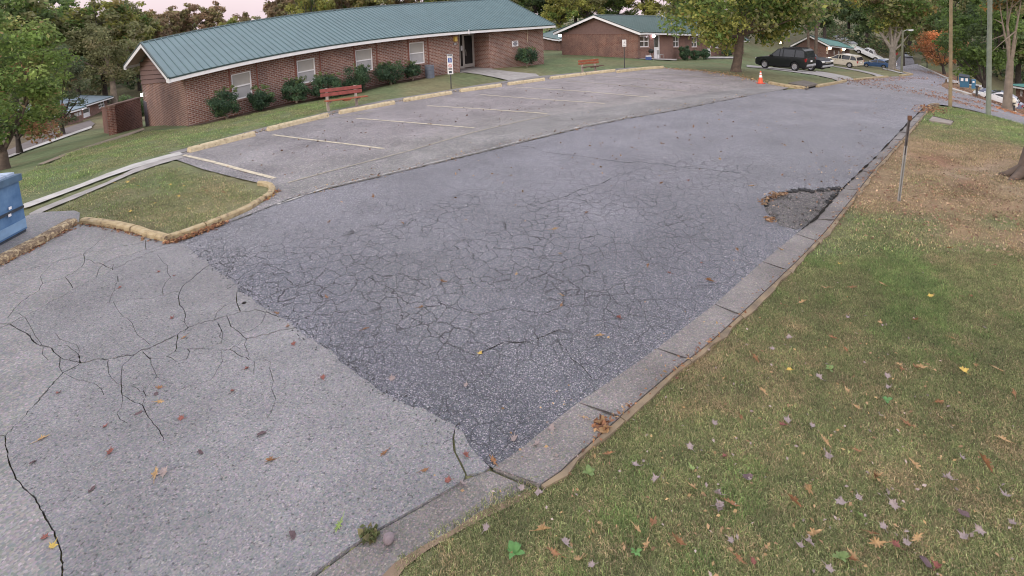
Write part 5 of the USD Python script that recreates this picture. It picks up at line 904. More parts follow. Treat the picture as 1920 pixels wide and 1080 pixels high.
# ------------------------------------------------------------------ traffic cone
a = G(1426, 157); t = thing('traffic_cone', 'orange traffic cone with two white bands at the lot edge', 'cone', a, scale=.92); orange = M('cone_orange', (.72, .105, .045), .5, .08); band_w = M('cone_band', (.72, .70, .68), .4, .05)
def cr(z): return .135 - .105 * (z - .04) / .66
obj('base', rbox(-.19, .19, -.19, .19, .015, .05, .02), M('cone_base', (.50, .06, .03), .6, .15), t); obj('body', lathe([(cr(.04) + .012, .045), (cr(.08), .08), (cr(.70), .70), (.02, .712), (.0, .71)], 22), orange, t, 40)
for z0, z1 in ((.36, .50), (.54, .62)): obj('white_band', lathe([(cr(z0) + .003, z0), (cr(z1) + .003, z1)], 22), band_w, t, True)

# ------------------------------------------------------------------ poles
wood_tan = M('wood_tan', (.27, .215, .13), .9, .22, 4, bump=.4); wood_green = M('wood_green', (.20, .225, .18), .9, .2, 4, bump=.4)
def pole(label, px, r0, r1, Hh, mt, lean_px=None, light=None):
    a = G(*px); t = thing('utility_pole', label, 'pole', a); n = 8; top = np.array([0, 0, Hh])
    if lean_px: top = atY(lean_px[0], lean_px[1], a[1]) - a; top = top * (Hh / top[2])
    obj('pole', tube([top * f - np.array([0, 0, .4 * (f == 0)]) for f in np.linspace(0, 1, n)], np.linspace(r0, r1, n), 14), mt, t, 40); obj('pole_cap', moved(lathe([(r1 + .006, 0), (r1 + .006, .05), (0, .09)], 12), top), galv, t)
    obj('cross_arm', rbox(top[0] - .9, top[0] + .9, -.05, .05, top[2] - .6, top[2] - .48, .01), mt, t); return t
pole('tan wooden utility pole at the lawn corner by the junction', (1782, 201), .062, .05, 8.2, wood_tan, (1783, 0))
pole('greenish wooden utility pole, thicker, right of the tan one', (1853.5, 215.5), .078, .062, 8.2, wood_green, (1856, 0))
a = G(1690.5, 136); zt = wt(1690, 57, a[1]) - a[2]; t = thing('street_lamp', 'street lamp on a wooden pole at the side street corner', 'street lamp', a); obj('pole', tube([[0, 0, -.3], [0, 0, zt * .5], [0, 0, zt]], [.11, .10, .085], 12), M('wood_dark', (.16, .165, .12), .9, .2, 4), t, 40)
obj('arm', tube([[0, 0, zt - .15], [.3, -.05, zt + .02], [.62, -.1, zt + .02]], .035, 8), galv, t); obj('lamp_head', moved(rbox(-.24, .24, -.12, .12, -.07, .06, .04), (.72, -.1, zt - .01)), M('lamp_grey', (.62, .63, .64), .4), t); obj('lens', moved(lathe([(.10, 0), (.07, -.06), (0, -.08)], 12), (.78, -.1, zt - .08)), pale_glass, t)
a = G(219.5, 194); t = thing('thin_pole', 'thin pale pole beside the tall olive tree', 'pole', a); hh = wt(219, 134, a[1]) - a[2]; obj('shaft', tube([[0, 0, -.3], [0, 0, hh]], [.075, .06], 8), M('pale_pole', (.45, .44, .43), .6), t); obj('stub', tube([[-.28, .1, -.2], [-.28, .1, hh * .42]], .06, 8), M('pale_pole', (.45, .44, .43), .6), t)
# clothes-line post between the buildings
a = G(934.5, 103); Yc = 52.0; p = atY(934.5, 103, Yc); p[2] = hgt(p); zt = wt(934.5, 72.5, Yc) - p[2]; t = thing('clothesline_post', 'white T-shaped clothesline post in the gap beside the hall', 'post', p); obj('upright', tube([[0, 0, -.4], [0, 0, zt]], .06, 8), white_paint, t); obj('crossbar', tube([[-.65, 0, zt], [.65, 0, zt]], .055, 8), white_paint, t)

# ------------------------------------------------------------------ barrel by the door
a = np.append(H.P + H.D * float(H.at(805, 120, -.55)[0]) + H.N * -.55, 0); a[2] = hgt(a); hb = wt(804, 122.5, a[1]) - a[2]; t = thing('barrel', 'dull blue-grey steel barrel standing against the hall wall', 'barrel', a); R0 = .29
obj('drum', lathe([(R0, -.1), (R0, hb * .32), (R0 + .014, hb * .34), (R0, hb * .36), (R0, hb * .64), (R0 + .014, hb * .66), (R0, hb * .68), (R0, hb - .02), (R0 + .012, hb - .01), (R0 + .012, hb), (R0 - .03, hb), (R0 - .03, hb - .04), (0, hb - .04)], 24), M('drum_blue', (.125, .145, .185), .6, .18, 5), t, 35); obj('rim_band', lathe([(R0 + .016, hb - .05), (R0 + .02, hb - .02), (R0 + .016, hb + .01)], 24), M('drum_rim', (.20, .21, .24), .6), t)

# ------------------------------------------------------------------ dumpsters
dump_blue = M('dump_blue', (.035, .10, .22), .6, .22, 3.2, detail=10.0, col2=(.115, .215, .36), bump=.3); dump_dark = M('dump_dark', (.035, .045, .06), .7, .3, 6); dump_lid = M('dump_lid', (.34, .42, .52), .55, .15, 4); dump_fade = M('dump_fade', (.17, .28, .42), .6, .2, 3)
pr_, pl_ = G(52, 437), G(0, 466); u = unit((pr_ - pl_)[:2]); hz = math.atan2(u[1], u[0]); t = thing('dumpster', 'big faded blue steel dumpster cut off by the left edge', 'dumpster', (pr_[0], pr_[1], .04), hz)
zt = wt(38, 330, pr_[1]); Lb = 2.0
obj('body', cat([hexa(np.array([[-Lb, 0, .06], [0, 0, .06], [.0, 1.25, .06], [-Lb, 1.25, .06], [-Lb, -.02, zt], [-.12, -.02, zt], [-.12, 1.25, zt + .02], [-Lb, 1.25, zt + .02]]))]), dump_blue, t)
obj('side_rib', hexa(np.array([[-Lb, -.03, .50], [-.06, -.03, .50], [-.06, 0, .50], [-Lb, 0, .50], [-Lb, -.035, .55], [-.062, -.035, .55], [-.062, 0, .55], [-Lb, 0, .55]])), dump_dark, t); obj('lower_panel', hexa(np.array([[-Lb, -.012, .10], [-.02, -.012, .10], [-.02, 0, .10], [-Lb, 0, .10], [-Lb, -.014, .28], [-.03, -.014, .28], [-.03, 0, .28], [-Lb, 0, .28]])), dump_fade, t)
obj('top_rim', cat([box(-Lb, -.07, -.06, .02, zt - .10, zt + .03), box(-.15, -.07, .02, 1.27, zt - .10, zt + .03)]), M('dump_rim', (.06, .11, .17), .6, .2, 5), t)
for k in range(8): obj('lid_rib', box(-Lb + .02 + .24 * k, -Lb + .20 + .24 * k, .03, 1.2, zt + .03, zt + .075), dump_lid, t)
obj('lid', box(-Lb, -.10, .0, 1.22, zt + .005, zt + .034), M('lid_mid', (.16, .22, .30), .6, .15, 4), t)
obj('fork_pocket', cat([box(-.04, .055, .12, .40, .22, .52), box(-.02, .05, .15, .37, .53, .56)]), dump_dark, t); obj('base_runner', box(-Lb, .0, .02, 1.2, .0, .058), dump_dark, t)
for k, (x_, z_) in enumerate(((-.42, .62), (-.45, .49))): obj('sticker', box(x_ - .035, x_ + .035, -.04, -.036, z_ - .025, z_ + .025), white_paint, t)
# pair far right
a, b = G(1797, 165), G(1823, 171); u = np.array([.75, -.66]); Ld = .9; hz = math.atan2(u[1], u[0]); zt = wt(1810, 143, a[1]) - a[2]; t = thing('dumpster', 'far blue dumpster with white stickers and open dark lid', 'dumpster', a, hz); far_blue = M('far_blue', (.05, .16, .27), .6, .15, 3)
w1 = Ld * .62; obj('body', hexa(np.array([[.08, .1, .05], [w1, .1, .05], [w1, .6, .05], [.08, .6, .05], [0, 0, zt], [w1, 0, zt - .1], [w1, .6, zt], [0, .6, zt]])), far_blue, t); obj('lid', hexa(np.array([[0, -.04, zt], [w1, -.04, zt - .1], [w1, .6, zt], [0, .6, zt + .1], [0, -.04, zt + .06], [w1, -.04, zt - .04], [w1, .6, zt + .06], [0, .6, zt + .16]])), dump_dark, t); obj('dark_gap', box(w1 + .002, w1 + .12, .1, .55, .3, zt - .18), dump_dark, t); obj('end_panel', box(w1 + .122, Ld, .05, .6, .0, zt - .22), far_blue, t)
for x_ in (w1 * .32, w1 * .75): obj('sticker', box(x_ - .07, x_ + .07, -.03, .0, zt * .62, zt * .88), white_paint, t)
obj('sticker', box(w1 + .17, w1 + .28, .03, .048, zt * .5, zt * .66), white_paint, t)

# ------------------------------------------------------------------ hydrant by the forked tree
a = G(1899, 209.5); zt = wt(1897, 184, a[1]) - a[2]; t = thing('hydrant', 'white and dark fire hydrant at the foot of the forked tree', 'hydrant', a, scale=zt / .8); hy_w, hy_d = M('hydrant_white', (.62, .58, .48), .6, .15, 8), M('hydrant_dark', (.05, .05, .05), .7)
obj('foot', lathe([(.16, -.1), (.16, .05), (.10, .06)], 14), hy_w, t); obj('barrel', lathe([(.10, .05), (.10, .5), (.13, .51), (.13, .55), (.11, .56)], 14), hy_d, t); obj('bonnet', lathe([(.12, .55), (.13, .60), (.10, .69), (.05, .74), (.035, .75), (.035, .8), (0, .81)], 14), hy_w, t); obj('outlet', moved(lathe([(.06, .05), (.06, .17), (.075, .17), (.075, .2), (0, .2)], 12), (0, 0, .42), rx=math.pi / 2), hy_w, t); obj('outlet', moved(lathe([(.05, .05), (.05, .17), (0, .17)], 12), (0, 0, .42), ry=math.pi / 2), hy_w, t)

# ------------------------------------------------------------------ storm drains
a, b, c, d = G(1478, 161.5), G(1512, 168.5), G(1534, 163.5), G(1508, 156.5); t = thing('storm_drain', 'concrete storm drain with dark kerb mouth near the traffic cone', 'drain', (a + b + c + d) / 4); o = (a + b + c + d) / 4
dk = M('drain_slab', (.13, .115, .10), .95, .25, 4); top = np.array([a, b, c, d]) - o; obj('lid_slab', hexa(np.vstack([top + [0, 0, .10], top + [0, 0, .17]])), dk, t); e = (b + (c - b) * .02 - o); f_ = c - o; n_ = unit(np.array([*(top.mean(0) - (e + f_) / 2)[:2], 0])) * .5
obj('mouth', hexa(np.vstack([[e + n_ * .1, f_ + n_ * .1, f_ + n_, e + n_], [e + n_ * .1 + [0, 0, .098], f_ + n_ * .1 + [0, 0, .098], f_ + n_ + [0, 0, .098], e + n_ + [0, 0, .098]]])), M('drain_dark', (.008, .008, .008), 1), t); obj('frame', cat([hexa(np.vstack([[p - n_ * .15 - s_ * .1, p - n_ * .15 + s_ * .1, p + n_ * .3 + s_ * .1, p + n_ * .3 - s_ * .1], [p - n_ * .15 - s_ * .1 + [0, 0, .098], p - n_ * .15 + s_ * .1 + [0, 0, .098], p + n_ * .3 + s_ * .1 + [0, 0, .098], p + n_ * .3 - s_ * .1 + [0, 0, .098]]])) for s_ in [unit(f_ - e)] for p in (e, f_)]), dk, t)
a, b, c, d = G(1742, 229), G(1782, 236), G(1787, 231), G(1748, 222); o = (a + b + c + d) / 4; t = thing('drain_cover', 'flat grey concrete drain cover sunk in the right lawn', 'drain', o); top = np.array([a, b, c, d]) - o; obj('cover_slab', hexa(np.vstack([top + [0, 0, -.05], top + [0, 0, .07]])), M('cover_grey', (.26, .23, .20), .95, .2, 4), t); obj('dark_lip', hexa(np.vstack([np.array([top[3], top[2], top[2] + (top[2] - top[1]) * .3, top[3] + (top[3] - top[0]) * .3]) + [0, 0, -.05], np.array([top[3], top[2], top[2] + (top[2] - top[1]) * .3, top[3] + (top[3] - top[0]) * .3]) + [0, 0, .055]])), dark_soil, t)

# ------------------------------------------------------------------ clutter at the white door of the brick house
def h2pt(px, py, d): tt, zz = h2.at(px, py, -d); return h2.W(float(tt), -d, float(zz))
g = h2pt(1221, 111, .9); t = thing('grill', 'black kettle grill on thin legs by the lit white door', 'grill', g, scale=.95); obj('bowl', lathe([(0, .52), (.16, .56), (.24, .68), (.25, .72)], 16), black_trim, t); obj('lid', lathe([(.255, .725), (.22, .83), (.1, .9), (0, .91)], 16), black_trim, t)
for k in range(3): obj('leg', tube([[.15 * math.cos(k * 2.1), .15 * math.sin(k * 2.1), .58], [.24 * math.cos(k * 2.1), .24 * math.sin(k * 2.1), -.1]], .018, 6), M('leg_steel', (.30, .30, .32), .5), t)
g = h2pt(1216, 112, 1.1); t = thing('cooler', 'blue box cooler on the ground beside the black grill', 'cooler', g); obj('tub', rbox(-.22, .22, -.16, .16, -.02, .26, .03), M('cooler_blue', (.06, .10, .28), .5), t); obj('lid', rbox(-.23, .23, -.17, .17, .262, .33, .03), white_paint, t)
g = h2pt(1238, 111, .7); t = thing('chair', 'small grey metal chair right of the lit white door', 'chair', g, .6); obj('seat', rbox(-.2, .2, -.2, .2, .40, .43, .01), galv, t); obj('backrest', rbox(-.2, .2, .18, .21, .45, .8, .01), galv, t)
for x_ in (-.18, .18):
    for y_ in (-.18, .18): obj('leg', tube([[x_, y_, -.1], [x_, y_, .41]], .014, 6), galv, t)
# posts and a small sign across the street
for px, lab, ht, mt in (((1738, 129.5), 'short dark post on the verge across the side street', 14, pole_dark), ((1795, 152), 'dark post standing left of the far blue dumpster', 19, pole_dark), ((1831, 183), 'dark slanting post right of the far blue dumpster', 20, pole_dark), ((1796.5, 137), 'short pale marker post under the orange tree', 8, white_paint)):
    a = G(*px); hh = wt(px[0], px[1] - ht, a[1]) - a[2]; t = thing('post', lab, 'post', a); obj('shaft', tube([[0, 0, -.3], [0, 0, hh]], .05, 8), mt, t); obj('cap', rbox(-.07, .07, -.07, .07, hh, hh + .08, .02), mt, t)
a = G(1679.5, 113); t = thing('stop_sign', 'small red octagonal sign at the far street corner', 'sign', a); hh = wt(1679, 100, a[1]) - a[2]; obj('post', tube([[0, 0, -.3], [0, 0, hh]], .05, 6), galv, t); obj('plate', moved(lathe([(0, 0), (.42, 0), (.42, .02), (0, .02)], 8), (0, -.06, hh), rx=math.pi / 2), sign_red, t)

# ------------------------------------------------------------------ trees and shrubs
bark_brown = M('bark_brown', (.105, .08, .065), .95, .35, 5, bump=.9, bscale=14); bark_grey = M('bark_grey', (.26, .235, .205), .95, .3, 2.5, bump=.6, bscale=12); bark_dark = M('bark_dark', (.05, .042, .038), .95, .35, 5, bump=.8, bscale=14); bark_tan = M('bark_tan', (.20, .165, .13), .95, .3, 3, bump=.7, bscale=12)
def leaves(cent, cr, n, size, cols, seed, jitter=.18, flatten=.75, droop=.0):
    """leaf-sized bent faces spread through clumps; every leaf has its own tone, every clump its own drift"""
    r = np.random.default_rng(seed); k = len(cent); w = cr ** 2; ci = r.choice(k, n, p=w / w.sum()); d = r.normal(size=(n, 3)); d /= np.linalg.norm(d, axis=1, keepdims=True); rad = r.random(n) ** .45
    p = cent[ci] + d * (rad * cr[ci])[:, None] * [1, 1, flatten]; nrm = d * .8 + r.normal(0, .6, (n, 3)) + [0, 0, .55]; nrm /= np.linalg.norm(nrm, axis=1, keepdims=True)
    a = np.cross(nrm, r.normal(size=(n, 3))); a /= np.linalg.norm(a, axis=1, keepdims=True); b = np.cross(nrm, a); s = size * r.uniform(.55, 1.3, n)[:, None]
    V = np.stack([p - a * s, p + b * s * .55 + nrm * s * .14, p + a * s, p - b * s * .55 + nrm * s * .14], 1).reshape(-1, 3); i = np.arange(n) * 4
    Fm = np.vstack([np.column_stack([i, i + 1, i + 2]), np.column_stack([i, i + 2, i + 3])])
    C = np.array([c for c, _ in cols]); wts = np.array([x for _, x in cols], float); wts /= wts.sum(); cl = r.choice(len(C), k, p=wts); own = r.choice(len(C), n, p=wts); mixk = (r.random(n) < .25)[:, None]
    col = np.where(mixk, C[own], C[cl[ci]]) * np.exp(r.normal(0, jitter, (n, 1))) * np.exp(r.normal(0, .12, k))[ci][:, None]
    return tm(V, Fm), np.repeat(col, 4, 0)
def foliage(name, parent, m, col, **kw):
    p = obj(name, m, leaf_look, parent, **kw); primvar(p, 'tint', col); return p
def crown_clumps(R, zb, zt, n, seed, shell=.45, shape=1.0):
    r = np.random.default_rng(seed); d = r.normal(size=(n, 3)); d /= np.linalg.norm(d, axis=1, keepdims=True); q = r.uniform(shell, 1, n) ** .7
    c = d * q[:, None] * [R, R, (zt - zb) / 2]; zz = c[:, 2] / ((zt - zb) / 2); taper = 1 - .35 * shape * np.clip(zz, 0, 1) - .15 * shape * np.clip(-zz, 0, 1); c[:, :2] *= taper[:, None]; c[:, 2] += (zb + zt) / 2
    return c
def limbs(base_r, zfork, targets, seed, trunk_top=None, n=7, wob=.06):
    r = np.random.default_rng(seed); top = np.array([r.normal(0, .1), r.normal(0, .1), zfork]) if trunk_top is None else np.array(trunk_top); ms = []
    flare = [np.array([0, 0, -.5]), np.array([0, 0, 0.02]), np.array([0, 0, .25])]; rest = [top * f for f in np.linspace(.25 / max(zfork, .5) + .12, 1, 5)]; ms.append(tube(flare + rest, [base_r * 1.38, base_r * 1.26, base_r * 1.05] + list(np.linspace(base_r * .98, base_r * .72, 5)), 12))
    for tgt in targets:
        a = top * r.uniform(.8, 1.0); b = np.asarray(tgt); mid = (a + b) / 2 + [0, 0, -.08 * np.linalg.norm(b - a)]; f = np.linspace(0, 1, n)[:, None]; pts = (1 - f) ** 2 * a + 2 * f * (1 - f) * mid + f ** 2 * b; pts[1:-1] += r.normal(0, wob * np.linalg.norm(b - a) / n, (n - 2, 3))
        ms.append(tube(pts, np.linspace(base_r * r.uniform(.38, .55), base_r * .05, n), 7)); k = n // 2
        for _ in range(2):
            e = pts[k] + r.normal(0, .22, 3) * np.linalg.norm(b - a) + [0, 0, .12 * np.linalg.norm(b - a)]; ms.append(tube([pts[k], (pts[k] + e) / 2 + r.normal(0, .03, 3), e], [base_r * .2, base_r * .1, base_r * .03], 5)); k += 1
    return cat(ms)
def tree(name, label, loc, Hh, R, zb, seed, cols, bark, base_r, n_leaf, size, nclump=60, fork=None, clump=.28, shape=1.0, group=None, off=(0, 0), shell=.45, nlimb=9, flatten=.75, hidden_ok=False):
    t = thing(name, label, 'tree', loc, group=group); cent = crown_clumps(R, zb, Hh, nclump, seed, shell, shape) + [off[0], off[1], 0]; r = np.random.default_rng(seed + 1); crr = R * clump * r.uniform(.6, 1.25, nclump)
    obj('trunk', limbs(base_r, fork or max(zb * .9, 1.0), cent[r.choice(nclump, min(nlimb, nclump), replace=False)], seed + 2), bark, t, 50); m, c = leaves(cent, crr, n_leaf, size, cols, seed + 3, flatten=flatten); foliage('crown', t, m, c); return t
GRN, GRN2, YGR, OLV, DKG, RED, ORG, BRN, YEL, DEEP = (.092, .145, .042), (.125, .185, .050), (.225, .235, .068), (.175, .18, .088), (.066, .098, .050), (.26, .085, .055), (.42, .145, .050), (.17, .115, .075), (.30, .24, .06), (.082, .122, .05)
def zat(x, y, Y): return float(atY(x, y, Y)[2])
# the broad tree on the lawn by the cone
a = G(1380, 134)
tree('shade_tree', 'broad yellow-green shade tree on the lawn near the traffic cone', a, zat(1380, -70, a[1]) - a[2], 4.7, zat(1380, 78, a[1]) - a[2] - .1, 11, [(GRN, 3), (GRN2, 3), (YGR, 4), (OLV, 1.0), ((.26, .20, .07), .35), (DEEP, 1.2)], bark_brown, .27, 19000, .13, 110, fork=2.5, clump=.22, shape=.3, shell=.3, off=(.25, 0))
# the big maple at the left edge and its neighbour
a = G(9, 317); tree('maple_tree', 'big leafy green maple with reddish tips at the left edge', a, zat(9, -20, a[1]) - a[2], 2.25, .55, 23, [(GRN2, 4), (GRN, 2), ((.17, .22, .07), 3), ((.22, .22, .085), 1.5), ((.21, .12, .065), .3), (DEEP, 2), ((.20, .15, .07), .5)], bark_brown, .16, 15000, .085, 90, fork=.75, clump=.27, shape=.2, shell=.3, off=(-.1, .3))
a = G(37, 288); tree('maple_tree', 'smaller maple right behind the big one, trunk showing below its leaves', a, zat(60, 60, a[1]) - a[2], 2.0, .9, 29, [(GRN2, 4), (GRN, 3), ((.16, .20, .065), 2), (DEEP, 1.5)], bark_dark, .13, 9000, .09, 60, fork=.9, clump=.3, shape=.4, off=(.75, 0))
Yx = 40.; p = atY(118, 250, Yx); p[2] = hgt(p); tree('dull_tree', 'dull grey-green tree with rusty tinge in front of the slope houses', p, zat(120, 75, Yx) - p[2], 1.75, .7, 31, [((.10, .115, .065), 4), ((.075, .10, .055), 3), ((.20, .12, .08), .6), (DKG, 1)], bark_dark, .14, 6500, .10, 50, fork=1.0, shape=.4)
a = G(215, 196); tree('tall_tree', 'tall olive-leaved tree with pale trunk behind the screen wall', a, zat(200, 12, a[1]) - a[2], 5.3, 2.4, 37, [((.185, .195, .10), 4), ((.155, .17, .085), 3), ((.21, .19, .105), 2)], bark_tan, .36, 13000, .15, 90, fork=4.6, clump=.2, shape=.5, shell=.25, off=(-1.2, 0), nlimb=14)
# dark undergrowth right behind the gable
for px, Y, R_, h_, lab in ((247, 44, 1.0, 2.4, 'dark evergreen bush just behind the lamp-lit gable corner'),):
    p = atY(px, 200, Y); p[2] = hgt(p); t = thing('bush', lab, 'bush', p); cent = crown_clumps(R_, .2, h_, 24, 41); m, c = leaves(cent, np.full(24, .45), 3000, .10, [(DKG, 3), (DEEP, 2)], 42); foliage('foliage', t, m, c); obj('stem', limbs(.08, .5, cent[:5], 43), bark_dark, t)
# pair of tall trunks behind the dark utility vehicle, sycamore, orange tree, dark tree, forked tree
for px, lab, r_, sd, off in (((1529, 116), 'tall straight tree behind the black truck, right trunk of the pair', .20, 51, (1.2, 0)), ((1517, 114), 'tall straight tree behind the black truck, thinner left trunk of the pair', .16, 57, (-1.2, .8))):
    Y = 60.; a = atY(px[0], px[1], Y); a[2] = hgt(a); tree('tall_tree', lab, a, zat(1520, -110, Y) - a[2], 4.2, zat(1520, 34, Y) - a[2], sd, [(GRN, 3), (OLV, 3), (YGR, 1.5), ((.30, .17, .05), .4), (DKG, 2)], bark_brown, r_, 6000, .2, 50, fork=zat(1520, 45, Y) - a[2], clump=.26, off=off)
a = G(1672.5, 131); t = thing('sycamore_tree', 'thick pale grey tree with fanning bare limbs at the street corner', 'tree', a); zz = lambda y: zat(1672, y, a[1]) - a[2]; r = np.random.default_rng(61); xs = lambda x: (x - 1672) / 1000 * a[1]
tg = [[xs(1652), .3, zz(58)], [xs(1660), -.6, zz(45)], [xs(1668), .8, zz(35)], [xs(1676), -.4, zz(30)], [xs(1684), .6, zz(42)], [xs(1694), .2, zz(55)], [xs(1704), -.2, zz(62)], [xs(1645), .5, zz(48)], [xs(1690), -.8, zz(25)], [xs(1663), .2, zz(20)]]
obj('trunk', limbs(.40, zz(90), tg, 62), bark_grey, t, 50); cent = np.vstack([crown_clumps(4.4, zz(52), zz(-60), 70, 63, .3), np.array(tg[:8]) + [0, 0, .5]]); m, c = leaves(cent, np.full(len(cent), 1.15), 9000, .22, [(OLV, 4), (YGR, 2), (BRN, .6), (GRN, 3), ((.25, .19, .08), .5)], 64); foliage('crown', t, m, c)
a = G(1770, 139); Y = a[1]; tree('orange_tree', 'small bright orange autumn tree across the side street', a, zat(1770, 50, Y) - a[2], .043 * Y, zat(1765, 121, Y) - a[2], 71, [((.36, .15, .065), 3), ((.31, .15, .08), 3), ((.36, .215, .11), 3), ((.22, .13, .05), 1)], bark_dark, .14, 6500, .10, 55, shape=.9, off=(-.4, 0), clump=.26)
Y = 44.; a = atY(1848, 170, Y); a[2] = hgt(a); tree('dark_tree', 'large dense dark green tree behind the far dumpster and cars', a, zat(1840, -30, Y) - a[2], 2.9, zat(1840, 146, Y) - a[2], 73, [(GRN, 5), (DEEP, 3), (DKG, 1.5), (GRN2, 1)], bark_dark, .2, 11000, .13, 80, fork=1.2, shape=.5, off=(-.3, .6), clump=.25)
a = G(1888, 206); t = thing('forked_tree', 'tall grey tree forking into steep limbs beside the white hydrant', 'tree', a); zz = lambda y: zat(1888, y, a[1]) - a[2]; xs = lambda x: (x - 1888) / 1000 * a[1]
obj('trunk', limbs(.20, zz(120), [[xs(1868), .1, zz(0)], [xs(1884), .3, zz(-40)], [xs(1900), -.2, zz(-30)], [xs(1908), .2, zz(70)]], 76, trunk_top=[xs(1890), 0, zz(115)], wob=.03), bark_tan, t, 50)
cent = crown_clumps(3.2, zz(22), zz(-150), 60, 77, .2) + [.6, 0, 0]; m, c = leaves(cent, np.full(len(cent), .6), 7000, .11, [(OLV, 3), ((.25, .15, .05), 2), (DKG, 3), (GRN, 2)], 78); foliage('crown', t, m, c)
a = G(1914, 334); a[0] += .20; t = thing('roadside_tree', 'thick tree trunk with flared roots cut off by the right edge', 'tree', a); roots = [tube([[.1 * math.cos(q), .1 * math.sin(q), .22], [.34 * math.cos(q), .34 * math.sin(q), .05], [.62 * math.cos(q), .62 * math.sin(q), -.06]], [.12, .085, .03], 8) for q in (2.6, 3.3, 4.2, 5.2, .4, 1.5)]
cent = crown_clumps(2.6, 5.6, 9.5, 40, 81) + [1.2, -.3, 0]; obj('trunk', cat([limbs(.20, 4.8, cent[:8], 82, trunk_top=[.8, 0, 4.8])] + roots), bark_brown, t, 50); m, c = leaves(cent, np.full(40, .8), 4000, .11, [(OLV, 3), (GRN, 3), (BRN, 1)], 83); foliage('crown', t, m, c)

# backdrop wood: named kinds, each tree an object
KINDS = {
 'green': ('full green woodland tree', [(GRN, 3), (DEEP, 3), (OLV, 2), (GRN2, 1)], bark_dark, 1.0), 'olive': ('olive and yellowish woodland tree', [(OLV, 3), (YGR, 2), (GRN, 1.5), ((.2, .17, .07), 1)], bark_dark, 1.0), 'dark': ('dark evergreen woodland tree', [(DKG, 4), (DEEP, 3)], bark_dark, .8),
 'rust': ('thin rusty brown woodland tree', [((.25, .175, .12), 3), ((.21, .16, .10), 3), ((.19, .18, .09), 3)], bark_tan, .7), 'yellow': ('yellow-green rounded woodland tree', [(YGR, 4), ((.22, .22, .07), 3), (GRN2, 1)], bark_dark, .9)}
proto = {}
UsdGeom.Scope.Define(stage, '/World/Looks/kinds')
for i, (k, (lab, cols, bk_, fat)) in enumerate(KINDS.items()):
    for v in range(2):
        x = stage.DefinePrim(f'/World/Looks/kinds/{k}_{v}', 'Xform'); x.SetSpecifier(Sdf.SpecifierClass); R_ = 3.3 * fat; nc = 95 if k != 'rust' else 90; cent = crown_clumps(R_, 2.2, 11.0, nc, 200 + i * 7 + v, .3, .8); rr_ = np.random.default_rng(i + v); cr_ = R_ * .22 * rr_.uniform(.6, 1.2, nc)
        used_before = dict(used); obj('trunk', limbs(.22, 4.0, cent[:12], 300 + i * 5 + v), bk_, x); m, c = leaves(cent, cr_, 7500 if k != 'rust' else 5500, .19, cols, 400 + i * 3 + v); p = obj('crown', m, leaf_look, x); primvar(p, 'tint', c); proto[k, v] = x
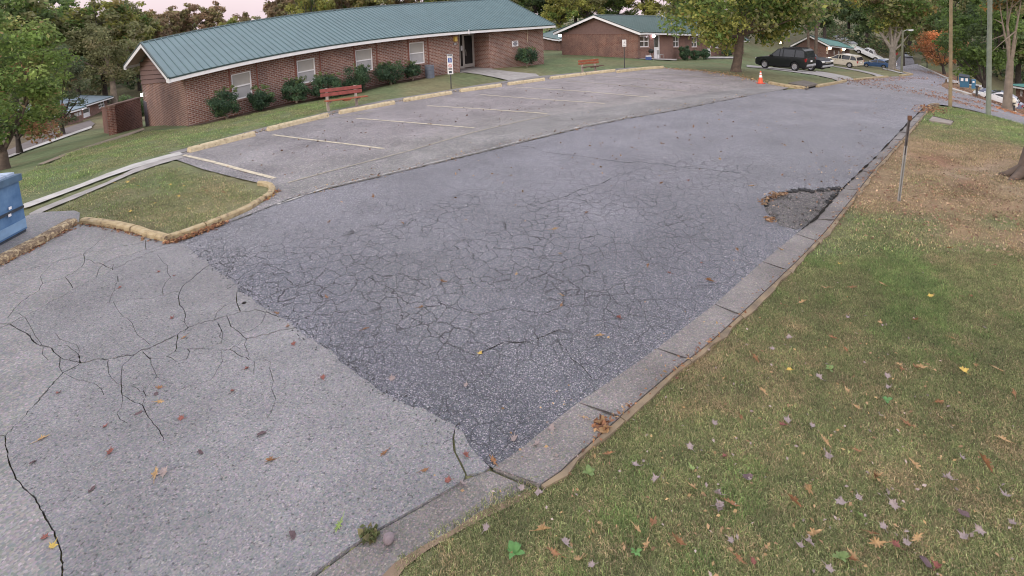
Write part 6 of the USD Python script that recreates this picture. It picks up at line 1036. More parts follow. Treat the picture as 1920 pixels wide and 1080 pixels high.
WOOD = [ # px, depth, top row, kind, what singles it out
 (20, 62, -60, 'green', 'behind the big maple at the far left'), (75, 66, -25, 'olive', 'above the slope houses, left'), (140, 74, -10, 'green', 'above the pale blue roof'), (255, 80, -4, 'olive', 'right of the tall olive tree'), (285, 92, 22, 'green', 'just left of the small orange dome of leaves'),
 (-40, 60, -20, 'green', 'at the outer left edge'), (330, 96, 2, 'rust', 'standing bare-topped against the pink sky, leftmost'), (372, 98, -8, 'rust', 'standing bare-topped against the pink sky, second from left'), (410, 100, -6, 'rust', 'standing bare-topped against the pink sky, third from left'), (462, 92, 12, 'rust', 'low over the roof ridge before the sky gap'),
 (437, 88, 28, 'yellow', 'peeping low over the hall ridge'), (305, 84, 26, 'rust', 'domed, orange-brown above the gable apex'), (535, 90, -45, 'rust', 'right of the pink sky gap'), (590, 84, -60, 'yellow', 'above the middle of the hall ridge'), (650, 90, -60, 'rust', 'right of the yellow-green one over the ridge'), (705, 90, -70, 'olive', 'over the ridge right of centre'), (760, 92, -70, 'rust', 'over the ridge towards its right end'), (830, 92, -80, 'olive', 'behind the right end of the ridge'),
 (560, 100, -40, 'olive', 'far behind the ridge, between the rusty and yellow-green ones'), (620, 96, -70, 'green', 'behind the ridge just right of the yellow-green one'), (680, 98, -60, 'yellow', 'far behind the ridge right of centre'), (733, 96, -60, 'green', 'behind the ridge between the olive and rusty ones'), (795, 98, -70, 'olive', 'far behind the right end of the ridge'), (870, 96, -80, 'green', 'behind the very end of the ridge'), (190, 70, -20, 'olive', 'straight behind the tall olive tree'), (110, 84, -15, 'dark', 'far behind the dull grey-green tree'), (350, 108, 20, 'olive', 'low and wide under the bare-topped ones'), (490, 110, 26, 'olive', 'lowest one, in the pink sky gap'), (300, 104, 10, 'rust', 'behind the orange-brown dome'),
 (935, 96, -110, 'green', 'far behind the right slope of the hall roof'), (985, 98, -110, 'olive', 'far back between hall and brick house'), (1030, 100, -110, 'dark', 'far back left of the brick house gable'), (1080, 96, -110, 'green', 'far behind the brick house gable'), (232, 92, -10, 'green', 'far behind the tall olive tree'), (270, 110, 14, 'rust', 'far behind, left of the orange-brown dome'), (1135, 98, -110, 'dark', 'far behind the brick house roof'),
 (915, 84, -60, 'dark', 'in the gap right of the hall roof, left'), (962, 78, -70, 'green', 'in the gap right of the hall roof, middle'), (1003, 88, -80, 'dark', 'directly behind the clothesline gap'), (1052, 74, -60, 'yellow', 'rising over the left eave of the brick house'), (1105, 80, -90, 'olive', 'over the gable peak of the brick house'), (1160, 86, -90, 'green', 'over the brick house roof, left part'), (1215, 82, -90, 'yellow', 'over the brick house roof, middle'), (1275, 84, -100, 'olive', 'over the brick house roof, right part'),
 (1335, 88, -100, 'green', 'behind the left half of the shade tree'), (1400, 92, -100, 'dark', 'behind the shade tree trunk'), (1465, 96, -100, 'green', 'behind the right half of the shade tree'), (1545, 104, -80, 'dark', 'above the teal roofed far house'), (1590, 122, -70, 'green', 'over the tiny white houses'), (1625, 112, -60, 'dark', 'left of the pale grey tree'), (1640, 124, 66, 'yellow', 'small and low just left of the pale grey tree'), (1660, 120, -60, 'green', 'straight behind the pale grey tree'),
 (1705, 130, -60, 'dark', 'at the end of the far street'), (1735, 110, -40, 'green', 'left behind the orange tree'), (1765, 100, -60, 'olive', 'behind the orange tree'), (1800, 84, -60, 'green', 'between the orange tree and the large dark tree'), (1875, 70, -80, 'dark', 'behind the forked tree'), (1912, 66, -70, 'green', 'behind the teal roofed corner house'), (1955, 62, -70, 'green', 'at the outer right edge'), (1695, 100, 20, 'olive', 'low at the left bank of the far street')]
for i, (px, Y, ty, k, wd) in enumerate(WOOD):
    p = atY(px, 100, Y); p[2] = hgt(p) - .2; hh = (zat(px, ty, Y) - p[2]) / 11.2; r = np.random.default_rng(900 + i); s = hh * np.array([r.uniform(.85, 1.1)] * 2 + [1.0]); s[:2] = np.clip(s[:2], .8 if ty < 25 else .35, 1.5)
    copy_of(proto[k, i % 2], 'woodland_tree', f'{KINDS[k][0]} {wd}', 'tree', p, r.uniform(0, 6.3), s, group='woodland trees behind the buildings')
# the wood's understorey: one mass of leaves far back
r = np.random.default_rng(5); cs = []
for px in np.linspace(-120, 2060, 300):
    Y = (88 if px < 330 else 126) + r.uniform(0, 20); p = atY(px, 100, Y); h_ = hgt(p); cs += [[p[0], p[1] + r.uniform(-3, 3), h_ + z_] for z_ in r.uniform(.3, 5.5 if px > 530 or px < 300 else 3.8, 3)]
for x0_, x1_, ya_, yb_, h_, n_ in ((1735, 1960, 66, 84, 3.0, 90), (1540, 1665, 108, 124, 3.0, 60), (-60, 300, 74, 90, 3.5, 90), (1690, 1760, 126, 140, 3.0, 30), (1000, 1060, 62, 72, 2.5, 12)):
    for _ in range(n_): p = atY(r.uniform(x0_, x1_), 100, r.uniform(ya_, yb_)); cs.append([p[0], p[1], hgt(p) + r.uniform(.2, h_)])
m, c = leaves(np.array(cs), np.full(len(cs), 1.6), 30000, .34, [(DKG, 4), (DEEP, 2), ((.09, .085, .05), 2), (OLV, 1)], 6); foliage('forest', None, m, c, kind='stuff')

# ------------------------------------------------------------------ shrubs along the hall
SHG = [((.048, .088, .050), 4), ((.064, .112, .058), 3), ((.034, .062, .040), 3), ((.075, .12, .05), .8)]
def shrub(label, px0, px1, ytop, ybase, d, seed, stem=True, n=4200, twigs=True, cat_='shrub', house=None):
    hs = house or H; xc = (px0 + px1) / 2; tt = float(hs.at(xc, 100, -d)[0]); p = np.append(hs.P + hs.D * tt - hs.N * d, 0); p[2] = hgt(p); Y = p[1]; R_ = (px1 - px0) / 2000 * Y; zt = zat(xc, ytop, Y) - p[2]; zb = max(zat(xc, ybase, Y) - p[2], .05)
    t = thing('shrub', label, cat_, p, group=None); nc = 34; cent = crown_clumps(R_ * .97, max(zb - R_ * .1, .05), zt, nc, seed, .4, .0); m, c = leaves(cent, np.full(nc, R_ * .36), n, .05 * max(1, Y / 32), SHG, seed + 1, .22)
    if twigs:
        rr_ = np.random.default_rng(seed); tw = np.column_stack([rr_.uniform(-R_, R_, 14) * .8, rr_.uniform(-.2, .2, 14), rr_.uniform(zt - .12, zt + .16, 14)]); m2, c2 = leaves(tw, np.full(14, .10), 260, .045, [((.075, .12, .05), 1), ((.12, .15, .06), 1)], seed + 4); m, c = cat([m, m2]), np.vstack([c, c2])
    foliage('foliage', t, m, c); obj('stem', cat([limbs(.05, max(zb, .25), cent[:7], seed + 2)]), bark_tan, t)
shrub('round dark green shrub on a stem left of the first window', 386, 445, 168, 213, .9, 501)
shrub('small dark green shrub under the right half of the first window', 461, 504, 166, 200, .8, 503)
shrub('dark green shrub left of the second window', 526, 574, 150, 190, .9, 505)
shrub('left half of the double clipped shrub behind the red bench', 581, 642, 140, 180, 1.1, 507, n=5000)
shrub('right half of the double clipped shrub, under the third window', 638, 697, 126, 166, 1.0, 509, n=5000)
shrub('wide dark green shrub between third and fourth windows', 702, 757, 120, 150, .9, 511)
shrub('thin ragged shrub left of the grey barrel', 754, 789, 119, 143, .7, 513, n=2400)
shrub('dark flat-topped bush on a short stem under the wall notice', 966, 1009, 92, 114, .9, 515, n=3000)
shrub('tall clipped shrub between the first door and window of the brick house', 1273, 1297, 84, 111, 1.0, 521, house=h2, n=2600, twigs=False)
shrub('clipped shrub joined to the right of the tall one by the brick house', 1295, 1311, 93, 111, 1.0, 523, house=h2, n=1800, twigs=False)
shrub('dark rounded shrub left of the second white door', 1310, 1331, 92, 111, 1.1, 525, house=h2, n=2000, twigs=False)
shrub('dim green shrub just left of the shade tree trunk', 1355, 1371, 91, 107, .8, 527, house=h2b, n=1500, twigs=False)

# ------------------------------------------------------------------ grass blades on the lawns
def blades(n, area, hmin, hmax, w, cols, seed):
    r = np.random.default_rng(seed); b = np.column_stack([r.uniform(-area, area, (n, 2)), np.zeros(n)]); hgt_ = r.uniform(hmin, hmax, n); th = r.uniform(0, 6.28, n); lean = r.uniform(.25, 1.5, n) * hgt_; d = np.column_stack([np.cos(th), np.sin(th), np.zeros(n)]); sd = np.column_stack([-np.sin(th), np.cos(th), np.zeros(n)]) * w * r.uniform(.6, 1.3, n)[:, None]
    up = np.array([0, 0, 1.]); m = b + d * (lean * .35)[:, None] + up * (hgt_ * .72)[:, None]; tp = b + d * lean[:, None] + up * (hgt_ * r.uniform(.55, 1.0, n))[:, None]
    V = np.stack([b - sd, b + sd, m + sd * .8, m - sd * .8, tp], 1).reshape(-1, 3); i = np.arange(n) * 5; Fm = np.vstack([np.column_stack([i, i + 1, i + 2]), np.column_stack([i, i + 2, i + 3]), np.column_stack([i + 3, i + 2, i + 4])])
    C = np.array([c for c, _ in cols]); p = np.array([x for _, x in cols], float); col = C[r.choice(len(C), n, p=p / p.sum())] * np.exp(r.normal(0, .38, (n, 1))); cc5 = np.repeat(col, 5, 0); return tm(V, Fm), cc5
GC = {'fresh': [((.155,.225,.08), 4), ((.195,.26,.10), 3), ((.29,.29,.14), 1.4), ((.11,.17,.06), 1.5)], 'mixed': [((.18,.215,.09), 4), ((.235,.25,.125), 3), ((.34,.28,.17), 1.9), ((.10,.13,.055), 2.4)], 'dry': [((.36,.285,.175), 4), ((.26,.205,.125), 3), ((.16,.17,.08), 2), ((.42,.345,.23), 1)]}
protos = []; kinds = []
for ci, (k, cols) in enumerate(GC.items()):
    for v in range(4):
        far_ = v >= 2; m, c = blades(430 if not far_ else 190, .13 if not far_ else .26, .012, .036 if k != 'fresh' else .055, .0019 if not far_ else .0040, cols, 700 + ci * 10 + v); protos.append((m, c, k, far_))
def near_lawn(poly, ymin, ymax, step, far_, keep=1.0, seed=0, name='grass', lift=0.0):
    r = np.random.default_rng(seed); x0, y0, x1, y1 = poly.bounds; gx, gy = np.meshgrid(np.arange(x0, x1, step), np.arange(max(y0, ymin), min(y1, ymax), step)); g = np.stack([gx.ravel(), gy.ravel()], 1) + r.uniform(-step * .4, step * .4, (gx.size, 2))
    g = g[shapely.contains_xy(poly, g[:, 0], g[:, 1])]; pr = project(np.column_stack([g, hgt(g)])); g = g[(pr[:, 0] > -40) & (pr[:, 0] < 1960) & (pr[:, 1] < 1130) & (r.random(len(g)) < keep)]
    z = hgt(g) + lift; tint = np.vstack([ground_tint(b) for b in np.array_split(g, max(1, len(g) // 3000))]); dry = tint[:, 0] / tint[:, 1] + r.normal(0, .10, len(g)); br = np.where(dry < .80, 0, np.where(dry < 1.12, 1, 2)); bare = (dry > 1.22) & (r.random(len(g)) < .45); g, z, br = g[~bare], z[~bare], br[~bare]
    pi = UsdGeom.PointInstancer.Define(stage, path_for(name)); P = pi.GetPath().pathString; tag(pi.GetPrim(), kind='stuff'); tg = []
    sel = [i for i, q in enumerate(protos) if q[3] == far_]
    for i in sel:
        m = usdkit.mesh(stage, f'{P}/tuft_{i}', protos[i][0], leaf_look); primvar(m.GetPrim(), 'tint', protos[i][1]); tg.append(m.GetPath())
    for q in tg: pi.CreatePrototypesRel().AddTarget(q)
    by = {k: [j for j, i in enumerate(sel) if protos[i][2] == k] for k in GC}; names = list(GC); idx = np.array([by[names[b]][r.integers(0, 2)] for b in br]); ang = r.uniform(0, 2 * np.pi, len(g)); sc = r.uniform(.75, 1.25, len(g))
    pi.CreatePositionsAttr(Vt.Vec3fArray.FromNumpy(np.column_stack([g, z]).astype(np.float32))); pi.CreateProtoIndicesAttr(Vt.IntArray.FromNumpy(idx.astype(np.int32)))
    pi.CreateOrientationsAttr(Vt.QuathArray([Gf.Quath(float(math.cos(t / 2)), 0, 0, float(math.sin(t / 2))) for t in ang])); pi.CreateScalesAttr(Vt.Vec3fArray.FromNumpy(np.repeat(sc[:, None], 3, 1).astype(np.float32))); return len(g)
lawn_px = [(720,1110),(735,1088),(765,1052),(800,1030),(838,1006),(875,984),(908,966),(948,948),(972,930),(1002,917),(1048,903),(1070,882),(1103,850),(1136,822),(1158,802),(1268,708),(1338,652),(1408,588),(1476,522),(1520,478),(1558,437),(1598,386),(1648,321),(1698,266),(1742,214),(1755,203),(1790,203),(1850,217),(1920,237),(2050,270),(2050,1110)]
lawn_poly = world_poly(lawn_px); n1 = near_lawn(lawn_poly, 0, 8.0, .125, False, 1.0, 1); n2 = near_lawn(lawn_poly, 8.0, 21, .26, True, .95, 2)
isl = world_poly([(95,399),(200,355),(300,313),(380,333),(480,360),(494,368),(440,396),(390,418),(318,440),(300,432),(240,422),(150,405)]); n3 = near_lawn(isl, 0, 30, .26, True, .9, 3)
left = world_poly([(40,378),(150,342),(250,305),(316,285),(480,241),(620,206),(700,187),(640,182),(480,214),(340,243),(270,247),(150,282),(70,320),(0,345)]); n4 = near_lawn(left, 0, 40, .32, True, .75, 4)
print('grass', n1, n2, n3, n4)

# ------------------------------------------------------------------ fallen leaves
def leaf_shape(kind, s, seed):
    r = np.random.default_rng(seed)
    if kind == 'oak': n = 28; th = np.linspace(0, 2 * np.pi, n, endpoint=False); rad = np.array([1, .92, .5, .42, .8, .86, .46])[np.arange(n) % 7] * (1 - .38 * np.abs(np.sin(th))) * r.uniform(.85, 1.12, n)
    elif kind == 'maple': n = 20; th = np.linspace(0, 2 * np.pi, n, endpoint=False); rad = np.where(np.arange(n) % 4 == 0, 1.0, np.where(np.arange(n) % 2 == 0, .72, .55)) * r.uniform(.9, 1.1, n)
    else: n = 12; th = np.linspace(0, 2 * np.pi, n, endpoint=False); rad = (.55 + .45 * np.cos(th) ** 2) * r.uniform(.9, 1.1, n)
    x, y = rad * np.cos(th) * s, rad * np.sin(th) * s * (.75 if kind == 'oak' else .9); cv = r.uniform(.8, 3.4) / s; z = np.clip(cv * .5 * (y ** 2) * .8 + r.uniform(-.6, 1.2) / s * .4 * x ** 2, -.02, s * .7) + r.normal(0, s * .06, n); mz = z.min()
    V = np.vstack([np.column_stack([x, y, z - mz]), np.column_stack([x * .45, y * .45, (z - mz) * .3]), [[0, 0, 0]]]); f = []
    for i in range(n): j = (i + 1) % n; f += [[i, j, n + j], [i, n + j, n + i], [n + i, n + j, 2 * n]]
    st = tube([[s * .85, 0, .004], [s * 1.5, s * .12, .012]], .0018, 4); return cat([tm(V, f), st])
LL = {'tan': M('leaf_tan', (.36, .24, .12), .7, .25, 30), 'brown': M('leaf_brown', (.24, .125, .06), .7, .3, 30), 'pink': M('leaf_pinkgrey', (.27, .22, .21), .65, .2, 30), 'red': M('leaf_red', (.20, .075, .06), .65, .25, 30), 'yellow': M('leaf_yellow', (.50, .36, .09), .65, .2, 30), 'green': M('leaf_green', (.22, .30, .10), .65, .2, 30), 'dark': M('leaf_dark', (.10, .065, .07), .7, .3, 30)}
SAY = {'tan': 'tan oak leaf', 'brown': 'brown oak leaf', 'pink': 'pinkish grey leaf', 'red': 'dark red leaf', 'yellow': 'yellow leaf', 'green': 'pale green leaf', 'dark': 'shrivelled leaf'}
KIND = {'tan': 'oak', 'brown': 'oak', 'pink': 'maple', 'red': 'maple', 'yellow': 'maple', 'green': 'oak', 'dark': 'round'}
LAWN = [((1608,772),'tan'),((1588,738),'tan'),((1416,678),'brown'),((1448,660),'pink'),((1586,661),'brown'),((1728,694),'tan'),((1718,695),'brown'),((1690,698),'brown'),((1685,690),'tan'),((1830,692),'tan'),((1806,700),'yellow'),((1666,733),'pink'),((1663,712),'pink'),((1535,714),'pink'),((1476,795),'pink'),((1468,803),'red'),((1523,804),'pink'),((1548,837),'tan'),((1645,902),'tan'),((1606,852),'brown'),((1553,863),'pink'),((1359,863),'red'),((1402,902),'dark'),((1400,904),'pink'),((1299,922),'tan'),((1298,885),'green'),((1350,957),'pink'),((1346,935),'pink'),((1373,953),'brown'),((1488,948),'brown'),((1518,928),'tan'),((1576,951),'pink'),((1610,941),'pink'),((1612,974),'green'),((1675,955),'pink'),((1803,865),'pink'),((1776,905),'pink'),((1885,938),'pink'),((1806,972),'dark'),((1899,990),'pink'),((1836,1003),'pink'),((1808,1015),'pink'),((1656,995),'pink'),((1720,1018),'tan'),((1700,1026),'pink'),((1679,1030),'red'),((1526,1012),'tan'),((1500,1032),'pink'),((1518,1028),'pink'),((1636,1010),'brown'),((1644,1027),'tan'),((1386,1058),'brown'),((1412,1062),'red'),((1600,1050),'tan'),((1598,1060),'brown'),((1555,1075),'pink'),((1735,1062),'dark'),((1758,1072),'red'),((1371,1022),'pink'),
        ((912,998),'pink'),((1011,932),'pink'),((978,922),'pink'),((1225,988),'brown'),((1212,1032),'tan'),((1195,1000),'tan'),((1018,1002),'tan'),((1085,1060),'tan'),((1040,1045),'brown'),((1348,960),'pink'),((1140,858),'brown'),((1230,908),'pink'),((1192,880),'pink'),((1294,845),'pink'),((1060,1025),'pink'),((1110,1068),'pink'),((1275,1026),'brown'),((1785,640),'tan'),((1650,610),'tan'),((1560,640),'brown'),((1717,606),'brown'),((1590,600),'pink'),((1480,640),'pink'),((1870,700),'tan'),((1902,745),'brown'),((1745,560),'yellow'),((1820,560),'brown'),((1655,538),'tan'),((1550,545),'tan'),((1575,500),'yellow'),((1780,470),'brown'),((1700,440),'tan'),((1650,415),'tan'),((1845,620),'pink'),((1480,700),'yellow'),((1430,740),'tan'),((1390,790),'brown'),((1340,800),'pink'),((1700,800),'brown'),((1760,760),'brown'),((1880,830),'tan'),((1640,900),'brown'),((1716,880),'tan'),((1845,880),'brown'),((1505,575),'tan'),((1600,545),'brown')]
DRIVE = [((720,854),'brown'),((867,912),'pink'),((340,788),'red'),((300,730),'brown'),((198,803),'red'),((80,826),'tan'),((62,872),'dark'),((292,894),'tan'),((308,893),'pink'),((507,868),'brown'),((436,737),'red'),((300,757),'tan'),((293,742),'dark'),((376,853),'dark'),((490,818),'dark'),((99,1029),'yellow'),((84,1012),'red'),((173,922),'dark'),((110,740),'red'),((636,992),'green'),((548,1008),'dark'),((260,778),'dark'),((208,852),'red'),((345,636),'brown'),((463,694),'red'),((605,712),'red'),((298,512),'red'),((327,519),'red'),((323,599),'red'),((225,542),'red'),((840,905),'red'),((797,886),'brown'),((873,858),'red')]
ROADL = [((1125,634),'tan'),((1098,788),'tan'),((1130,800),'brown'),((1052,575),'brown'),((1055,557),'tan'),((790,580),'brown'),((968,516),'tan'),((612,560),'brown'),((550,648),'red'),((520,590),'brown'),((685,620),'brown'),((965,826),'pink'),((1006,838),'pink'),((874,725),'pink'),((735,713),'pink'),((1330,528),'brown'),((1315,495),'red'),((1382,470),'brown'),((1215,500),'brown'),((1255,514),'red'),((1160,598),'red'),((1040,432),'tan'),((617,418),'brown'),((755,420),'brown'),((1410,350),'tan'),((1240,345),'brown'),((1155,300),'brown'),((1185,278),'brown'),((1082,245),'brown'),((1240,270),'brown'),((1290,340),'red'),((1100,400),'brown'),((900,665),'yellow'),((1050,478),'tan'),((700,372),'brown'),((1465,470),'tan'),((1350,300),'tan'),((1000,262),'brown'),((1270,712),'red'),((1035,806),'pink'),((925,868),'brown'),((540,615),'brown'),((830,530),'brown'),((1190,240),'brown'),((1300,240),'brown')]
ISLE = [((240,345),'yellow'),((260,352),'yellow'),((300,345),'tan'),((345,352),'yellow'),((380,355),'brown'),((388,362),'brown'),((335,372),'yellow'),((310,380),'tan'),((355,395),'yellow'),((400,374),'tan'),((290,385),'yellow'),((320,350),'yellow'),((250,340),'tan'),((245,400),'yellow'),((215,346),'yellow'),((420,365),'brown')]
LANDMARK = {'lawn': [((1104, 893), 'kerb corner weed'), ((1556, 697), 'yellow-leafed weed'), ((965, 1043), 'lower left weed'), ((1575, 1052), 'star-shaped weed'), ((1662, 756), 'mid-lawn weed'), ((1192, 1040), 'lawn edge weed'), ((1640, 470), 'fresh green grass patch'), ((1915, 1000), 'lower right corner'), ((1915, 720), 'right picture edge'), ((1330, 800), 'gutter lip'), ((1420, 640), 'kerb bend'), ((1800, 600), 'upper lawn')],
 'drive': [((458, 570), 'round core hole'), ((333, 630), 'widest crack'), ((67, 760), 'long left crack'), ((103, 1000), 'lower left crack end'), ((300, 800), 'thin branching crack'), ((700, 900), 'lower gutter seam'), ((600, 655), 'ragged asphalt edge')],
 'road': [((1500, 390), 'pothole'), ((560, 620), 'ragged concrete edge'), ((1150, 790), 'near gutter'), ((1000, 600), 'centre of the road'), ((1350, 560), 'middle gutter'), ((1200, 270), 'lot strip'), ((700, 390), 'island side'), ((1100, 430), 'cracked mid road')], 'island': [((300, 310), 'upper tip'), ((315, 440), 'kerb point'), ((490, 360), 'right end'), ((120, 400), 'left tip')]}
def name_leaf(px, zone):
    d = [(np.hypot(px[0] - q[0], (px[1] - q[1]) * 1.3), q, nm) for q, nm in LANDMARK[zone]]; _, q, nm = min(d); dx, dy = px[0] - q[0], px[1] - q[1]
    return nm, ('right of' if dx > 0 else 'left of') if abs(dx) > abs(dy) else ('below' if dy > 0 else 'above'), np.hypot(dx, dy)
for spots, zone, lift in ((LAWN, 'lawn', .035), (DRIVE, 'drive', .02), (ROADL, 'road', .016), (ISLE, 'island', .045)):
    book = {}
    for i, (px, k) in enumerate(spots): nm, sd_, dd = name_leaf(px, zone); book.setdefault((k, nm, sd_), []).append((dd, i))
    order = {i: (n_, len(l)) for l in book.values() for n_, (_, i) in enumerate(sorted(l))}
    for i, (px, k) in enumerate(spots):
        nm, sd_, _ = name_leaf(px, zone); n_, tot = order[i]; rank = '' if tot == 1 else (' (nearest to it)', ' (second nearest)', ' (third nearest)', ' (fourth nearest)', ' (fifth nearest)', ' (sixth nearest)', ' (seventh nearest)', ' (eighth nearest)')[min(n_, 7)]
        a = G(*px); r = np.random.default_rng(int(px[0] * 7 + px[1])); big = {'tan': .062, 'brown': .06, 'pink': .044, 'red': .036, 'yellow': .045, 'green': .05, 'dark': .038}[k] * r.uniform(.8, 1.2) * (1.25 if lift == .016 and a[1] > 9 else 1)
        m = moved(leaf_shape(KIND[k], big, int(px[0] + px[1])), (0, 0, 0), r.uniform(0, 6.3), r.normal(0, .22), r.normal(0, .22)); m.apply_translation([a[0], a[1], a[2] + lift + max(0, -m.vertices[:, 2].min()) * .7])
        obj('fallen_leaf', m, LL[k], label=f'{SAY[k]} on the {zone}, {sd_} the {nm}{rank}', cat='leaf', group=f'fallen leaves on the {zone}')
# drifts of leaves and litter
def litter(name, px_line, n, width, size, cols, lift=.02, seed=0, parent=None, flat_=False):
    r = np.random.default_rng(seed); p = GL(px_line, 3); i = r.integers(0, len(p), n); q = p[i].copy(); q[:, :2] += r.normal(0, width, (n, 2)); q[:, 2] = hgt(q) + lift + r.random(n) * lift; nn = r.normal(0, .5, (n, 3)) + [0, 0, 1]; nn /= np.linalg.norm(nn, axis=1, keepdims=True)
    a = np.cross(nn, r.normal(size=(n, 3))); a /= np.linalg.norm(a, axis=1, keepdims=True); b = np.cross(nn, a); s = size * r.uniform(.5, 1.4, n)[:, None]; V = np.stack([q - a * s, q + b * s * .6 + nn * s * .2, q + a * s, q - b * s * .6 + nn * s * .2], 1).reshape(-1, 3); k = np.arange(n) * 4; m = tm(V, np.vstack([np.column_stack([k, k + 1, k + 2]), np.column_stack([k, k + 2, k + 3])]))
    C = np.array(cols); pr_ = obj(name, m, leaf_look, parent, kind='stuff'); primvar(pr_, 'tint', np.repeat(C[r.integers(0, len(C), n)] * np.exp(r.normal(0, .25, (n, 1))), 4, 0))
BR = [(.26, .13, .07), (.20, .10, .06), (.33, .21, .11), (.15, .085, .06)]
litter('leaf_litter', [(312,457),(340,452),(365,442),(392,432),(420,420)], 420, .05, .035, BR, .025, 1)
litter('leaf_litter', [(495,378),(512,366),(520,360)], 90, .05, .035, BR + [(.4, .3, .12)], .02, 2)
litter('leaf_litter', [(140,424),(160,422),(200,428),(250,440),(300,453)], 200, .05, .03, BR, .02, 3)
litter('leaf_litter', [(0,500),(60,470),(130,432)], 120, .04, .03, BR, .02, 4)
litter('leaf_litter', [(1434,382),(1440,374),(1452,368),(1470,364)], 90, .07, .04, [(.20, .12, .075), (.16, .10, .065), (.27, .19, .12)], .015, 5)
litter('leaf_litter', [(1442,410),(1450,416)], 40, .06, .04, [(.20, .12, .075), (.16, .10, .065), (.27, .19, .12)], .015, 6)
litter('leaf_litter', [(1556,436),(1530,455),(1500,488),(1466,524),(1400,588),(1330,652),(1262,706),(1150,803),(1100,848)], 170, .03, .02, BR, .06, 7)
litter('leaf_litter', [(1130,800),(1125,808)], 30, .05, .05, BR, .03, 71)
litter('leaf_litter', [(1690,268),(1640,322),(1590,386),(1560,430)], 130, .05, .025, BR, .06, 8)
litter('leaf_litter', [(1738,212),(1746,203),(1742,207)], 220, .22, .045, BR, .05, 9)
litter('leaf_litter', [(1590,154),(1640,150.5),(1680,148),(1720,146)], 600, .5, .05, [(.23, .14, .11), (.29, .2, .16), (.18, .12, .10)], .03, 10)
litter('leaf_litter', [(1640,162),(1660,166),(1680,163),(1650,160)], 260, .9, .05, [(.23, .14, .11), (.29, .2, .16), (.18, .12, .10)], .03, 11)
litter('leaf_litter', [(1738,178),(1752,182),(1765,185),(1780,188),(1800,193),(1840,205)], 420, .5, .045, [(.28, .15, .10), (.30, .2, .15), (.20, .12, .09)], .03, 12)
litter('leaf_litter', [(1745,172),(1790,184),(1850,196),(1900,212)], 260, .4, .05, [(.25, .15, .11), (.19, .12, .09)], .03, 13)
litter('leaf_litter', [(1741,136),(1770,143),(1790,152),(1830,182),(1870,195),(1915,212)], 1600, .9, .06, [(.23, .14, .10), (.28, .19, .13), (.17, .11, .08)], .05, 14)
litter('leaf_litter', [(1888,209),(1900,213),(1880,208)], 260, .6, .05, [(.36, .16, .08), (.3, .15, .08)], .05, 15)
litter('leaf_litter', [(1250,129),(1310,133),(1370,141),(1430,154)], 500, .35, .05, [(.28, .16, .09), (.34, .25, .14)], .03, 16)
litter('leaf_litter', [(420,266),(520,240),(620,213),(740,192),(850,173),(950,158),(1050,146),(1180,131)], 700, .16, .04, [(.24, .15, .09), (.32, .24, .14)], .03, 17)
litter('leaf_litter', [(560,368),(700,331),(850,297),(1000,258),(1150,226),(1300,196),(1400,178)], 380, .16, .03, [(.20, .12, .08), (.3, .22, .13), (.13, .1, .08)], .025, 18)
litter('leaf_litter', [(500,300),(700,250),(900,210),(1100,175),(1300,155)], 240, 1.4, .04, [(.16, .10, .07), (.12, .08, .06)], .022, 19)
litter('leaf_litter', [(900,330),(1100,290),(1300,250),(1500,220),(1650,190)], 150, 1.6, .035, [(.16, .10, .07), (.30, .2, .12)], .018, 20)
litter('leaf_litter', [(1700,300),(1780,330),(1860,320),(1800,370),(1880,400),(1720,360),(1700,400),(1850,440),(1680,330)], 1900, 1.0, .026, [(.27, .17, .11), (.20, .12, .085), (.36, .27, .19), (.15, .10, .075)], .03, 21)
litter('lawn_litter', [(1300,850),(1500,750),(1700,700),(1850,850),(1600,950),(1400,1020),(1800,1030),(1100,1020),(1500,600),(1650,560)], 700, .8, .016, [(.36, .25, .13), (.30, .2, .12), (.34, .28, .27)], .03, 22)
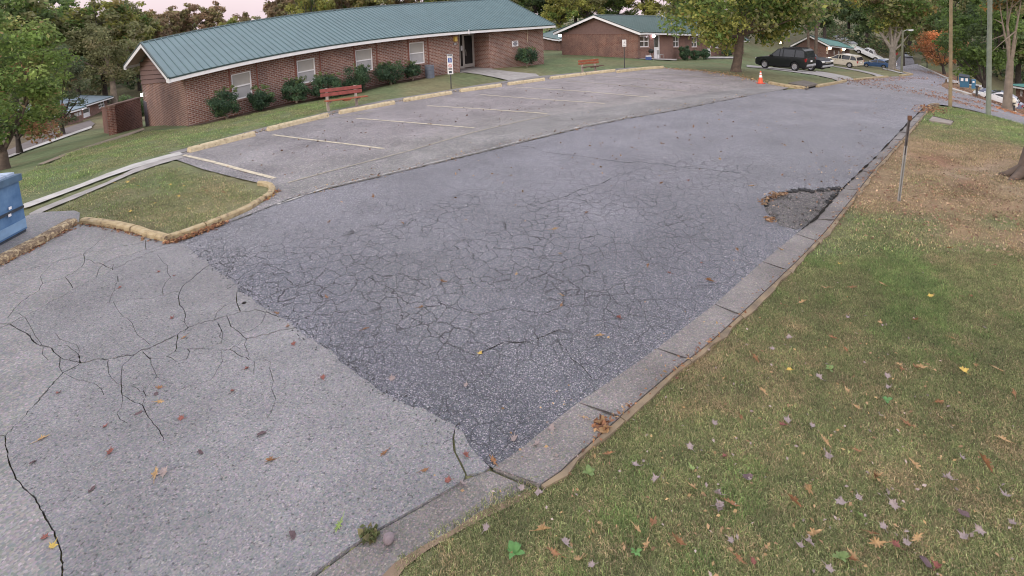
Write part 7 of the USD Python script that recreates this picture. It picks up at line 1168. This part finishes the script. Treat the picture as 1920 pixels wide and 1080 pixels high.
# dirt that has crept over the gutter at the lawn's lower corner
obj('soil_patch', sheet(world_poly([(700,1100),(740,1058),(800,1022),(850,995),(900,962),(945,942),(985,925),(1010,915),(990,935),(950,955),(905,975),(850,1005),(800,1035),(760,1066),(735,1100)], 4), .012, .006), M('sandy_soil', (.20, .145, .10), 1.0, .3, 6, bump=.6), smooth=True, kind='stuff')
# broad-leaved weeds and a clod
def weed(label, px, n, s, seed, col):
    a = G(*px); r = np.random.default_rng(seed); t = thing('weed', label, 'weed', (a[0], a[1], a[2] + .02)); mt = M(f'weed_green_{seed}', col, .6, .2, 20)
    for k in range(n):
        L = s * r.uniform(.6, 1.2); f = np.linspace(0, 1, 5); w = L * .28 * np.sin(np.pi * np.clip(f * .92 + .06, 0, 1)); zc = .55 * L * np.sin(f * 2.2) * r.uniform(.5, 1); V = np.vstack([np.column_stack([f * L, w, zc]), np.column_stack([f * L, -w, zc]), np.column_stack([f * L, 0 * w, zc - .012 * L * 10 * w])]); q = [[i, i + 1, 10 + i + 1, 10 + i] for i in range(4)] + [[10 + i, 10 + i + 1, 5 + i + 1, 5 + i] for i in range(4)]; obj('leaf', moved(quads(V, np.array(q)), (0, 0, 0), r.uniform(0, 6.3)), mt, t, True)
weed('bright green broad-leaved weed at the corner of the kerb', (1104, 893), 11, .07, 801, (.12, .175, .055)); weed('bright green weed with a yellow leaf on the near lawn', (1556, 697), 8, .06, 802, (.12, .18, .055)); weed('low green weed in the lower left of the lawn', (965, 1043), 12, .07, 803, (.08, .19, .05)); weed('small green star-shaped weed near the bottom edge', (1575, 1052), 9, .065, 804, (.12, .175, .055)); weed('dim green weed in the middle of the near lawn', (1662, 756), 6, .06, 805, (.09, .20, .06)); weed('tiny green weed by the lower lawn edge', (1192, 1040), 6, .045, 806, (.10, .22, .06))
a = G(729, 1017); c = trimesh.creation.icosphere(2, .045); c.vertices *= 1 + .35 * (meshkit.fbm(c.vertices * 30, 3, 4) - .5)[:, None]; c.vertices[:, 2] *= .7; c.apply_translation([a[0], a[1], .035]); obj('stone', c, M('purple_stone', (.19, .155, .165), .9, .3, 20), smooth=True, label='rough purplish stone lying on the dirty gutter slab', cat='stone')
litter('grass_tuft_patch', [(688,1006),(700,1008)], 60, .03, .03, [(.10, .12, .05), (.13, .12, .06)], .015, 30)
